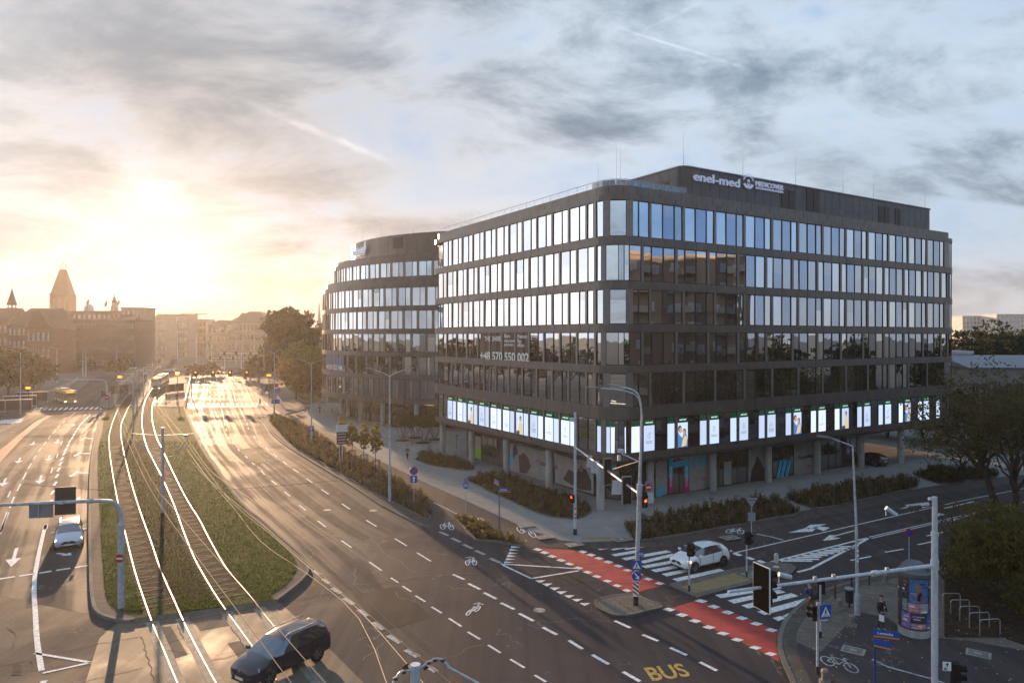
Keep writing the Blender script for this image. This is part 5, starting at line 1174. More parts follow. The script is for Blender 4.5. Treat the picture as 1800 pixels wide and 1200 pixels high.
# ------------------------------------------------------------------ distant and neighbouring buildings
M_WINF = glass('far_window', (.8,.85,.9), .30, (.03,.028,.025), .1, .1)
def wmat(name, c): return mat(name, c, .8, var=.12, vscale=.35)
def block(name, label, cat, cx, cy, sx, sy, h, wall, rz=0., cols=8, rows=4, roof='flat', rh=4., group=None, win=(.5,.55), side_cols=3, roofm=None, z0=0, faces=('f',), strip=False, maxw=90, winm=None):
    t = thing(name, label, cat, (cx, cy, 0), rz, group); m = MB(); m.box((0,0,h/2+z0/2), (sx, sy, h-z0)); m.build('wall', wall, t)
    rm = roofm or mat('roof_tiles', (.085,.050,.038), .8, var=.2, vscale=.6); r = MB()
    if roof == 'flat': r.box((0,0,h+.25), (sx+.5, sy+.5, .5)); r.build('roof', rm, t)
    elif roof == 'hip':
        a, b = sx/2+.4, sy/2+.4; k = min(a, b)*.75; r.add([(-a,-b,h),(a,-b,h),(a,b,h),(-a,b,h),(-a+k,-b+k,h+rh),(a-k,-b+k,h+rh),(a-k,b-k,h+rh),(-a+k,b-k,h+rh)], [(0,1,5,4),(1,2,6,5),(2,3,7,6),(3,0,4,7),(4,5,6,7)]); r.build('roof', rm, t)
    elif roof == 'gable':
        a, b = sx/2+.3, sy/2+.4; r.add([(-a,-b,h),(a,-b,h),(a,b,h),(-a,b,h),(-a,0,h+rh),(a,0,h+rh)], [(0,1,5,4),(2,3,4,5),(1,2,5),(3,0,4)]); r.build('roof', rm, t)
    elif roof == 'gablef':   # gable end to the front
        a, b = sx/2+.3, sy/2+.3; r.add([(-a,-b,h),(a,-b,h),(a,b,h),(-a,b,h),(0,-b,h+rh),(0,b,h+rh)], [(0,1,4),(1,2,5,4),(2,3,5),(3,0,4,5)]); r.build('roof', rm, t)
    fh = (h-z0)/rows; me = None; cnt = 0
    for f in faces:
        n = cols if f in 'fb' else side_cols; L = sx if f in 'fb' else sy; D = sy/2 if f in 'fb' else sx/2; ang = {'f':0,'r':math.pi/2,'b':math.pi,'l':-math.pi/2}[f]
        for i in range(rows):
            for j in range(n if not strip else 1):
                if cnt >= maxw: break
                ww = (L/n*win[0]) if not strip else L*.97; hh = fh*win[1]; key = (round(ww,2), round(hh,2), f in 'fb')
                if me is None or me[0] != key:
                    w_ = MB(); w_.box((0,0,0), (ww, .12, hh), 0); 
                    if not strip: w_.box((0,-.08,0), (.08, .06, hh), 1); w_.box((0,-.08,hh*.12), (ww, .06, .08), 1); w_.box((0,-.06,-hh/2-.06), (ww+.3,.25,.12), 1)
                    else:
                        for q in range(int(ww/1.8)): w_.box((-ww/2+1.8*q+.9,-.1,0), (.14,.1,hh), 1)
                    me = (key, w_.mesh('window', [winm or M_WINF, mat('far_frame', (.30,.28,.25), .6)]))
                o = bpy.data.objects.new('window', me[1]); COL.objects.link(o); o.parent = t; x = (-L/2+L*(j+.5)/n) if not strip else 0; y = -D-.03; z = z0+fh*(i+.5)
                o.location = (x*math.cos(ang)-y*math.sin(ang), x*math.sin(ang)+y*math.cos(ang), z); o.rotation_euler = (0,0,ang); cnt += 1
    return t
def blockpx(name, label, cat, x0, x1, ty, Y, dep, wall, **k):
    cx, cy = atd((x0+x1)/2, Y+dep/2); wd = (x1-x0)/F_PX*Y; return block(name, label, cat, (x0+x1)/2/F_PX*Y-900/F_PX*Y, cy, wd, dep, zpx(ty, Y), wall, **k)
BRK = wmat('brick_red', (.16,.060,.040)); STN = wmat('stone_beige', (.30,.25,.19)); GRYW = wmat('grey_render', (.22,.20,.18)); WHW = wmat('white_render', (.50,.49,.47)); DKW = wmat('dark_panel', (.07,.06,.055))
blockpx('office_block', 'long low block with dark window strips left of the low sun', 'office block', 89, 238, 562, 330, 18, DKW, rows=4, roof='flat', strip=True, win=(.5,.42), winm=mat('pale_strip_glass', (.20,.19,.17), .3, metal=.4, var=.3, vscale=.3), roofm=GRYW)
blockpx('rooftop_block', 'grey upper storey box set behind the strip windowed block under the church tower', 'building', 92, 214, 548, 352, 14, wmat('brown_panel', (.13,.10,.085)), rows=5, cols=14)
blockpx('rooftop_block', 'pale taller box at the right end of the strip windowed block', 'building', 213, 248, 542, 352, 14, GRYW, rows=6, cols=4)
blockpx('town_house', 'brick gabled house at the left photo edge with steep roof', 'house', -40, 14, 566, 285, 16, BRK, rows=4, cols=6, roof='gable', rh=6)
blockpx('town_house', 'brick house with skylights beside the pointed turret', 'house', 14, 46, 572, 285, 16, BRK, rows=4, cols=4, roof='gable', rh=6)
blockpx('town_house', 'brick house with broad front gable left of the strip windowed block', 'house', 46, 90, 578, 280, 16, BRK, rows=3, cols=5, roof='gablef', rh=8)
blockpx('town_house', 'brick side wing with chimney behind the front gable', 'house', 34, 88, 556, 310, 16, BRK, rows=5, cols=6, roof='gable', rh=4)
# turret with spire
x, y = atd(21, 300); t = thing('turret', 'pointed brick turret with open belfry above the left roofs', 'turret', (x, y, 0))
m = MB(); m.box((0,0,13), (4.6,4.6,26)); m.build('shaft', BRK, t)
m = MB(); z = zpx(560,300); m.lathe([(3.2,25),(3.0,26),(1.9,zpx(541,300))], (0,0,0), 8); m.build('roof', mat('roof_tiles', (.085,.05,.038), .8), t)
for i in range(6):
    m = MB(); m.cyl((1.5*math.cos(i*1.047), 1.5*math.sin(i*1.047), zpx(542,300)), (1.5*math.cos(i*1.047), 1.5*math.sin(i*1.047), zpx(535,300)), .18, n=5); m.build('belfry_post', STN, t)
m = MB(); m.lathe([(0,0),(1.7,0),(1.7,.3),(0,.3)], (0,0,zpx(542,300)-.3), 8); m.build('belfry', STN, t)
m = MB(); m.lathe([(2.0,zpx(536,300)),(1.0,zpx(522,300)),(.1,zpx(507,300)),(.04,zpx(498,300))], (0,0,0), 8); m.build('spire', mat('roof_tiles', (.085,.05,.038), .8), t)
# church tower
x, y = atd(111, 500); t = thing('church_tower', 'massive church tower with steep truncated pyramid roof and crosses on top', 'church tower', (x, y, 0), R(12))
m = MB(); m.box((0,0,zpx(519,500)/2), (12.6,12.6,zpx(519,500))); m.build('shaft', BRK, t)
m = MB()
for i in (-1,0,1): m.box((i*3.4,-6.4,zpx(535,500)), (.9,.3,9))
m.build('belfry_opening', mat('pale_slot', (.30,.26,.2), .8), t)
za, zb, zc = zpx(519,500), zpx(515,500), zpx(474,500); m = MB(); m.add([(-6.7,-6.7,za),(6.7,-6.7,za),(6.7,6.7,za),(-6.7,6.7,za),(-5.7,-5.7,zb),(5.7,-5.7,zb),(5.7,5.7,zb),(-5.7,5.7,zb),(-1.7,-1.7,zc),(1.7,-1.7,zc),(1.7,1.7,zc),(-1.7,1.7,zc)], [(0,1,5,4),(1,2,6,5),(2,3,7,6),(3,0,4,7),(4,5,9,8),(5,6,10,9),(6,7,11,10),(7,4,8,11),(8,9,10,11)]); m.build('roof', mat('roof_tiles', (.085,.05,.038), .8), t)
m = MB()
for i in (-1.6,0,1.6):
    hh = 4.2 if i else 6; m.cyl((i,0,zc), (i,0,zc+hh), .14, n=5); m.cyl((i-.7,0,zc+hh*.72), (i+.7,0,zc+hh*.72), .12, n=5); m.lathe([(0,-.35),(.35,0),(0,.35)], (i,0,zc+hh*.3), 8)
m.build('finial_cross', M_DARKM, t)
# small baroque lantern turret
x, y = atd(201, 420); t = thing('lantern_turret', 'slim lantern turret with onion finial behind the rooftop antennas', 'turret', (x, y, 0)); Z = lambda p: zpx(p, 420)
m = MB(); m.lathe([(2.0,10),(2.0,Z(540)),(1.5,Z(536)),(1.2,Z(532))], (0,0,0), 8); m.build('shaft', STN, t); m = MB(); m.lathe([(1.3,Z(532)),(1.5,Z(529)),(.7,Z(526)),(.9,Z(524)),(.25,Z(521)),(.08,Z(513)),(0,Z(512))], (0,0,0), 10); m.build('spire', M_DARKM, t)
for px, ty, by, lab in ((154,527,546,'mobile phone mast with drum on the left of the rooftop dome'),(186,530,545,'twin panel phone antenna between dome and lantern turret'),(208,528,546,'phone antenna panel right of the lantern turret')):
    x, y = atd(px, 350); m = MB(); m.cyl((0,0,zpx(550,350)), (0,0,zpx(ty,350)), .12, n=6); m.box((.35,0,zpx(ty+3,350)), (.5,.4,2.2)); m.box((-.4,0,zpx(ty+6,350)), (.4,.4,1.8)); o = m.build('phone_antenna', M_DARKM, loc=(x,y,0)); tag(o, lab, 'antenna')
x, y = atd(148, 352); m = MB(); m.lathe([(2.2,0),(2.2,2.0),(1.9,3.2),(1.1,4.1),(0,4.4)], (0,0,0), 14); o = m.build('radome', WHW, loc=(x,y+4,zpx(547,352)-.5)); tag(o, 'small white rooftop dome beside the church tower', 'dome')
for x0, x1, ty, Y, lab, c, rr in ((246,290,556,460,'tall pale block with faint windows right of the strip windowed block',STN,6),(276,330,553,500,'hazy flat roofed block right under the sun glare',GRYW,6),(318,362,562,520,'hazy stepped block before the far crane',STN,5),(352,372,574,560,'narrow far block closing the street',GRYW,4)):
    blockpx('apartment_block', lab, 'apartment block', x0, x1, ty, Y, 16, c, rows=rr, cols=max(3,int((x1-x0)/5)), roof='flat', roofm=GRYW)
blockpx('town_hall_block', 'beige stone block with hipped roof and corner ridge right of the low sun', 'stone building', 400, 474, 567, 420, 26, STN, rows=4, cols=11, roof='hip', rh=7, roofm=mat('roof_slate', (.10,.085,.07), .8))
blockpx('town_house', 'pale house with mansard roof left of the beige stone block', 'house', 366, 402, 572, 430, 20, STN, rows=4, cols=5, roof='hip', rh=3.5, roofm=mat('roof_slate', (.10,.085,.07), .8))
x, y = atd(423, 420); m = MB(); m.add([(-3.5,0,0),(3.5,0,0),(3.5,6,0),(-3.5,6,0),(-.5,1,4.6),(.8,1,4.6),(.8,5,4.6),(-.5,5,4.6)], [(0,1,5,4),(1,2,6,5),(2,3,7,6),(3,0,4,7),(4,5,6,7)]); o = m.build('roof_tower', mat('roof_slate', (.10,.085,.07), .8), loc=(x,y+2,zpx(563,420))); tag(o, 'small steep roof tower on the beige stone block', 'roof tower')
x, y = atd(561, 420); t = thing('church_spire', 'slender pale church spire just left of the round office', 'church spire', (x,y,0)); m = MB(); m.box((0,0,zpx(578,420)/2), (4.5,4.5,zpx(578,420))); m.build('shaft', WHW, t); m = MB(); m.lathe([(2.8,zpx(578,420)),(1.5,zpx(566,420)),(1.0,zpx(562,420)),(.1,zpx(532,420))], (0,0,0), 8); m.build('spire', mat('roof_copper', (.22,.25,.22), .7), t)
blockpx('town_house', 'white classical building between the golden trees and round office', 'house', 548, 590, 588, 260, 14, WHW, rows=4, cols=8)
# crane
x, y = atd(346, 520); m = MB(); zt = zpx(552,520); m.box((0,0,zt/2), (.9,.9,zt)); m.box((-2,0,zt), (19,.6,.7)); m.add([(-.4,0,zt),(.4,0,zt),(0,0,zt+4)],[(0,1,2)]); m.cyl((0,0,zt+4),(-11,0,zt+.3),.1,n=4); m.cyl((0,0,zt+4),(7,0,zt+.3),.1,n=4); o = m.build('tower_crane', mat('crane_yellow', (.4,.28,.08), .6), loc=(x,y,0)); tag(o, 'faint tower crane above the far street', 'crane')
# right side
blockpx('slab_block', 'white high slab block behind the right trees, nearer the office', 'apartment block', 1692, 1748, 556, 620, 20, WHW, rows=9, cols=9, roofm=WHW)
blockpx('slab_block', 'white high slab block at the right photo edge', 'apartment block', 1752, 1815, 553, 600, 20, WHW, rows=9, cols=9, roofm=WHW)
blockpx('small_house', 'small white flat roofed house beside the right end of the office', 'house', 1676, 1707, 622, 112, 6, WHW, rows=2, cols=2, roofm=WHW)
blockpx('hall', 'long low hall with blue grey roof right of the small white house', 'hall', 1704, 1860, 646, 104, 14, GRYW, rows=1, cols=8, roof='gable', rh=1.7, roofm=mat('metal_roof_blue', (.16,.17,.20), .5, .3))
blockpx('rear_shade_block', 'unseen block added behind the main office to shade the ground there', 'office building', 1150, 1590, 520, 142, 26, DKW, rows=6, cols=12, faces=('f',), maxw=72)  # unseen block, added to keep the low sun off the ground behind the office
# apartment block opposite, seen in the office glass
t = block('apartment_block', 'nine storey concrete apartment block opposite the office, mirrored in its windows', 'apartment block', 61, 45, 32, 13, 27, wmat('panel_concrete', (.20,.14,.10)), rz=R(-128), cols=9, rows=9, roof='flat', faces=('f',), side_cols=3, maxw=81, win=(.36,.42), roofm=GRYW, winm=mat('lit_glass', (.35,.37,.36), .25))
for i in range(4):
    for j in range(9):
        m = MB(); m.box((0,0,0), (2.6,1.1,1.0)); o = m.build('balcony', mat('balcony_panel', (.28,.24,.19), .7), t); o.location = (-12.5+i*7.1, -7.1, 3*j+1.1)
random.seed(31)
for px, Y, wd, lab in ((1560,104,9,'dark tree seen between the far office columns'),(1625,100,9,'dark tree behind the right end of the office'),(1665,97,8,'dark tree at the right corner of the office'),(1715,96,9,'dark tree before the small white house'),(1760,94,9,'dark tree before the grey roofed hall'),(1805,92,9,'dark tree before the right end of the grey roofed hall'),(1510,108,9,'dark tree deep behind the far office columns')):
    x, y = atd(px, Y); tree((x,y), 8.5 if px < 1700 else 7.6, wd, lab, F_DG, nleaf=2600, ls=.35, trunk=.22, cb=.03, nb=8, group='trees beyond the office corner')
ML = {2080:'beside the gable of', 1990:'in front of', 2150:'behind', 2250:'well behind', 2500:'far to the right of', 2400:'farthest behind', 2100:'to the north of'}
for px, Y, ht, wd in ((2080,64,13,10),(1990,40,12,9),(2150,88,14,11),(2250,76,13,10),(2500,60,13,11),(2400,95,14,12),(2100,110,13,11)):
    x, y = atd(px, Y); tree((x,y), ht, wd, 'leafy street tree %s the opposite apartment block, outside the photo' % ML[px], F_OL, nleaf=2200, ls=.4, trunk=.25, cb=.12, nb=7, group='street trees mirrored in the office glass')

random.seed(77)
rt = tree((112,-20), 15.5, 14, 'leafy tree of the tall row beyond the side street, outside the photo', F_DG, nleaf=3200, ls=.6, trunk=.3, cb=.06, nb=9, group='tall tree row beyond the side street')
for i, (x, y) in enumerate(((112,-4),(118,12),(113,28),(120,44),(114,60),(121,75),(122,92),(126,108),(130,124),(136,141),(146,158),(100,-45))): dup(rt, (x,y,0), i*1.1, rt['label'])
lt = tree((-98,70), 14.5, 13, 'leafy tree of the row left of the tram avenue, outside the photo', F_FAR, nleaf=3000, ls=.6, trunk=.3, cb=.06, nb=9, group='tree row left of the avenue')
for i, (x, y) in enumerate(((-101,84),(-105,98),(-112,112),(-118,126),(-128,140),(-138,152),(-96,52),(-150,168))): dup(lt, (x,y,0), i*1.3, lt['label'])
# ------------------------------------------------------------------ street furniture
M_STEEL = mat('painted_steel', (.40,.43,.47), .5, .12, var=.25, vscale=5, bump=.05, bscale=40); M_STEELW = mat('old_white_pole', (.48,.52,.58), .5, .15, var=.16, vscale=9, stretch=(1,1,.25))
M_SBLUE = mat('sign_blue', (.010,.07,.36), .4); M_SRED = mat('sign_red', (.42,.012,.015), .4); M_SWHT = mat('sign_white', (.72,.74,.76), .4); M_SBACK = mat('sign_back_grey', (.25,.27,.30), .45, .5); M_SYEL = mat('sign_yellow', (.62,.32,.02), .4); M_SBRN = mat('sign_brown', (.12,.04,.015), .45)
M_GLOWR = mat('red_lamp', (.3,.01,.01), .3, emit=(1,.05,.02), estr=3.0); M_GLOWO = mat('orange_lamp', (.3,.1,.01), .3, emit=(1,.32,.03), estr=.9); M_LENS = mat('dark_lens', (.03,.02,.02), .15)
M_SIG = mat('signal_housing', (.009,.008,.009), .75, var=.2, spec=.2)
def disc(mb, c, r, N, d=.02, mi=0, n=24):
    c = Vector(c); N = Vector(N).normalized(); mb.cyl(c-N*d/2, c+N*d/2, r, n=n, mi=mi)
def plate(mb, c, w_, h, N, d=.02, mi=0, roll=0.):
    c = Vector(c); N = Vector(N).normalized(); X = Vector((-N.y, N.x, 0)).normalized(); Z = X.cross(N)*-1 if False else N.cross(X)*-1
    Z = Vector((0,0,1)) if abs(N.z) < .01 else Z; X, Z = X*math.cos(roll)+Z*math.sin(roll), Z*math.cos(roll)-X*math.sin(roll)
    a = c-X*w_/2-Z*h/2-N*d/2; vs = [a+X*w_*i+Z*h*j+N*d*k for k in (0,1) for j in (0,1) for i in (0,1)]
    mb.add(vs, [(0,2,3,1),(4,5,7,6),(0,1,5,4),(2,6,7,3),(0,4,6,2),(1,3,7,5)], mi)
def facing(x, y): return Vector((-x, -y, 0)).normalized()
def signal_head(name, o, pos, N, lamps=3, lit=None, s=1., parent=None, board=None, mats=None):
    """traffic signal: housing, hoods, lenses; child of its pole"""
    N = Vector(N).normalized(); pos = Vector(pos); hh = .30*lamps*s+.08; m = MB(); plate(m, pos, .32*s, hh, N, .22*s, 0); o1 = m.build(name, M_SIG, parent)
    for i in range(lamps):
        z = pos.z+hh/2-.04-.15*s-.30*s*i; c = Vector((pos.x, pos.y, z))+N*.11*s; m = MB(); m.cyl(c-N*.01, c+N*.012, .105*s, n=14, mi=0)
        m.build('lens', M_LENS if lit != i else M_GLOWR, o1)
        m = MB(); X = Vector((-N.y, N.x, 0))
        for k in range(9):
            a0, a1 = R(-20+220*k/9), R(-20+220*(k+1)/9); p = [c+(X*math.cos(a)+Vector((0,0,math.sin(a))))*.125*s for a in (a0,a1)]; m.quad(p[0], p[1], p[1]+N*.20*s, p[0]+N*.20*s)
        m.build('hood', M_SIG, o1)
    if board:
        m = MB(); plate(m, pos-N*.05, board[0], board[1], N, .02, 1); plate(m, pos-N*.04, board[0]-.08, board[1]-.08, N, .025, 0); m.build('backboard', [M_SIG, M_SWHT], o1)
    return o1
def pole_thing(name, label, cat, px, by, h, r0=.06, r1=None, z0=.0, mat_=None, group=None, base=None, lean=(0,0)):
    b = G(px, by, z0); t = thing(name, label, cat, (b.x, b.y, z0), 0, group); m = MB(); m.cyl((0,0,0), (lean[0],lean[1],h), r0, r1 or r0, 12)
    if base: m.cyl((0,0,0), (lean[0]*base/h,lean[1]*base/h,base), r0*1.35, n=12)
    m.build('pole', mat_ or M_STEEL, t); return t, b
def lamp_head(m, tip, d, L=.75, mi=0):
    d = Vector(d).normalized(); c = Vector(tip); X = Vector((-d.y, d.x, 0)).normalized(); vs = []
    for f, wd, th in ((0,.05,.05),(.25,.14,.09),(.75,.16,.08),(1,.07,.03)):
        for sx, sz in ((-1,-.4),(1,-.4),(1,.6),(-1,.6)): vs.append(c+d*L*f+X*wd*sx+Vector((0,0,th*sz)))
    fs = [(0,1,2,3),(15,14,13,12)]+[(4*k+i, 4*k+(i+1)%4, 4*k+4+(i+1)%4, 4*k+4+i) for k in range(3) for i in range(4)]
    m.add(vs, [tuple(reversed(f)) for f in fs], mi)
M_LHEAD = mat('lamp_head_grey', (.20,.20,.21), .4, .4)
def twin_lamp(px, by, ty, spread, label, zx=.55, ang=8, r=.10, base=2.6, z0=.12, arms=2, group='twin armed street lamps along the carriageways'):
    h = HZ(by, ty); t, b = pole_thing('street_lamp', label, 'street lamp', px, by, h, r, .055, z0, M_STEEL, group, base)
    a = R(ang); d = Vector((math.cos(a), math.sin(a), 0))
    for s in ((-1,1) if arms == 2 else (-1,)):
        m = MB(); m.tube([(0,0,h-.1), Vector((0,0,h))+d*s*spread*.25+Vector((0,0,.18)), Vector((0,0,h))+d*s*spread*.6+Vector((0,0,zx*.8)), Vector((0,0,h))+d*s*spread*.75+Vector((0,0,zx))], .035, 8); m.build('lamp_arm', M_STEEL, t)
        m = MB(); lamp_head(m, Vector((0,0,h))+d*s*spread*.72+Vector((0,0,zx)), d*s+Vector((0,0,.12)), spread*.4); m.build('lamp_head', M_LHEAD, t)
    return t, b
S1, B1 = twin_lamp(685,880,661,2.0,'double armed lamp post in the long bed nearest the crossing')
S2_, B2 = twin_lamp(547.5,782,640,2.0,'double armed lamp post carrying the blue parking sign')
twin_lamp(482,739,620,1.7,'double armed lamp post at the top end of the long bed', z0=.0)
twin_lamp(464,697,612,1.8,'double armed lamp post behind the far bus stop kiosk')
twin_lamp(36,728,621,2.0,'double armed lamp post by the left bus shelters')
twin_lamp(100,673,614,2.0,'double armed lamp post on the far left pavement')
for px, by, ty, lab in ((492,652,577,'left one of two tall plain masts before the dark tree'),(520.5,656,580,'right one of two tall plain masts before the dark tree'),(90,647,571,'tall white mast at the left end of the strip windowed block'),(121.5,650,573,'tall white mast second from the left end of the strip windowed block'),(276,640,572,'tall mast left of the sun glare'),(312,641,580,'tall mast under the sun glare'),(145.5,661,612,'left one of a close pair of masts on the left'),(151,663,611,'right one of a close pair of masts on the left'),(345,648,590,'slim mast right of the sun glare'),(205,655,608,'slim mast beside the far left junction'),(372,650,604,'slim mast at the mouth of the far street'),(415,640,603,'slim mast before the beige stone block')):
    h = HZ(by, ty); t, b = pole_thing('tall_mast', lab, 'mast', px, by, h, .16, .10, 0, M_STEELW)
# ---- P1: signal mast at the plaza corner with the diagonal beam
h = HZ(939,725); t, b = pole_thing('signal_mast', 'pale mast with stickers on the plaza corner, carrying a camera box at its top', 'signal mast', 1011, 939, h, .125, .085, .05, M_STEELW)
m = MB(); m.cyl((0,0,.0), (0,0,.45), .14, n=12); m.build('base_sleeve', M_BLACK, t)
m = MB(); 
for z, w_, c in ((1.3,.13,1),(1.55,.10,2),(1.8,.14,0),(2.0,.09,1),(1.45,.12,0)): plate(m, (random.uniform(-.03,.03),-.132,z), w_, .12, (0,-1,0), .006, c)
m.build('stickers', [M_SWHT, M_SRED, M_DARKM], t)
m = MB(); m.box((-.25,0,h-.55), (.35,.22,.25)); m.cyl((0,0,h-.55), (-.2,0,h-.55), .03); m.build('camera', M_STEELW, t)
signal_head('signal_head', t, (-.22,-.12,2.75), (-.6,-.8,0), 2, 0, .9, t)
P1 = b
# ---- P2: curved street lamp mast on the near island
P2b = G(1117.5,1062,.12); t2 = thing('street_lamp', 'tall leaning lamp mast with two curved arms on the small near island', 'street lamp', P2b)
lean = Vector((.35,0,0)); H2 = 10.6; T2 = lambda z: lean*(z/H2)+Vector((0,0,z))
m = MB(); m.cyl((0,0,0), T2(6.6), .125, .11, 14); m.cyl(T2(6.6), T2(8.2), .09, .08, 14); m.cyl(T2(8.2), T2(H2), .075, .06, 12); m.cyl(T2(6.0), T2(6.7), .15, n=14); m.build('pole', M_STEEL, t2)
m = MB(); m.cyl((0,0,0), (0,0,.7), .15, n=12); m.build('base_sleeve', M_BLACK, t2)
for dx, dy, zt in ((-3.0,.15,12.0),(-1.45,.9,12.05)):
    m = MB(); p0 = T2(H2-.6); pts = [p0, p0+Vector((dx*.01,dy*.02,.9)), p0+Vector((dx*.08,dy*.1,1.55)), p0+Vector((dx*.25,dy*.3,zt-H2+.42)), p0+Vector((dx*.5,dy*.55,zt-H2+.55)), p0+Vector((dx*.78,dy*.8,zt-H2+.62))]; m.tube(smooth_line(pts, 4), .042, 8); m.build('lamp_arm', M_STEEL, t2)
    m = MB(); d = Vector((dx*.3,dy*.3,.06)); lamp_head(m, p0+Vector((dx*.76,dy*.78,zt-H2+.62)), d, .75); m.build('lamp_head', M_LHEAD, t2)
# signs on P2
m = MB(); N = facing(P2b.x,P2b.y); X = Vector((-N.y,N.x,0))
def P2at(py, dx=0, off=.17): z = zpx(py, P2b.y)-.12; return lean*(z/H2)+Vector((0,0,z))-X*-dx+N*off
def bike_on(mb, c, s, N, mi):
    c = Vector(c); N = Vector(N); X = Vector((-N.y,N.x,0)); T = lambda u, v: c+X*u*s+Vector((0,0,v*s))+N*.012
    def seg(a, b, w_=.07):
        a, b = T(*a), T(*b); d = (b-a).normalized(); n = d.cross(N)*w_*s/2; mb.quad(a-n, b-n, b+n, a+n, mi)
    for k in (-.5, .5):
        P = [(k+.32*math.cos(a*math.pi/6), -.2+.32*math.sin(a*math.pi/6)) for a in range(13)]
        for i in range(12): seg(P[i], P[i+1])
    for a, b in (((-.5,-.2),(-.25,.3)),((-.25,.3),(.35,.32)),((.35,.32),(.5,-.2)),((-.25,.3),(0,-.2)),((0,-.2),(.35,.32)),((-.35,.42),(-.15,.42)),((.3,.5),(.5,.5))): seg(a, b)
def ped_on(mb, c, s, N, mi, mi2):
    c = Vector(c); N = Vector(N); X = Vector((-N.y,N.x,0)); T = lambda u, v, d=.012: c+X*u*s+Vector((0,0,v*s))+N*d
    mb.add([T(-.42,-.38), T(.42,-.38), T(0,.40)], [(0,1,2)], mi)
    q = .016; mb.add([T(.0+.055*math.cos(a*.785), .13+.055*math.sin(a*.785), q) for a in range(8)], [tuple(range(8))], mi2)
    for a, b, w_ in (((.0,.08),(.0,-.10),.09),((.0,-.08),(-.13,-.28),.05),((.0,-.08),(.12,-.28),.05),((.0,.05),(-.12,-.05),.035),((.0,.05),(.12,-.05),.035)):
        a, b = T(*a, q), T(*b, q); d = (b-a).normalized(); n = d.cross(N)*w_*s/2; mb.quad(a-n, b-n, b+n, a+n, mi2)
    for k in range(4): mb.add([T(-.30+.16*k,-.36,q), T(-.22+.16*k,-.36,q), T(-.20+.15*k,-.30,q), T(-.26+.15*k,-.30,q)], [(0,1,2,3)], mi2)
m = MB(); c = P2at(972, .17); disc(m, c, .19, N, .02, 0); bike_on(m, c, .24, N, 1); m.build('cycle_sign', [M_SBLUE, M_SWHT], t2)
m = MB(); c = P2at(991, -.02); plate(m, c, .52, .52, N, .02, 0); ped_on(m, c, .52, N, 1, 2); m.build('crossing_sign', [M_SBLUE, M_SWHT, M_BLACK], t2)
m = MB(); c = P2at(1010.5, -.0); disc(m, c, .27, N, .02, 0); T = lambda u, v: c+X*u+Vector((0,0,v))+N*.014
m.add([T(-.13,.17),T(-.07,.19),T(.09,-.02),T(.03,-.06)], [(0,1,2,3)], 1); m.add([T(.13,-.17),T(.14,.04),T(-.07,-.10)], [(0,1,2)], 1); m.build('keep_right_sign', [M_SBLUE, M_SWHT], t2)
m = MB(); c = P2at(1032, -.02); plate(m, c, .34, .88, N, .02, 0); T = lambda u, v: c+X*u+Vector((0,0,v))+N*.013
for k in range(4):
    v = -.40+.24*k; pts = [(-.165,v+.18),(-.165,v+.30),(.165,v+.05),(.165,v-.07)]; pts = [(u_, max(-.43, min(.43, q))) for u_, q in pts]; m.add([T(*p) for p in pts], [(0,1,2,3)], 1)
m.build('chevron_board', [M_SWHT, M_SRED], t2)
# diagonal beam with signals and sign boards seen from behind
Ba = P2b+T2(6.15); Bb = Vector((P1.x, P1.y, 6.65)); bm = thing('signal_beam', 'white beam spanning from the plaza mast to the lamp mast with signal boards hung below', 'signal beam', Ba)
D = Bb-Ba; m = MB(); m.cyl((0,0,0), D, .065, .065, 10); m.build('beam', M_STEELW, bm)
Nb = Vector((-.45,.89,0)).normalized()   # boards face the traffic coming from the far left
def on(f): return D*f
m = MB(); c = on(.42)+Vector((0,0,-.05)); plate(m, c-Vector((0,0,.0)), .62, 1.75, Nb, .10, 0); plate(m, c+Nb*-.06, .54, 1.6, Nb, .02, 1)
m.build('signal_backboard', [M_SBACK, M_SIG], bm)
m = MB(); c = on(.155)+Vector((0,0,-.35)); plate(m, c, .66, 1.7, Nb, .10, 0); plate(m, c+Nb*-.06, .58, 1.56, Nb, .02, 1); m.build('signal_backboard', [M_SBACK, M_SIG], bm)
m = MB(); plate(m, on(.27)+Vector((0,0,-.55)), .85, .85, Nb, .03, 0, .1); m.cyl(on(.27), on(.27)-Vector((0,0,.9)), .03, mi=1); m.build('sign_board', [M_STEELW, M_STEEL], bm)
m = MB(); plate(m, on(.62)+Vector((0,0,-.35)), .62, .85, Nb, .03, 0, .1); m.build('sign_board', M_STEELW, bm)
m = MB(); plate(m, on(.72)+Vector((0,0,-.25)), .4, .85, Nb, .03, 0, .1); m.build('sign_board', M_STEEL, bm)
m = MB(); m.cyl(P2b+T2(8.0)-Ba, D*.42, .012, n=5); m.build('stay_wire', M_DARKM, bm)
m = MB(); a = P2b+T2(7.9); m.cyl(a-Ba, a-Ba+Vector((-1.0,.3,.45)), .035); plate(m, a-Ba+Vector((-1.05,.3,.6)), .35, .2, (-.5,-.8,0), .15, 0); m.box(a-Ba+Vector((-1.15,.3,.2)), (.15,.15,.3)); m.build('detector_bracket', M_STEELW, bm)
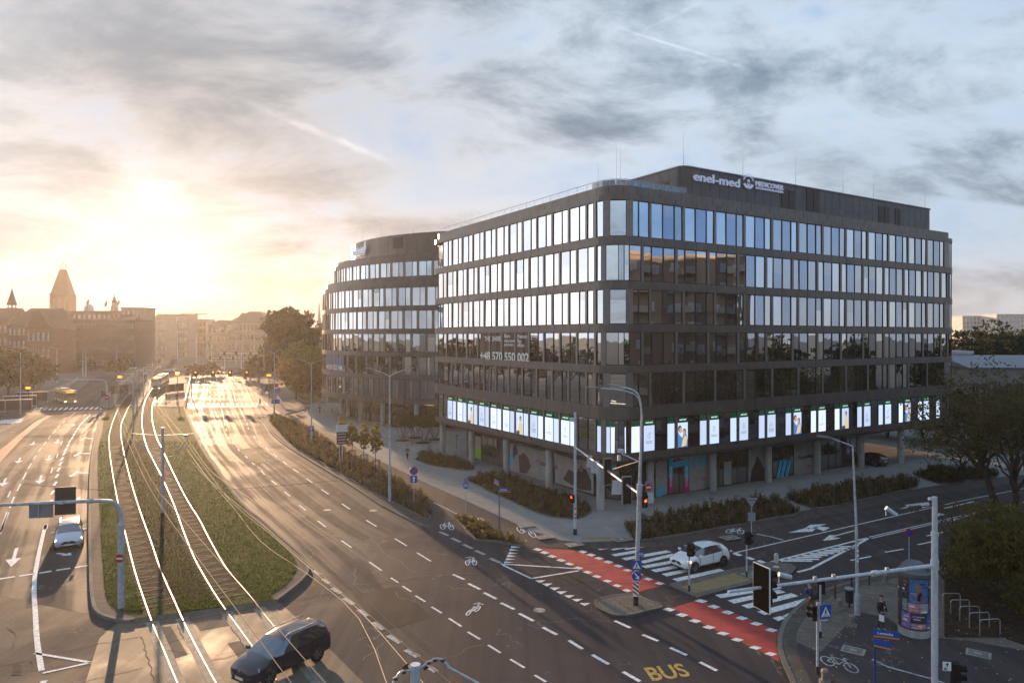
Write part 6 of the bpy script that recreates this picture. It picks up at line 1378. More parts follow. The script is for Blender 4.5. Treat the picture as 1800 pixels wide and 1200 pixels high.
# red signal and no-entry sign on their own thin pole behind the lamp mast
h = HZ(947,873); t, b = pole_thing('traffic_signal', 'signal pole showing red with a no entry sign, just behind the leaning lamp mast', 'traffic signal', 1126, 947, 4.2, .05, .05, .05, M_STEEL)
signal_head('signal_head', t, (.28,-.15,2.9), (.15,-1,0), 3, 1, 1.1, t)
m = MB(); plate(m, (.60,-.05,3.9), .55, .75, (.2,-1,0), .02, 2); disc(m, (.58,-.08,3.85), .27, (.2,-1,0), .02, 0); plate(m, (.58,-.10,3.85), .38, .10, (.2,-1,0), .01, 1); m.build('no_entry_sign', [M_SRED, M_SWHT, M_SBACK], t)
m = MB(); plate(m, (.72,-.05,3.05), .5, .75, (.2,-1,0), .02, 0); plate(m, (-.1,-.05,4.05), .4, .5, (.2,-1,0), .02, 1); m.build('sign_board', [M_STEELW, M_SBLUE], t)
m = MB(); m.cyl((0,0,3.3), (.75,-.05,3.3), .025); m.cyl((0,0,4.0), (.75,-.05,4.0), .025); m.build('bracket', M_STEEL, t)
# island signal poles, give way sign, island bollard
for px, by, ty, lab in ((1211.5,1038,955,'pedestrian signal pole on the long island beside the white car'),(1312.5,1013,935,'pedestrian signal pole beyond the white car near the give way sign')):
    h = HZ(by, ty); t, b = pole_thing('pedestrian_signal', lab, 'pedestrian signal', px, by, h, .05, .05, .12, M_STEEL); m = MB(); m.cyl((0,0,0), (0,0,.35), .06); m.build('base_sleeve', M_BLACK, t)
    signal_head('signal_head', t, (.05,-.1,h-.35), (.3,-1,0), 2, None, 1.1, t)
t, b = pole_thing('give_way_sign', 'back of a give way triangle above a square plate on a bent pole', 'road sign', 1321, 944, 2.9, .035, .035, .12, M_STEEL)
m = MB(); m.add([(-.45,-.05,2.95),(.45,-.05,2.95),(0,-.05,2.17),(-.45,-.02,2.95),(.45,-.02,2.95),(0,-.02,2.17)], [(0,2,1),(3,4,5),(0,1,4,3),(1,2,5,4),(2,0,3,5)]); m.cyl((0,-.07,2.85),(0,-.07,1.2), .03); plate(m, (0,-.04,1.55), .55, .65, (0,-1,0), .02); plate(m, (0,-.07,2.8), .55, .04, (0,-1,0), .03, 1); m.build('sign_plate', [mat('sign_back_pale', (.34,.38,.42), .4, .5), M_DARKM], t)
b = G(1364.5,996,.12); m = MB()
for i in range(12):
    a0, a1 = 2*math.pi*i/12, 2*math.pi*(i+1)/12; sh = lambda a: (.14*math.cos(a), .58+(.30 if math.sin(a) > 0 else -.30)*(.6+0*a)+.14*math.sin(a))
    p, q = sh(a0), sh(a1); m.quad((p[0],-.06,p[1]),(q[0],-.06,q[1]),(q[0],.06,q[1]),(p[0],.06,p[1])); m.add([(0,-.06,.58),(p[0],-.06,p[1]),(q[0],-.06,q[1])], [(0,2,1)]); m.add([(0,.06,.58),(p[0],.06,p[1]),(q[0],.06,q[1])], [(0,1,2)])
m.cyl((0,0,0),(0,0,.1), .05); m.cyl((0,0,0),(0,0,.04), .2); o = m.build('island_bollard', mat('bollard_plastic', (.55,.52,.46), .4), loc=b, rz=.3); tag(o, 'upright oval plastic bollard on the nose of the long island', 'bollard')
# signs along the cycle path
def sign_pole(px, by, label, h, name='road_sign', r=.032, z0=.1, m_=None, cat='road sign'): return pole_thing(name, label, cat, px, by, h, r, r, z0, m_ or M_STEEL)
t, b = sign_pole(727.5, 893, 'round no stopping sign above a blue arrow plate in the tip of the long bed', 3.45); N = facing(b.x,b.y); X = Vector((-N.y,N.x,0)); z = zpx(829,b.y)
m = MB(); c = Vector((0,0,z))+N*.05; disc(m, c, .36, N, .02, 0); disc(m, c+N*.006, .29, N, .022, 1)
for s in (1,-1):
    T = lambda u, v: c+N*.02+X*u+Vector((0,0,v)); m.add([T(-.22,-.18*s-.035),T(-.22,-.18*s+.035),T(.22,.18*s+.035),T(.22,.18*s-.035)], [(0,1,2,3)], 0)
m.build('no_stopping_disc', [M_SRED, M_SBLUE], t); m = MB(); c = Vector((0,0,zpx(843.5,b.y)))+N*.05; plate(m, c, .6, .6, N, .02, 0); T = lambda u, v: c+N*.014+X*u+Vector((0,0,v)); m.add([T(-.06,-.22),T(.06,-.22),T(.06,.08),T(-.06,.08)], [(0,1,2,3)], 1); m.add([T(-.16,.06),T(.16,.06),T(0,.25)], [(0,1,2)], 1); m.build('arrow_plate', [M_SBLUE, M_SWHT], t)
t, b = sign_pole(819, 911, 'round blue cycle route sign with a second disc seen from behind', 3.4); N = facing(b.x,b.y)
m = MB(); c = Vector((0,0,zpx(855,b.y)))+N*.05; disc(m, c, .27, N, .02, 0); bike_on(m, c+N*.01, .32, N, 1); m.build('cycle_disc', [M_SBLUE, M_SWHT], t); m = MB(); disc(m, Vector((0,0,zpx(846.5,b.y)+.05)), .25, Vector((.9,-.5,0)), .02); m.build('sign_disc_back', M_SBACK, t)
def name_sign(px, by, h, label, plates, z0=.1):
    t, b = pole_thing('street_name_sign', label, 'street name sign', px, by, h, .045, .045, z0, mat('pole_blue', (.015,.05,.22), .4))
    for (z, N, w_, txt) in plates:
        N = Vector(N).normalized(); X = Vector((-N.y,N.x,0)); c = Vector((0,0,z))+X*w_*.5*.9+N*.05; m = MB(); plate(m, c, w_, .34, N, .02, 0); plate(m, c-Vector((0,0,.125)), w_, .05, N, .026, 2); plate(m, c-Vector((0,0,.16)), w_, .03, N, .028, 1)
        if txt: add_text(m, txt, c-X*w_*.36-Vector((0,0,.06))+N*.018, X*w_*.62, Vector((0,0,.15)), 3, bold=.02, N=N)
        m.build('name_plate', [M_SBLUE, M_SRED, M_SYEL, M_SWHT], t)
    return t
name_sign(877.5, 935, 3.9, 'blue street name pole with two plates on the plaza edge', ((3.25,(-.2,-1,0),.9,'Legnicka'),(3.75,(-.95,-.4,0),-.9,None)))
b = G(1538,1212,.12); name_sign(1538, 1212, 2.62, 'blue street name pole reading Legnicka in the bottom right corner', ((2.42,(-.35,-1,0),.95,'Legnicka'),(2.02,(-.75,-1,0),.62,None)), .12)
# parking sign on its lamp post
N = facing(B2.x,B2.y); X = Vector((-N.y,N.x,0)); c = Vector((0,0,zpx(753,B2.y)-.12))+N*.12; m = MB(); plate(m, c, .68, .78, N, .02, 0); add_text(m, 'P', c-X*.15-Vector((0,0,.25))+N*.02, X*.30, Vector((0,0,.5)), 1, bold=.03, N=N); m.build('parking_sign', [M_SBLUE, M_SWHT], S2_)
# direction board
t, b = sign_pole(602, 814, 'direction board, white upper panel over brown lower panel, among the young trees', 3.0, 'direction_board', .06, cat='direction board'); N = facing(b.x,b.y); X = Vector((-N.y,N.x,0)); z1 = zpx(754,b.y); z2 = zpx(771,b.y)
m = MB(); plate(m, Vector((0,0,z1))+N*.08, 1.45, .85, N, .03, 0)
for i, s in enumerate(('Centrum','Dworzec','Stadion')): add_text(m, s, Vector((0,0,z1+.18-.25*i))+N*.1-X*.5, X*.9, Vector((0,0,.13)), 2, N=N)
m.build('white_panel', [M_SWHT, M_SBRN, mat('sign_ink', (.12,.05,.07), .5)], t)
m = MB(); plate(m, Vector((0,0,z2))+N*.08-X*.08, 1.2, 1.45, N, .03, 1)
for i in range(4): plate(m, Vector((0,0,z2+.5-.34*i))+N*.1-X*.08, .95, .06, N, .01, 0)
m.build('brown_panel', [M_SWHT, M_SBRN], t); m = MB(); m.cyl(-X*.35+Vector((0,0,0)), -X*.35+Vector((0,0,3.2)), .05); m.build('pole', M_STEEL, t)
# ---- left gantry (near)
b = G(213,1068,.14); t = thing('signal_gantry', 'curved grey gantry arm over the left carriageway with dark signal boards', 'signal gantry', b)
Hb = HZ(1068,923); m = MB(); m.cyl((0,0,0), (0,0,Hb), .175, .17, 14); m.cyl((0,0,Hb), (0,0,Hb+.12), .17, .11, 14)
zt = zpx(879,b.y)-.14; pts = [(0,0,Hb), (.0,0,zt-.9), (-.08,-.02,zt-.45), (-.35,-.06,zt-.1), (-.8,-.12,zt), (-1.5,-.22,zt+.02)]; m.tube(smooth_line(pts, 4), .10, 10); m.build('pole', M_STEEL, t)
L0 = Vector((-1.5,-.22,zt+.02)); L1 = Vector((-8.6,-1.9,zt+.05)); m = MB(); m.cyl(L0, L1, .10, .075, 10); m.cyl(L0-Vector((-.08,0,0)), L0+Vector((-.1,-.02,0)), .125, n=12); m.build('arm', M_STEEL, t)
def onL(px):   # point of the arm seen at column px
    best = min((abs(900+F_PX*(b.x+(L0+(L1-L0)*f/60).x)/(b.y+(L0+(L1-L0)*f/60).y)-px), f) for f in range(-20, 61))[1]/60; return L0+(L1-L0)*best
NL = Vector((-.25,.95,0)).normalized()
p = onL(111); m = MB(); plate(m, p+Vector((0,.12,.05)), 1.0, 1.5, NL, .07, 0); m.build('signal_backboard', mat('board_dark_brown', (.05,.035,.032), .5), t)
m = MB(); m.box(p+Vector((-.05,-.16,.02)), (.3,.12,.16)); m.build('clamp', M_STEELW, t)
p = onL(78); m = MB(); plate(m, p+Vector((.12,.1,-.42)), .57, .76, NL, .03, 0); m.build('sign_board', M_SBACK, t); p = onL(57); m = MB(); plate(m, p+Vector((.02,.1,-.42)), .57, .76, NL, .03, 0); m.build('sign_board', M_SBACK, t)
p = onL(68); m = MB(); m.cyl(p, p-Vector((0,0,.8)), .03); m.build('bracket', M_STEEL, t)
m = MB(); c = Vector((.02,-.2,zpx(979,b.y)-.14)); disc(m, c, .235, (0,-1,0), .02, 0); plate(m, c-Vector((0,.015,0)), .36, .09, (0,-1,0), .01, 1); m.build('no_entry_sign', [M_SRED, M_SWHT], t)
# ---- right mast with long beam
RMb = Vector((743/F_PX*27.4, 27.4, .12)); t = thing('signal_mast', 'thick white mast at the lower right carrying a long beam over the side street', 'signal mast', RMb)
m = MB(); m.cyl((0,0,-.05), (0,0,7.2), .125, .12, 16); m.cyl((0,0,7.2), (0,0,8.63), .10, .095, 14); m.cyl((0,0,7.1), (0,0,7.25), .14, n=14); m.cyl((0,0,5.8), (0,0,6.15), .15, n=14); m.box((-.1,0,8.55), (.28,.1,.1)); m.build('pole', M_STEELW, t)
E1 = Vector((380/F_PX*24.6, 24.6, 6.05))-RMb; m = MB(); E0 = Vector((-.1,0,5.93)); m.cyl(E0, E0+(E1-E0)*.3, .075, .07, 12); m.cyl(E0+(E1-E0)*.3, E1, .062, .055, 12); m.cyl(E0+(E1-E0)*.29, E0+(E1-E0)*.315, .10, n=12); m.build('beam', M_STEELW, t)
def onR(px):
    f = min((abs(900+F_PX*(RMb.x+(E0+(E1-E0)*k/200).x)/(RMb.y+(E0+(E1-E0)*k/200).y)-px), k) for k in range(201))[1]/200; return E0+(E1-E0)*f
NR = Vector((-.80,.62,0)).normalized()
NS = Vector((.93,.36,0)).normalized(); p = onR(1342); sgn = signal_head('signal_head', t, p+NS*.08+Vector((0,0,.02)), NS, 3, None, 1.25, t)
m = MB(); cc = p-NS*.10; plate(m, cc, .86, 1.62, NS, .04, 1); plate(m, cc-NS*.012, .80, 1.56, NS, .045, 0); m.build('backboard', [mat('board_black', (.004,.004,.004), .9, spec=.02), M_SWHT], sgn)
def cctv(parent, p, d, s=1.):
    d = Vector(d).normalized(); m = MB(); m.cyl(p, p+Vector(d)*.48*s, .085*s, .08*s, 12); m.cyl(p-Vector((0,0,.05)), p-Vector((0,0,.3*s)), .022); m.build('camera', M_STEELW, parent)
cctv(t, onR(1385)+Vector((-.32,0,.36)), (1,.1,-.25)); 
m = MB(); q = Vector((-.1,0,8.3)); a = Vector((-1.75,.1,8.05)); m.cyl(q, a, .02); m.build('camera_arm', M_DARKM, t); cctv(t, a+Vector((-.1,0,.12)), (.85,-.1,-.6))
for px in (1433,1466,1560): m = MB(); p = onR(px); m.box(p+Vector((0,0,.1)), (.12,.1,.1)); m.build('clamp', M_STEEL, t)
z = zpx(1185, 27.2)-.12; sg = signal_head('signal_head', t, (.66,-.25,z-.25), (.96,-.3,0), 4, None, 1.15, t)
m = MB(); c = Vector((.28,-.32,z+.38)); plate(m, c, .30, .34, (-.15,-1,0), .02, 0); add_text(m, 'BUS', c-Vector((.11,.014,.14)), Vector((.22,.0,0)), Vector((0,0,.10)), 1, bold=.03, N=Vector((0,-1,0))); m.add([c+Vector(q) for q in ((-.02,-.02,-.01),(.02,-.02,-.01),(.02,-.02,.08),(-.02,-.02,.08))], [(0,1,2,3)], 1); m.add([c+Vector(q) for q in ((-.07,-.02,.07),(.07,-.02,.07),(0,-.02,.15))], [(0,1,2)], 1); m.build('bus_plate', [M_SWHT, M_BLACK], t)
m = MB(); m.cyl((0,0,z+.25), (.6,-.2,z+.25), .03); m.cyl((0,0,z-.9), (.6,-.2,z-.9), .03); m.build('bracket', M_DARKM, t)
# single armed lamp on the corner pavement
b = G(1507,1080,.12); t = thing('street_lamp', 'single armed street lamp rising from the corner pavement beside the litter bin', 'street lamp', b, 0)
Hs = HZ(1080,783)-.1; m = MB(); m.cyl((0,0,0), (0,0,1.1), .15, n=12); m.cyl((0,0,1.1), (-.05,0,4.6), .09, .08, 12); m.cyl((-.05,0,4.6), (-.25,0,Hs), .07, .045, 12); m.build('pole', M_STEEL, t)
m = MB(); m.cyl((-.25,0,Hs), (-1.35,.1,Hs+.42), .035, .03, 8); m.build('lamp_arm', M_STEEL, t); m = MB(); lamp_head(m, (-1.3,.1,Hs+.42), (-1,.08,.12), .8); m.build('lamp_head', M_LHEAD, t)
m = MB(); 
for z in (3.2,3.45,3.75,2.9): plate(m, (-.02,-.09,z), .12, .10, (0,-1,0), .006, 0)
m.build('stickers', M_SWHT, t)
# pedestrian signals on the corner
h = HZ(1184,1073); t, b = pole_thing('pedestrian_signal', 'near pedestrian signal pole carrying the blue crossing sign on the corner', 'pedestrian signal', 1437, 1184, h+.35, .055, .055, .12, M_STEEL)
m = MB(); m.cyl((0,0,0), (0,0,.35), .07); m.build('base_sleeve', M_BLACK, t); signal_head('signal_head', t, (-.14,.02,h-.1), (-.9,.25,0), 2, None, .95, t)
N = Vector((.25,-1,0)).normalized(); m = MB(); c = Vector((.32,-.08,h-.02)); plate(m, c, .58, .60, N, .02, 0); ped_on(m, c, .58, N, 1, 2); m.build('crossing_sign', [M_SBLUE, M_SWHT, M_BLACK], t)
m = MB(); m.tube([(0,-.05,h-.25),(.2,-.1,h-.42),(.42,-.1,h-.38)], .03); m.build('bracket', M_STEEL, t)
h = HZ(1121,1028); t, b = pole_thing('pedestrian_signal', 'far pedestrian signal pole right behind the near one on the corner', 'pedestrian signal', 1442, 1121, h, .05, .05, .12, M_STEEL)
m = MB(); m.cyl((0,0,0), (0,0,.35), .065); m.build('base_sleeve', M_BLACK, t); signal_head('signal_head', t, (.1,.1,h-.1), (.4,.9,0), 2, None, 1.1, t)
# advertising column
b = G(1606.5,1112,.12); t = thing('advertising_column', 'round advertising column covered with colourful posters under a domed cap', 'advertising column', b)
rc = .70; m = MB(); m.lathe([(0,.0),(rc*1.02,0),(rc*1.02,.35),(rc*.97,.38)], (0,0,0), 28); m.build('base', M_CONC, t); m = MB(); m.lathe([(rc,.36),(rc,2.95)], (0,0,0), 40); m.build('drum', mat('drum_dark', (.05,.05,.06), .6), t)
m = MB(); m.lathe([(rc,2.95),(rc*1.10,2.97),(rc*1.10,3.15),(rc*.95,3.22),(rc*.8,3.45),(rc*.5,3.6),(rc*.15,3.66),(0,3.66)], (0,0,0), 28); m.build('cap', mat('cap_grey', (.10,.11,.13), .45, .3), t)
PC = [mat('poster_%s' % n, c, .4, col2=d, vscale=s, var=.2) for n, c, d, s in (('night',(.02,.04,.12),(.10,.13,.2),4),('pink',(.42,.12,.22),(.55,.3,.36),9),('violet',(.14,.08,.30),(.30,.22,.45),8),('white',(.5,.5,.5),(.3,.3,.32),14),('blue',(.03,.12,.36),(.1,.2,.4),6),('orange',(.5,.20,.05),(.3,.12,.04),7),('black',(.02,.02,.025),(.07,.06,.07),10),('teal',(.04,.22,.25),(.2,.35,.35),8))]+[M_SWHT, M_FIGS, M_HAIR, M_BLACK]
def cyl_rect(m, a0, a1, z0, z1, mi, d=.008):
    n = max(1, int(abs(a1-a0)/8))
    for i in range(n):
        q = [R(a0+(a1-a0)*(i+j)/n) for j in (0,1)]; rr = rc+d; m.quad((rr*math.cos(q[0]),rr*math.sin(q[0]),z0),(rr*math.cos(q[1]),rr*math.sin(q[1]),z0),(rr*math.cos(q[1]),rr*math.sin(q[1]),z1),(rr*math.cos(q[0]),rr*math.sin(q[0]),z1), mi)
random.seed(9)
PL = [(-170,-138,1.9,2.9,6),(-136,-62,1.75,2.9,4),(-60,-20,1.75,2.9,0),(-165,-145,1.3,1.85,7),(-142,-100,1.25,1.72,1),(-98,-62,1.25,1.72,3),(-60,-25,1.2,1.7,2),(-170,-132,.45,1.2,2),(-130,-72,.75,1.2,6),(-130,-72,.45,.72,1),(-70,-40,.45,1.15,4),(-38,0,.45,1.15,7),(-18,20,1.2,2.9,5),(22,80,1.2,2.9,2),(82,150,.5,2.9,1),(152,188,.5,2.9,6),(2,80,.45,1.15,3)]
for a0, a1, z0, z1, mi in PL:
    m = MB(); cyl_rect(m, a0, a1, z0, z1, mi)
    for k in range(5):
        za = random.uniform(z0, z1-.12); aa = random.uniform(a0, a0+(a1-a0)*.5); cyl_rect(m, aa, min(a1-1, aa+(a1-a0)*random.uniform(.25,.6)), za, za+random.uniform(.03,.09), random.choice((8,8,3,1,2,5,11)), .013)
    if mi == 4 and z0 > 1.5: cyl_rect(m, -108, -90, 1.85, 2.3, 11, .014); cyl_rect(m, -106, -94, 2.25, 2.6, 9, .016); cyl_rect(m, -110, -102, 2.2, 2.75, 5, .017); cyl_rect(m, -96, -86, 1.8, 2.1, 5, .015)
    m.build('poster', PC, t)
# litter bin, bollards
b = G(1493,1066,.12); t = thing('litter_bin', 'dark litter bin with light lid beside the corner lamp', 'litter bin', b); m = MB(); m.lathe([(.0,.25),(.20,.25),(.22,.95),(.0,.95)], (0,0,0), 16); m.cyl((0,0,0),(0,0,.3),.05); m.build('body', M_DARKM, t); m = MB(); m.lathe([(.25,.98),(.24,1.04),(.0,1.09)], (0,0,0), 16); m.build('lid', M_SBACK, t)
def bollard(px, by, h, lab, stone):
    b = G(px, by, .12); m = MB()
    if stone: m.lathe([(0,0),(.24,0),(.24,.12),(.14,.14),(.13,h*.7),(.16,h*.74),(.16,h*.86),(.10,h),(0,h)], (0,0,0), 12)
    else: m.cyl((0,0,0),(0,0,h), .045, n=10); m.cyl((0,0,h),(0,0,h+.03), .05, .03, 10)
    o = m.build('bollard', mat('bollard_stone', (.17,.15,.13), .8, var=.3, vscale=4) if stone else M_DARKM, loc=b); tag(o, lab, 'bollard', 'stone bollards on the corner' if stone else 'thin dark bollards along the corner kerb')
for a in ((1468,1051,.82,'thin dark bollard left of the litter bin',0),(1497,1031,.78,'thin dark bollard right behind the corner lamp',0),(1528,1028,.78,'thin dark bollard between corner lamp and advertising column',0),(1476,1071,.62,'stone bollard at the foot of the litter bin',1),(1498,1100,.62,'stone bollard in front of the corner lamp',1),(1450,1200,.62,'stone bollard at the lower photo edge by the near crossing signal',1),(1557,1025,.62,'stone bollard near the kerb left of the advertising column',1),(1666,991,.62,'stone bollard under the bare tree by the kerb',1)): bollard(*a)
for px, by in ((543,727),(556,727),(569,727),(583.5,725)):
    b = G(px, by, .05); m = MB(); m.cyl((0,0,0),(0,0,1.0), .07, n=8); o = m.build('bollard', M_DARKM, loc=b); tag(o, {543:'leftmost of four dark bollards before the far white paving',556:'second from left of the four bollards before the far paving',569:'third from left of the four bollards before the far paving',583.5:'rightmost of the four bollards before the far paving'}[px], 'bollard', 'bollards at the plaza end')
t, b = sign_pole(1598, 994, 'round no parking sign behind the advertising column', 2.35, z0=.12); m = MB(); c = Vector((0,-.05,2.15)); disc(m, c, .26, (-.3,-1,0), .02, 0); disc(m, c+Vector((-.003,-.006,0)), .20, (-.3,-1,0), .022, 1); m.add([c+Vector((-.16,-.02,.13)),c+Vector((-.12,-.03,.17)),c+Vector((.16,-.02,-.13)),c+Vector((.12,-.03,-.17))], [(0,3,2,1)], 0); m.build('no_parking_disc', [M_SRED, M_SBLUE], t)
# bicycle racks
for i, (xa, ya, xb, yb) in enumerate(((1657,1067,1688,1067),(1671,1079,1704,1079),(1687,1091,1722,1091),(1704,1103,1739,1102),(1722,1116,1758,1114))):
    a, c = G(xa, ya, .12), G(xb, yb, .12); d = (c-a); L = d.length; u = d.normalized(); m = MB(); H = .78
    pts = [Vector((0,0,0)), Vector((0,0,H-.12)), u*.05+Vector((0,0,H-.03)), u*.13+Vector((0,0,H)), u*(L-.13)+Vector((0,0,H)), u*(L-.05)+Vector((0,0,H-.03)), u*L+Vector((0,0,H-.12)), u*L]; m.tube(pts, .026, 8); o = m.build('bicycle_rack', M_GALV, loc=a)
    tag(o, ('farthest steel bicycle rack loop, half hidden by the bush','second farthest steel bicycle rack loop','middle steel bicycle rack loop of five','second nearest steel bicycle rack loop','nearest steel bicycle rack loop beside the white mast')[i], 'bicycle rack', 'bicycle racks on the right pavement')
# thin dark plaza lamps
for px, by, ty, lab in ((724,779,646,'thin dark plaza lamp in front of the multi stemmed trees'),(711,769,640,'thin dark plaza lamp behind the left multi stemmed tree'),(803,789,746,'short dark post under the office edge')):
    t, b = pole_thing('plaza_lamp', lab, 'lamp', px, by, HZ(by, ty)*.55, .06, .05, .05, M_DARKM); m = MB(); m.box((0,0,HZ(by,ty)*.55), (.35,.12,.12)); m.build('lamp_head', M_DARKM, t)
b = G(570,705,.14); m = MB(); m.lathe([(0,0),(.8,0),(.8,2.3),(.86,2.32),(.86,2.45),(0,2.5)], (0,0,0), 18); m.add([(.3,-.76,.9),(.7,-.45,.9),(.7,-.45,1.3),(.3,-.76,1.3)], [(0,1,2,3)], 1); m.v = [(x*1,y*1.02,z) for x,y,z in m.v]; o = m.build('notice_column', [WHW, M_SRED], loc=b); tag(o, 'small white notice column on the lawn left of the round office', 'notice column')
# ---- far gantry with red signals
b = G(482,699,0); t = thing('signal_gantry', 'far gantry across the bright carriageway with five signals showing red', 'signal gantry', b); zb = zpx(656.5,b.y); m = MB(); m.cyl((0,0,0),(0,0,zb-1.2), .14, n=10); m.tube([(0,0,zb-1.2),(-.25,0,zb-.4),(-1.2,0,zb),(-2,0,zb)], .11, 8); m.build('pole', M_DARKM, t)
xl = (337-900)/F_PX*b.y-b.x; m = MB(); m.cyl((-2,0,zb), (xl,0,zb), .11, n=8); m.cyl((xl,0,0),(xl,0,zb), .12, n=8); m.build('beam', M_DARKM, t)
for i, px in enumerate((344,375,404.5,434,461)):
    x = (px-900)/F_PX*b.y-b.x; hd = MB(); hd.box((x,0,zb+.05), (.9,.25,1.5)); o1 = hd.build('signal_head', M_SIG, t)
    if i < 4: m = MB(); disc(m, (x,-.15,zb+.35), .22, (0,-1,0), .04); m.build('lens', M_GLOWO, o1)
b = G(188,716,0); t = thing('signal_gantry', 'far gantry arm over the left carriageway above the bus, no entry sign on its post', 'signal gantry', b); zb = zpx(667,b.y); m = MB(); m.cyl((0,0,0),(0,0,zb-1.1), .11, n=8); m.tube([(0,0,zb-1.1),(-.2,0,zb-.4),(-1,0,zb),(-9.3,0,zb)], .08, 8); m.build('pole', M_STEEL, t)
m = MB(); c = Vector((0,-.15,zpx(698,b.y))); disc(m, c, .5, (0,-1,0), .03, 0); plate(m, c-Vector((0,.03,0)), .7, .16, (0,-1,0), .02, 1); m.build('no_entry_sign', [M_SRED, M_SWHT], t)
m = MB(); m.box((-.9,0,3.0), (.45,.4,1.2)); m.build('signal_head', M_SIG, t)
random.seed(4)
for px, by, ty, lab in ((205,645,622,'far white signal gantry before the strip windowed block'),(424,655,618,'far signal gantry at the mouth of the right street'),(395,648,626,'far signal post in the glare')):
    b = G(px, by); h = HZ(by, ty+3); t = thing('signal_gantry', lab, 'signal gantry', b); m = MB(); m.cyl((0,0,0),(0,0,h), .18, n=6); m.cyl((-9,0,h),(10,0,h), .14, n=6); m.build('pole', M_STEELW, t)
    for k in (-7,-2,4,8): m = MB(); m.box((k,-.1,h), (.9,.3,1.5)); m.build('signal_head', M_SIG, t)
# bus stop shelters, kiosk, platform fences
def shelter(px, by, L, rz, lab, z0=.12, adv=None, mm=None):
    b = G(px, by, z0); t = thing('bus_shelter', lab, 'bus shelter', b, rz); m = MB(); m.box((0,0,2.45), (L,1.6,.12)); m.build('roof', mm or M_SBACK, t); m = MB()
    for x in (-L/2+.1, 0, L/2-.1): m.box((x,.7,1.2), (.08,.08,2.4))
    m.build('frame', M_STEEL, t); m = MB(); m.box((0,.74,1.3), (L-.3,.03,1.9)); m.box((-L/2+.05,.1,1.3), (.03,1.1,1.9)); m.build('glass_wall', mat('shelter_glass', (.09,.09,.09), .8, spec=.05), t); m = MB(); m.box((0,.4,.5), (L*.6,.4,.06)); m.build('bench', M_DARKM, t); return t
shelter(8,725,9,R(28),'long glazed bus shelter cut by the left photo edge'); shelter(34,716,6,R(28),'glazed bus shelter behind the left lamp post'); shelter(56,708,6,R(28),'bus shelter under the left orange display board')
shelter(312,690,7,R(78),'tram stop shelter on the right platform',.22,mm=mat('shelter_red', (.12,.04,.035), .85, spec=.05)); shelter(476,690,5,R(70),'brightly lit bus shelter beside the right carriageway',.12)
shelter(213,694,6,R(70),'tram stop shelter on the left platform',.22,mm=mat('shelter_red', (.12,.04,.035), .85, spec=.05))
for px, by, ty, lab in ((50,719,681,'orange lit display board at the left bus shelters'),(211,702,662,'orange lit display board on the left tram platform'),(312,700,657,'orange lit display board on the right tram platform'),(473,706,659,'orange lit display board at the bright shelter')):
    h = HZ(by, ty); t, b = pole_thing('display_board', lab, 'display board', px, by, h, .08, .08, .12, M_DARKM); m = MB(); m.box((0,0,h-.1), (1.2,.25,.65)); m.build('housing', M_BLACK, t); m = MB(); m.box((0,-.14,h-.1), (1.0,.03,.45)); m.build('display', M_GLOWO, t)
for px, by, ty, lab in ((484,706,683,'cluster of blue lane signs on the post beside the bright shelter'),(482,728,702,'blue guide sign low on the lamp post at the bed top')):
    h = HZ(by, ty); t, b = pole_thing('road_sign', lab, 'road sign', px, by, h, .06, .06, .12); m = MB(); m.box((.3,-.1,h-.4), (1.6,.06,.8)); m.build('sign_plate', M_SBLUE, t)
    if by == 706:
        m = MB(); disc(m, (.3,-.15,h+.75), .5, (0,-1,0), .03); m.build('no_stopping_disc', M_SRED, t)
def fence(pts, h, lab, z0=.22, name='railing', step=2.0, m_=None):
    P = [p for p in pts]; b = P[0]; t = thing(name, lab, 'railing', (b.x,b.y,z0)); Q_ = [Vector((p.x-b.x, p.y-b.y, h)) for p in P]; m = MB(); m.tube(Q_, .04, 6); m.tube([q-Vector((0,0,h*.45)) for q in Q_], .025, 6)
    for q in resample(Q_, step): m.cyl((q.x,q.y,0),(q.x,q.y,h), .035, n=6)
    m.build('rails', m_ or M_STEEL, t)
fence(GP(325,714, 330,690, 334,672, 338,657), 1.1, 'railing between the right tram platform and the bright carriageway'); fence(GP(177,714, 195,697, 215,678, 235,661), 1.1, 'railing between the left tram platform and the left carriageway')
fence(GP(82,697, 100,688, 120,680, 138,668), 1.0, 'brick red low railing behind the yellow bus', .12); fence(GP(540,716, 560,715.5, 585,715, 600,714), 1.0, 'railing along the lawn edge by the round office', .1); fence(GP(487,704, 494,712, 498,720), 1.1, 'short railing beside the cycle path top', .1)
# ---- tram masts and overhead wires
def cat_mast(px, by, ty, lab, arms=True, z0=.14):
    h = HZ(by, ty); t, b = pole_thing('tram_mast', lab, 'tram mast', px, by, h, .14, .10, z0, M_STEEL, 'masts carrying the tram wires'); m = MB()
    if arms:
        for s in (-1, 1): m.tube([(0,0,h-.7), (s*2.6,0,h-.55)], .03, 6); m.tube([(0,0,h-2.6), (s*1.1,0,h-2.35), (s*2.3,0,h-.75)], .025, 6); m.cyl((s*.6,0,h-1.8),(s*2.2,0,h-1.7), .018, n=5)
        m.build('bracket_arm', M_STEEL, t)
    return t, b, h
TM = []
for px, by, ty, lab in ((286,900,752,'tram mast with bracket arms in the middle of the near track bed'),(234,762,663,'second tram mast from the camera, between the tracks'),(241,722,652,'third tram mast from the camera'),(252,700,646,'fourth tram mast beside the left platform'),(260,684,642,'fifth tram mast in front of the tram'),(268,670,637,'farthest tram mast near the junction')): TM.append(cat_mast(px, by, ty, lab))
m = TM[0]; 
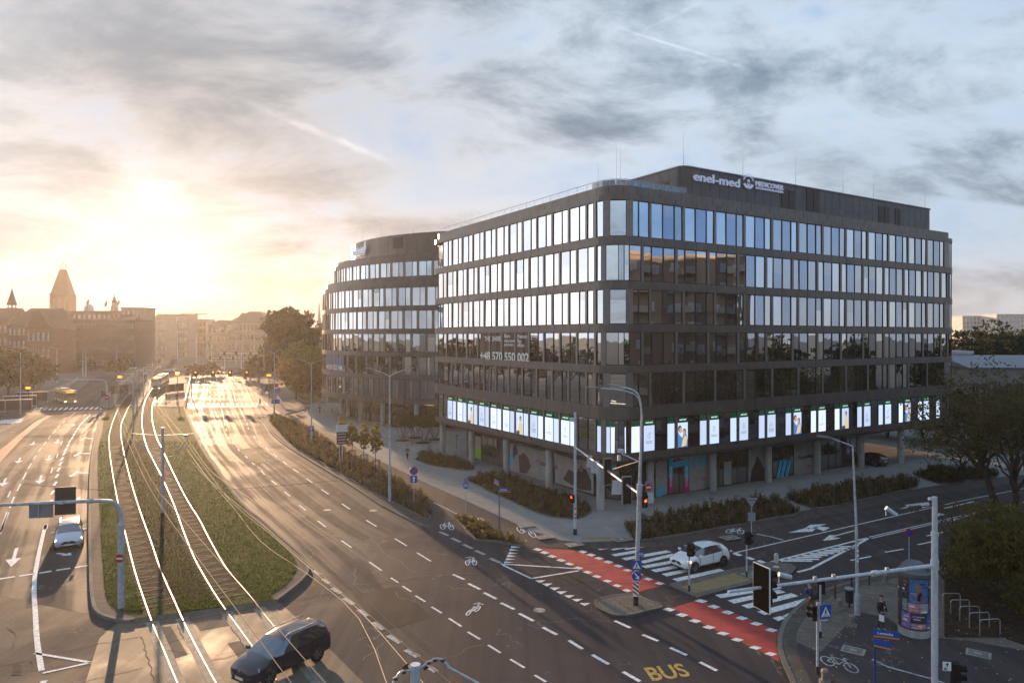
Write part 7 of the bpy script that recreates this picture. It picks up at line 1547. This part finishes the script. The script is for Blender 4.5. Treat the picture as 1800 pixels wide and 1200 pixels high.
sb = MB(); plate(sb, (2.0,-.05,m[2]-.75), .35, .22, (0,-1,0), .02, 0); plate(sb, (2.0,-.07,m[2]-.70), .35, .1, (0,-1,0), .02, 1); sb.build('small_plate', [M_SWHT, M_SRED], m[0])
# contact wire: follow the middle of each track at 5.6 m, carried on to the near mast
M_WIRE = mat('contact_wire', (.13,.10,.075), .7, .2)
def wire(pts, r, lab, name='overhead_wire'):
    P = smooth_line(pts, 3); b = P[0]; m = MB(); m.tube([p-b for p in P], r, 5); o = m.build(name, M_WIRE, loc=b); tag(o, lab, 'overhead wire', 'wires over the tram tracks')
for k, (a, b_) in enumerate(((0,1),(2,3))):
    for z, rr, lab in ((5.6,.014,'contact wire'),(6.5,.012,'carrier wire')):
        P = []
        for i in range(0, len(RAILS[a]), 6):
            p = RAILS[a][i]; 
            if p.y > 330 or p.y < 29: continue
            q = min(RAILS[b_], key=lambda u_: (u_.xy-p.xy).length); c = (p+q)/2; P.append(Vector((c.x, c.y, z-(.25*math.sin(i*.4)**2 if z > 6 else 0))))
        e = P[-1]; d = (P[-1]-P[-2]).normalized(); P.append(e+d*14); P.append(e+d*24)
        wire(P, rr*(1.1), '%s above the %s tram track' % (lab, 'left' if k == 0 else 'right'))
# pair of wires swinging right to the near pole
BPb = Vector((-170/F_PX*12.8, 12.8, 0)); BPt = Vector((BPb.x, BPb.y, 9.0))
def wpx(lst): return [Vector(((x-900)*(CAMH-z)/(y-HORZ), F_PX*(CAMH-z)/(y-HORZ), z)) for x, y, z in lst]
wire(wpx([(280,715,5.6),(305,762,5.6),(325,795,5.6),(366,843,5.7),(405,885,5.8),(457,950,5.9),(540,1008,6.2),(632,1088,6.6)])+[Vector((BPt.x-.3,BPt.y+.6,7.4))], .010, 'lower wire sweeping right over the grass to the near pole')
wire(wpx([(283,712,5.9),(320,767,5.9),(362,824,5.95),(405,880,6.0),(475,938,6.2),(547,1000,6.5),(630,1070,7.0)])+[Vector((BPt.x+.5,BPt.y+.4,8.0))], .009, 'upper wire sweeping right over the grass to the near pole')
wire([Vector((-28,40,6.6)), Vector((-22,39.5,6.3)), Vector((-17,39,6.4)), Vector((-8,41,6.8))], .010, 'thin span wire crossing above the silver car')
t = thing('tram_pole', 'top of a near steel pole with clamped brackets at the bottom photo edge', 'tram pole', BPb); m = MB(); m.cyl((0,0,0),(0,0,9.0), .12, .085, 16); m.cyl((0,0,8.93),(0,0,9.02), .095, n=16); m.build('pole', M_STEELW, t)
M_RUST = mat('dark_insulator', (.09,.05,.035), .4)
m = MB(); m.tube(smooth_line([(.09,0,8.95),(.25,0,9.05),(.42,0,9.12),(.55,0,9.05),(.62,0,8.95)], 3), .028, 8); m.tube([(.6,0,8.97),(1.25,-.25,8.75)], .020, 8); m.build('bracket_arm', M_STEEL, t)
m = MB(); m.tube(smooth_line([(-.09,0,8.9),(-.25,-.1,8.92),(-.36,-.25,8.8),(-.45,-.45,8.6)], 3), .026, 8); m.build('bracket_arm', M_STEEL, t)
m = MB()
for p in ((.25,0,9.05),(.36,0,9.10),(.5,0,9.09),(-.2,-.06,8.91),(-.33,-.2,8.85),(-.38,-.32,8.74)): m.lathe([(0,-.03),(.045,-.02),(.05,.02),(0,.03)], p, 10)
m.add([(.12,0,9.05),(.26,0,8.96),(.16,0,8.9)], [(0,1,2)]); m.add([(-.12,0,9.05),(-.26,0,8.95),(-.14,0,8.9)], [(0,1,2)]); m.build('insulator', M_RUST, t)
# ------------------------------------------------------------------ vehicles
def paint(name, c, rough=.25, metal=.0): return mat(name, c, rough, metal, var=.04, vscale=1.5, coat=.8)
M_CGL = glass('car_glass', (.8,.88,.95), .22, (.012,.013,.014), .05, .02); M_TYRE = mat('tyre_rubber', (.016,.016,.016), .85); M_RIM = mat('alloy_rim', (.38,.38,.40), .3, .85)
M_HEAD = mat('headlamp_lit', (.8,.8,.8), .2, emit=(1,.85,.62), estr=2.2); M_HEADC = mat('headlamp_clear', (.55,.57,.6), .1, .5); M_TAIL = mat('tail_lamp', (.25,.01,.01), .2); M_PLATE = mat('number_plate', (.62,.62,.60), .5); M_TRIM = mat('black_trim', (.014,.014,.015), .5)
M_WARM = mat('amber_lamp', (.6,.3,.05), .2, emit=(1,.6,.2), estr=2.2)
HATCH = dict(L=4.06, H=1.43, wb=(1.24,-1.30), r=.315, st=[(2.03,.34,.58,.60,.50,.56,.40),(1.96,.22,.66,.71,.74,.72,.56),(1.62,.19,.78,.86,.86,.80,.62),(1.02,.19,.90,.98,.87,.83,.68),(.28,.19,.93,1.37,.88,.85,.58),(-.32,.19,.95,1.43,.88,.85,.59),(-.40,.19,.95,1.43,.88,.85,.59),(-1.15,.19,.99,1.40,.88,.85,.56),(-1.30,.19,1.0,1.37,.88,.84,.55),(-1.62,.20,1.03,1.30,.88,.82,.52),(-1.93,.22,1.0,1.04,.86,.78,.60),(-2.03,.34,.80,.84,.70,.68,.5)], glass=[(3,8)], ws=(3,4), rw=(9,10))
WAGON = dict(L=4.65, H=1.50, wb=(1.38,-1.36), r=.32, st=[(2.32,.34,.58,.62,.50,.56,.40),(2.25,.22,.66,.72,.76,.74,.56),(1.85,.19,.78,.86,.88,.82,.64),(1.15,.19,.92,1.0,.89,.85,.70),(.35,.19,.95,1.42,.89,.86,.60),(-.30,.19,.96,1.48,.89,.86,.61),(-.38,.19,.96,1.48,.89,.86,.61),(-1.10,.19,.98,1.48,.89,.86,.60),(-1.2,.19,.98,1.47,.89,.86,.60),(-1.95,.20,1.0,1.42,.89,.84,.58),(-2.22,.22,.98,1.02,.87,.80,.64),(-2.32,.34,.82,.86,.74,.72,.55)], glass=[(3,9)], ws=(3,4), rw=(9,10))
MPV = dict(L=4.42, H=1.66, wb=(1.36,-1.32), r=.33, st=[(2.21,.36,.64,.68,.52,.60,.42),(2.14,.24,.76,.84,.76,.76,.58),(1.80,.20,.90,1.0,.88,.82,.64),(1.28,.20,1.02,1.12,.89,.84,.70),(.40,.20,1.04,1.56,.90,.86,.62),(-.18,.20,1.04,1.64,.90,.87,.63),(-.27,.20,1.04,1.64,.90,.87,.63),(-1.12,.20,1.06,1.64,.90,.86,.62),(-1.24,.20,1.07,1.63,.90,.86,.62),(-1.95,.21,1.10,1.56,.89,.84,.60),(-2.14,.24,1.08,1.14,.88,.80,.68),(-2.21,.36,.86,.92,.78,.74,.6)], glass=[(3,9)], ws=(3,4), rw=(9,10))
CAR_CACHE = {}
def loft_body(key, S):
    if key in CAR_CACHE: return CAR_CACHE[key]
    vs = []; fs = []; mi = []; N = 14
    for (x, zl, zb, zr, wl, wb_, wr) in S['st']:
        half = [(0, zl), (wl*.9, zl), (wl, zl+.13), (wl+.01, (zl+zb)/2+.06), (wb_, zb), (wr, zr-.035), (wr*.6, zr), (0, zr+.012)]
        for y, z in half: vs.append((x, y, z))
        for y, z in reversed(half[1:7]): vs.append((x, -y, z))
    n = len(S['st'])
    for i in range(n-1):
        for j in range(N):
            k = (j+1) % N; fs.append((i*N+j, i*N+k, (i+1)*N+k, (i+1)*N+j)); t = 0
            row = j if j < 7 else 13-j
            gl = any(a <= i < b for a, b in S['glass'])
            if row == 4 and gl: t = 2 if j < 7 else 3
            if row in (5, 6) and i == S['ws'][0]: t = 1
            if row in (5, 6) and i == S['rw'][0]: t = 4
            mi.append(t)
    fs.append(tuple(range(N-1, -1, -1))); mi.append(0); fs.append(tuple(range((n-1)*N, n*N))); mi.append(0)
    me = bpy.data.meshes.new('b'); me.from_pydata(vs, [], fs)
    for i in range(5): me.materials.append(M_TRIM)
    me.polygons.foreach_set('material_index', mi); o = bpy.data.objects.new('b', me); COL.objects.link(o)
    bm = bmesh.new(); bm.from_mesh(me); cl = bm.edges.layers.float.new('crease_edge')
    for e in bm.edges:
        ms = {f.material_index for f in e.link_faces}
        if len(ms) > 1: e[cl] = .75
    bmesh.ops.recalc_face_normals(bm, faces=bm.faces); bm.to_mesh(me); bm.free()
    md = o.modifiers.new('s', 'SUBSURF'); md.levels = 2; md.render_levels = 2; dg = bpy.context.evaluated_depsgraph_get(); dg.update(); ev = bpy.data.meshes.new_from_object(o.evaluated_get(dg))
    out = []
    for t in range(5):
        used = {}; v2 = []; f2 = []
        for p in ev.polygons:
            if p.material_index != t: continue
            f = []
            for i in p.vertices:
                if i not in used: used[i] = len(v2); c = ev.vertices[i].co.copy(); v2.append(c)
                f.append(used[i])
            f2.append(tuple(f))
        out.append((v2, f2))
    bpy.data.objects.remove(o); bpy.data.meshes.remove(ev); CAR_CACHE[key] = out; return out
def raw(name, vf, m, parent, smooth=True):
    me = bpy.data.meshes.new(name); me.from_pydata([tuple(v) for v in vf[0]], [], vf[1]); me.materials.append(m); me.polygons.foreach_set('use_smooth', [smooth]*len(vf[1])); o = bpy.data.objects.new(name, me); COL.objects.link(o); o.parent = parent; return o
def wheel_mesh(r):
    m = MB(); M = Matrix.Rotation(math.pi/2, 4, 'X'); m.lathe([(r*.62,-.10),(r*.93,-.10),(r,-.07),(r,.07),(r*.93,.10),(r*.62,.10)], (0,0,0), 28, 0, M); return m
def car(S, key, label, loc_, head, body_m, lit=True, rack=False, group=None, detail=True, cat='car', plate_m=None, name='car', parked=False):
    t = thing(name, label, cat, (loc_[0], loc_[1], loc_[2] if len(loc_) > 2 else 0), math.atan2(head[1], head[0]), group); P = loft_body(key, S); L, H = S['L'], S['H']
    bd = raw('body', P[0], body_m, t); raw('windshield', P[1], M_CGL, t); raw('side_window', P[2], M_CGL, t); raw('side_window', P[3], M_CGL, t); raw('rear_window', P[4], M_CGL, t)
    M = Matrix.Rotation(math.pi/2, 4, 'X')
    for x in S['wb']:
        for s in (-1, 1):
            m = MB(); m.lathe([(0,0),(S['r']*1.17,0),(S['r']*1.17,.012)], (0,0,0), 28, 0, M); m.v = [(a+x, b*1+s*.885, c+S['r']+.015) for a, b, c in m.v]; m.build('wheel_arch', M_TRIM, t)
            w_ = wheel_mesh(S['r']).build('wheel', M_TYRE, t, True); w_.location = (x, s*.82, S['r']); m = MB(); m.lathe([(0,.02),(S['r']*.12,.03),(S['r']*.16,.0)], (0,0,0), 12, 0, M)
            for k in range(5 if detail else 4):
                a = k*2*math.pi/(5 if detail else 4); c, q = math.cos(a), math.sin(a); r = S['r']*.6; m.add([(-q*.035,-.0,c*.035),(q*.035,-.0,-c*.035),(c*r+q*.055,0,q*r-c*.055),(c*r-q*.055,0,q*r+c*.055)], [(0,1,2,3),(3,2,1,0)])
            m.lathe([(S['r']*.56,.012),(S['r']*.66,.012)], (0,0,0), 24, 0, M); m.v = [(a, b+s*.105, c) for a, b, c in m.v]; m.build('rim', M_RIM, w_)
    xf = L/2; hz = S['st'][1][2]
    for s in (-1, 1):
        m = MB(); pts = [(xf-.12,.40,hz-.06),(xf-.13,.44,hz+.03),(xf-.42,.80,hz+.10),(xf-.40,.84,hz-.03),(xf-.16,.62,hz-.10)]; pts = [(x+.035, y*s, z) for x, y, z in pts]; m.add(pts+[(x-.12,y,z) for x, y, z in pts], [(0,1,2,3,4),(9,8,7,6,5)]+[(i,(i+1)%5,5+(i+1)%5,5+i) for i in range(5)]); m.build('headlight', (M_HEAD if lit is True else (M_WARM if (lit == 'one' and s == 1) else M_HEADC)), t)
        m = MB(); m.box((-xf+.14, s*.68, S['st'][-2][2]-.14), (.16,.24,.24)); m.build('tail_light', M_TAIL, t)
        m = MB(); m.box((S['st'][3][0]-.22, s*.98, S['st'][3][2]+.08), (.12,.20,.14)); m.build('mirror', body_m, t)
        if detail:
            m = MB(); 
            for x0, x1 in ((.78,.80),(-.36,-.34),(-1.18,-1.16)): m.box(((x0+x1)/2, s*.888, .62), (.014,.02,.62))
            m.box((-.2, s*.888, .33), (1.9,.02,.05)); m.build('door_seam', M_TRIM, t)
            for x in (-.18,-1.0): m = MB(); m.box((x, s*.885, .86), (.20,.04,.035)); m.build('door_handle', body_m, t)
    m = MB(); m.box((xf-.035,0,.52), (.06,.86,.12)); m.box((xf-.04,0,.30), (.06,1.1,.10)); m.box((xf-.015,0,hz-.05), (.05,.62,.07)); m.build('grille', M_TRIM, t); m = MB(); m.box((xf+.012,0,.42), (.02,.52,.11)); m.build('number_plate', M_PLATE, t); m = MB(); m.box((-xf-.012,0,.62), (.02,.52,.11)); m.build('number_plate', M_PLATE, t)
    if detail: m = MB(); m.lathe([(0,0),(.055,0),(.055,.02),(0,.02)], (0,0,0), 14, 0, Matrix.Rotation(math.pi/2, 4, 'Y')); m.v = [(a+xf-.005, b, c+hz-.04) for a, b, c in m.v]; m.build('badge', M_RIM, t)
    if rack:
        for s in (-1, 1): m = MB(); y = S['st'][5][6]*.93*s; m.tube([(.3,y,H-.02),(.1,y,H+.06),(-1.5,y,H+.05),(-1.7,y,H-.03)], .022, 8); m.build('roof_rail', M_RIM, t)
        if rack == 'bars':
            for x in (0,-1.0): m = MB(); m.box((x,0,H+.11), (.09,1.25,.03)); m.build('roof_bar', M_TRIM, t)
    return t
WHITE = paint('paint_white', (.72,.74,.77)); SILV = paint('paint_silver', (.42,.47,.56), .3, .35); NAVY = paint('paint_navy', (.008,.012,.030), .16, .2); GREYC = paint('paint_grey', (.14,.14,.15), .3, .5); BLKC = paint('paint_black', (.012,.012,.014))
hs = Vector((.52,-.854)); fr = G(120.5,967).xy; car(WAGON, 'wagon', 'silver blue estate car with roof bars and headlights on in the left lanes', fr-hs*2.3, hs, SILV, True, 'bars')
car(MPV, 'mpv', 'dark navy people carrier with roof rails turning across the tram rails', (-10.45,31.75,.01), (-.55,-.835), NAVY, False, True)
car(HATCH, 'hatch', 'white hatchback waiting on the zebra crossing with one amber lit headlight', (12.3,45.95,.01), (-.865,-.5), WHITE, 'one')
farc = None
for px, by, S, k, m_, hd, lab in ((223,650,WAGON,'wagon',WHITE,(.9,-.4),'pale car crossing the far left junction'),(234,649,HATCH,'hatch',SILV,(.9,-.4),'silver car close behind the pale car at the far left junction'),(297,653,WAGON,'wagon',SILV,(-1,-.15),'silver car crossing behind the tram'),(254,660,HATCH,'hatch',GREYC,(.3,-.95),'grey car waiting left of the tram tracks'),(281,647,HATCH,'hatch',WHITE,(.3,-.95),'small white car in the glare behind the tram'),(392,651,MPV,'mpv',BLKC,(.2,-.98),'dark car alone on the bright street mouth beyond the far gantry'),(440,651,WAGON,'wagon',SILV,(-1,.1),'silver car crossing right of the bright street mouth'),(262,648,MPV,'mpv',GREYC,(.3,-.95),'grey van shaped car far behind the tram masts'),(1528,822,HATCH,'hatch',BLKC,(-.5,.86),'dark parked car under the far end of the office')):
    p = G(px, by); car(S, k, lab, p if by < 700 else (p.x+1, p.y+2, .05), hd, m_, False, False, 'distant cars at the junction' if by < 700 else None, False)
# bus
def bigvehicle(name, label, cat, pos, head, L, W, H, c1, c2, tram=False):
    t = thing(name, label, cat, (pos[0], pos[1], 0), math.atan2(head[1], head[0])); m = MB(); pr = [(W/2,.35),(W/2,1.1),(W/2,H-.35),(W/2-.12,H-.08),(W/2-.4,H),(0,H+.02)]; ring = pr+[(-y,z) for y, z in reversed(pr[:-1])]; n = len(ring)
    xs = [(-L/2,.97),(-L/2+.15,1),(L/2-.5,1),(L/2-.15,.97),(L/2,.88)]
    for x, s in xs: m.v += [(x-(.25 if (z > 1.2 and x > L/2-.2) else 0), y*s, z) for y, z in ring]
    for i in range(4):
        for j in range(n-1): m.f.append((i*n+j, i*n+j+1, (i+1)*n+j+1, (i+1)*n+j)); m.mi.append(0)
    m.f.append(tuple(range(n))); m.f.append(tuple(range(5*n-1, 4*n-1, -1))); m.mi += [0,0]; m.build('body', c1, t)
    for s in (-1, 1):
        m = MB(); m.box((-.3, s*(W/2+.005), H*.60), (L-1.4,.04,H*.30)); m.build('side_window', M_CGL, t); m = MB(); m.box((0, s*(W/2+.008), .75), (L-.6,.03,.35)); m.build('side_stripe', c2, t)
        for x in ((L/2-2.6, -L/2+3.0) if not tram else (L/2-4, 0, -L/2+4)):
            m = MB(); m.lathe([(0,-.14),(.45,-.14),(.48,0),(.45,.14),(0,.14)], (0,0,0), 18, 0, Matrix.Rotation(math.pi/2,4,'X')); m.v = [(a+x, b+s*(W/2-.10), c+.48) for a, b, c in m.v]; m.build('wheel', M_TYRE, t)
        m = MB(); m.box((L/2+.02, s*(W/2-.35), .62), (.08,.32,.2)); m.build('headlight', M_HEAD, t); m = MB(); m.box((L/2+.1, s*(W/2+.18), H-.9), (.12,.18,.45)); m.build('mirror', M_TRIM, t)
    m = MB(); m.box((L/2-.16,0,H*.55), (.10,W*.86,H*.42)); m.v = [(x+(.10 if z < H*.5 else -.02), y, z) for x, y, z in m.v]; m.build('windshield', M_CGL, t); m = MB(); m.box((L/2-.16,0,H-.28), (.12,W*.55,.24)); m.build('destination_display', M_GLOWO, t)
    m = MB(); m.box((-1,0,H+.14), (L*.35,W*.6,.26)); m.build('roof_unit', c1, t); return t
bigvehicle('city_bus', 'yellow and white city bus with orange destination display in the far left lane', 'bus', (-102.3,160.3), (.665,-.747), 11.6, 2.55, 3.0, mat('bus_yellow', (.34,.23,.08), .45), mat('bus_cream', (.5,.45,.36), .4))
bigvehicle('tram', 'grey tram standing at the right platform, facing the camera', 'tram', (-105.2,209.6), (.364,-.93), 28, 2.4, 3.5, mat('tram_grey', (.09,.085,.08), .75, spec=.15), mat('tram_dark', (.06,.05,.05), .4), True)

# ------------------------------------------------------------------ people
def skin(verts, edges, radii, lv=2):
    me = bpy.data.meshes.new('s'); me.from_pydata(verts, edges, []); o = bpy.data.objects.new('s', me); COL.objects.link(o); md = o.modifiers.new('k', 'SKIN')
    for i, r in enumerate(radii): v = me.skin_vertices[0].data[i]; v.radius = (r, r) if not isinstance(r, tuple) else r; v.use_root = (i == 0)
    md.use_smooth_shade = True; s = o.modifiers.new('u', 'SUBSURF'); s.levels = lv; s.render_levels = lv
    dg = bpy.context.evaluated_depsgraph_get(); dg.update(); ev = bpy.data.meshes.new_from_object(o.evaluated_get(dg)); r = ([v.co.copy() for v in ev.vertices], [tuple(p.vertices) for p in ev.polygons]); bpy.data.objects.remove(o); bpy.data.meshes.remove(ev); bpy.data.meshes.remove(me); return r
def merge(*a):
    V = []; F = []
    for v, f in a: b = len(V); V += v; F += [tuple(i+b for i in q) for q in f]
    return V, F
SKN = mat('skin_tone', (.42,.25,.18), .55)
def person(px, by, h, rz, label, top, legs, hair, step=.18, lean=0., armf=(.1,-.1), z0=.12, fine=False, haircol=(.05,.035,.025), hat=None, elbow=(.25,.25), wide=1., shoe=(.02,.018,.016), lv=1):
    b = G(px, by, z0); s = h/1.75; t = thing('person', label, 'person', b, rz); V = lambda x, y, z: Vector((x*s, y*s, z*s))
    # facing -Y; lean bends the trunk forward
    la = lambda z, x=0, y=0: V(x, y-math.sin(lean)*(z-.92), .92+math.cos(lean)*(z-.92))
    hip = V(0,0,.94); che = la(1.22); nk = la(1.47); hd0 = la(1.56,0,-.01); hd1 = la(1.68,0,-.02)
    J = {}
    vs = [hip, la(1.08), che, la(1.40), nk, hd0, hd1]; rad = [(.135,.10),(.125,.095),(.15,.105),(.12,.09),.05,.075,.08]; ed = [(i,i+1) for i in range(6)]
    def add(p, r, par): vs.append(p); rad.append(r); ed.append((par, len(vs)-1)); return len(vs)-1
    L = {}; A = {}
    for q, sd in ((0,-1),(1,1)):
        st = step*(1 if q else -1); a = add(V(.09*sd,-.01,.86), .085, 0); kn = V(.10*sd,-st*.55-.02,.49+.01*abs(st)); an = V(.105*sd,-st+(.05 if st < 0 else 0),.09+(.06 if st < -.1 else 0)); k = add(kn, .058, a); c = add(kn.lerp(an,.35)+V(0,.015,0), .055, k); n = add(an, .038, c); f = add(an+V(0.02*sd,-.15,-.05), .032, n); L[q] = (vs[a], kn, vs[c], an, vs[f])
        sh = la(1.40,.19*sd*wide); fa = armf[q]; el = sh+V(.05*sd, -math.sin(fa)*.28, -math.cos(fa)*.28); fb = fa+elbow[q]*2; wr = el+V(.015*sd, -math.sin(fb)*.25, -math.cos(fb)*.25); ha = wr+V(-.005*sd, -math.sin(fb)*.09, -math.cos(fb)*.09)
        a = add(la(1.41,.10*sd), .07, 3); a = add(sh, .058, a); e = add(el, .042, a); w_ = add(wr, .027, e); hnd = add(ha, (.035,.018), w_); A[q] = (la(1.41,.08*sd), sh, el, wr, ha)
    parts = [skin(vs, ed, [tuple(x*s for x in r) if isinstance(r, tuple) else r*s for r in rad], lv)]
    if fine:
        for q, sd in ((0,-1),(1,1)):
            wr, ha = A[q][3], A[q][4]; d = (ha-wr).normalized(); X = d.cross(Vector((0,1,0))).normalized(); Y = X.cross(d)
            for k, (off, ln) in enumerate(((-.028,.065),(-.010,.078),(.010,.072),(.028,.055))):
                p0 = ha+Y*off*s-d*.01; parts.append(skin([p0, p0+d*ln*.5*s, p0+d*ln*s*.9-X*.018*sd*s], [(0,1),(1,2)], [.0085*s]*3, 1))
            p0 = wr+d*.03+Y*-.02*s; parts.append(skin([p0, p0+(d*.03-Y*.035)*s, p0+(d*.06-Y*.045)*s], [(0,1),(1,2)], [.010*s,.009*s,.008*s], 1))
        # nose, ears
        c = hd1+V(0,-.085,-.045); parts.append(skin([c+V(0,.02,.03), c, c+V(0,.015,-.01)], [(0,1),(1,2)], [.010*s,.014*s,.010*s], 1))
        for sd in (-1,1): c = hd1+V(.082*sd,.0,-.03); parts.append(skin([c+V(0,0,.02), c, c-V(0,0,.02)], [(0,1),(1,2)], [.010*s,.013*s,.009*s], 1))
    raw('body', merge(*parts), SKN, t)
    if fine:
        m = MB()
        for sd in (-1,1): c = hd1+V(.032*sd,-.083,-.022); m.box(c, (.026*s,.012*s,.010*s)); m.box(c+V(0,-.002,.020), (.036*s,.012*s,.006*s))
        m.box(hd1+V(0,-.080,-.082), (.045*s,.012*s,.008*s)); m.build('face_features', M_HAIR_, t)
    # jacket: trunk and sleeves
    tv = [hip+V(0,0,-.02), la(1.10), che+V(0,0,.0), la(1.40), la(1.46)]; tr = [(.165*wide,.125),(.155*wide,.12),(.175*wide,.13),(.14*wide,.105),(.07,.065)]; te = [(0,1),(1,2),(2,3),(3,4)]
    for q in (0,1):
        b0 = len(tv); tv += [A[q][0], A[q][1], A[q][2], A[q][3]]; tr += [.085,.074,.058,.044]; te += [(3,b0),(b0,b0+1),(b0+1,b0+2),(b0+2,b0+3)]
    raw('jacket', skin(tv, te, [tuple(x*s for x in r) if isinstance(r, tuple) else r*s for r in tr], lv), top, t)
    tv = [hip+V(0,0,.03), hip-V(0,0,.03)]; tr = [(.145,.11),(.145,.11)]; te = [(0,1)]
    for q in (0,1):
        b0 = len(tv); tv += [L[q][0], L[q][1], L[q][2], L[q][3]+V(0,0,.02)]; tr += [.10,.075,.07,.058]; te += [(1,b0),(b0,b0+1),(b0+1,b0+2),(b0+2,b0+3)]
    raw('trousers', skin(tv, te, [tuple(x*s for x in r) if isinstance(r, tuple) else r*s for r in tr], lv), legs, t)
    for q in (0,1):
        an, ft = L[q][3], L[q][4]; raw('shoe', skin([an+V(0,.03,-.045), an+V(0,-.05,-.045), ft+V(0,.0,.0)], [(0,1),(1,2)], [.042*s,.046*s,.036*s], 1), mat('shoe_dark', shoe, .6), t)
    c = hd1+V(0,.015,.018); m = MB()
    prof = [(0,.085),(.045,.078),(.075,.05),(.088,.015),(.086,-.03 if hair > .5 else 0.0),(.07,-.055 if hair > .5 else -.01)]
    m.lathe([(r*s*1.02, z*s) for r, z in reversed(prof)], (0,0,0), 16); m.v = [(c.x+x, c.y+y*1.12+(.012*s if z < .03*s else 0), c.z+z) for x, y, z in m.v]; m.build('hair' if not hat else 'cap', hat or mat('hair_%d' % (haircol[0]*1000), haircol, .8), t, True); t['_h'] = 0; del t['_h']
    return t, A, V
M_HAIR_ = mat('facial_dark', (.03,.02,.018), .7)
def cloth(name, c, var=.1): return mat(name, c, .85, var=var, vscale=8)
C_BLK = cloth('cloth_black', (.018,.017,.018)); C_BRN = cloth('cloth_brown', (.065,.042,.028)); C_DKG = cloth('cloth_dark_green', (.030,.030,.024)); C_BGE = cloth('cloth_beige', (.16,.11,.075)); C_GRY = cloth('cloth_grey', (.09,.095,.10)); C_ORG = cloth('cloth_rust', (.17,.065,.025)); C_BLU = mat('cloth_blue_orange', (.03,.09,.22), .8, col2=(.02,.03,.06), vscale=7, stretch=(1,1,2.5), var=.2)
p, A, V = person(1549,1107,1.78,R(28),'bearded man in open black jacket holding a white folder on the corner pavement', C_BLK, C_BRN, .4, .06, .0, (.05,.05), .12, True, (.06,.045,.035), wide=1.15, lv=2)
m = MB(); 
for i in range(5): 
    z0 = .98+i*.1; m.quad(V(-.075,-.142-.006*i,z0), V(.075,-.142-.006*i,z0), V(.07-.004*i,-.146-.006*(i+1),z0+.1), V(-.07+.004*i,-.146-.006*(i+1),z0+.1))
m.build('sweater', C_GRY, p); m = MB(); m.box(V(.0,-.185,1.20), (.09,.012,.06)); m.build('badge', M_SWHT, p)
b = Vector(p.location); M = Matrix.Rotation(R(28), 3, 'Z'); hp = b+M @ (A[0][4]+V(0,-.02,-.10)); m = MB(); m.box((0,0,0), (.03,.24,.32)); o = m.build('folder', M_SWHT, loc=hp, rz=R(40)); tag(o, 'white folder hanging from the hand of the man in the black jacket', 'folder')
p, A, V = person(1426,1077,1.66,R(-150),'walking person in blue and orange jacket, rust trousers and grey cap on the kerb', C_BLU, C_ORG, .4, .16, .22, (.5,.3), .12, True, hat=mat('cap_light_grey', (.30,.28,.26), .8), elbow=(.5,.4), wide=1.1, lv=2)
b = Vector(p.location); m = MB(); m.box((0,0,0), (.40,.16,.28)); m.tube([(-.15,0,.14),(-.05,.02,.55),(.15,0,.14)], .014, 6); o = m.build('shoulder_bag', C_BLK, loc=b+Vector((.16,-.15,.95)), rz=R(30)); tag(o, 'black shoulder bag on the person in the blue and orange jacket', 'bag')
for px, by, h, rz, lab, a, c_, st, z0 in ((716,808,1.76,R(150),'walker in a beige jacket and dark trousers crossing the plaza, seen from behind',C_BGE,C_BLK,.14,.05),(562,727.5,1.78,R(175),'person in a long dark coat walking away by the plaza bollards',C_DKG,C_BLK,.12,.05),(457,712.5,1.75,R(90),'dark figure crossing the far zebra at its right end',C_BLK,C_BLK,.22,0),(292,703,1.75,R(-20),'left one of two dark walkers on the right tram platform',C_BLK,C_BLK,.15,.22),(311,704,1.75,R(10),'right one of two dark walkers on the right tram platform',C_BLK,C_DKG,.12,.22),(67,698,1.75,R(30),'dark figure waiting behind the left bus shelters',C_BLK,C_BLK,.06,.12),(314,683,1.75,R(80),'dark figure beside the tram stop shelter on the right platform',C_BLK,C_BLK,.06,.22),(276.5,704,1.7,R(0),'dark figure at the left edge of the right tram platform',C_BLK,C_BRN,.06,.22),(54,703,1.7,R(0),'dark figure standing inside the left bus shelter',C_DKG,C_BLK,.05,.12)):
    person(px, by, h, rz, lab, a, c_, .6, st, .02, (.3,-.3), z0)
p, A, V = person(297.5,703,1.15,R(-20),'small child in a red jacket beside the left platform walker', cloth('cloth_red', (.30,.03,.025)), C_BLK, .6, .1, 0, (.1,-.1), .22)
# ------------------------------------------------------------------ evening haze
hm = bpy.data.materials.new('haze_air'); hm.use_nodes = True; t = NT(hm.node_tree); t.n.clear()
pv = t.node('ShaderNodeVolumePrincipled'); pv.inputs['Color'].default_value = (.99,.92,.84,1); pv.inputs['Density'].default_value = .00021; pv.inputs['Anisotropy'].default_value = .52
ou = t.node('ShaderNodeOutputMaterial'); t.l.new(pv.outputs[0], ou.inputs['Volume'])
MB().box((0, 200, 39), (1300, 1500, 80)).build('haze', hm, kind='stuff')
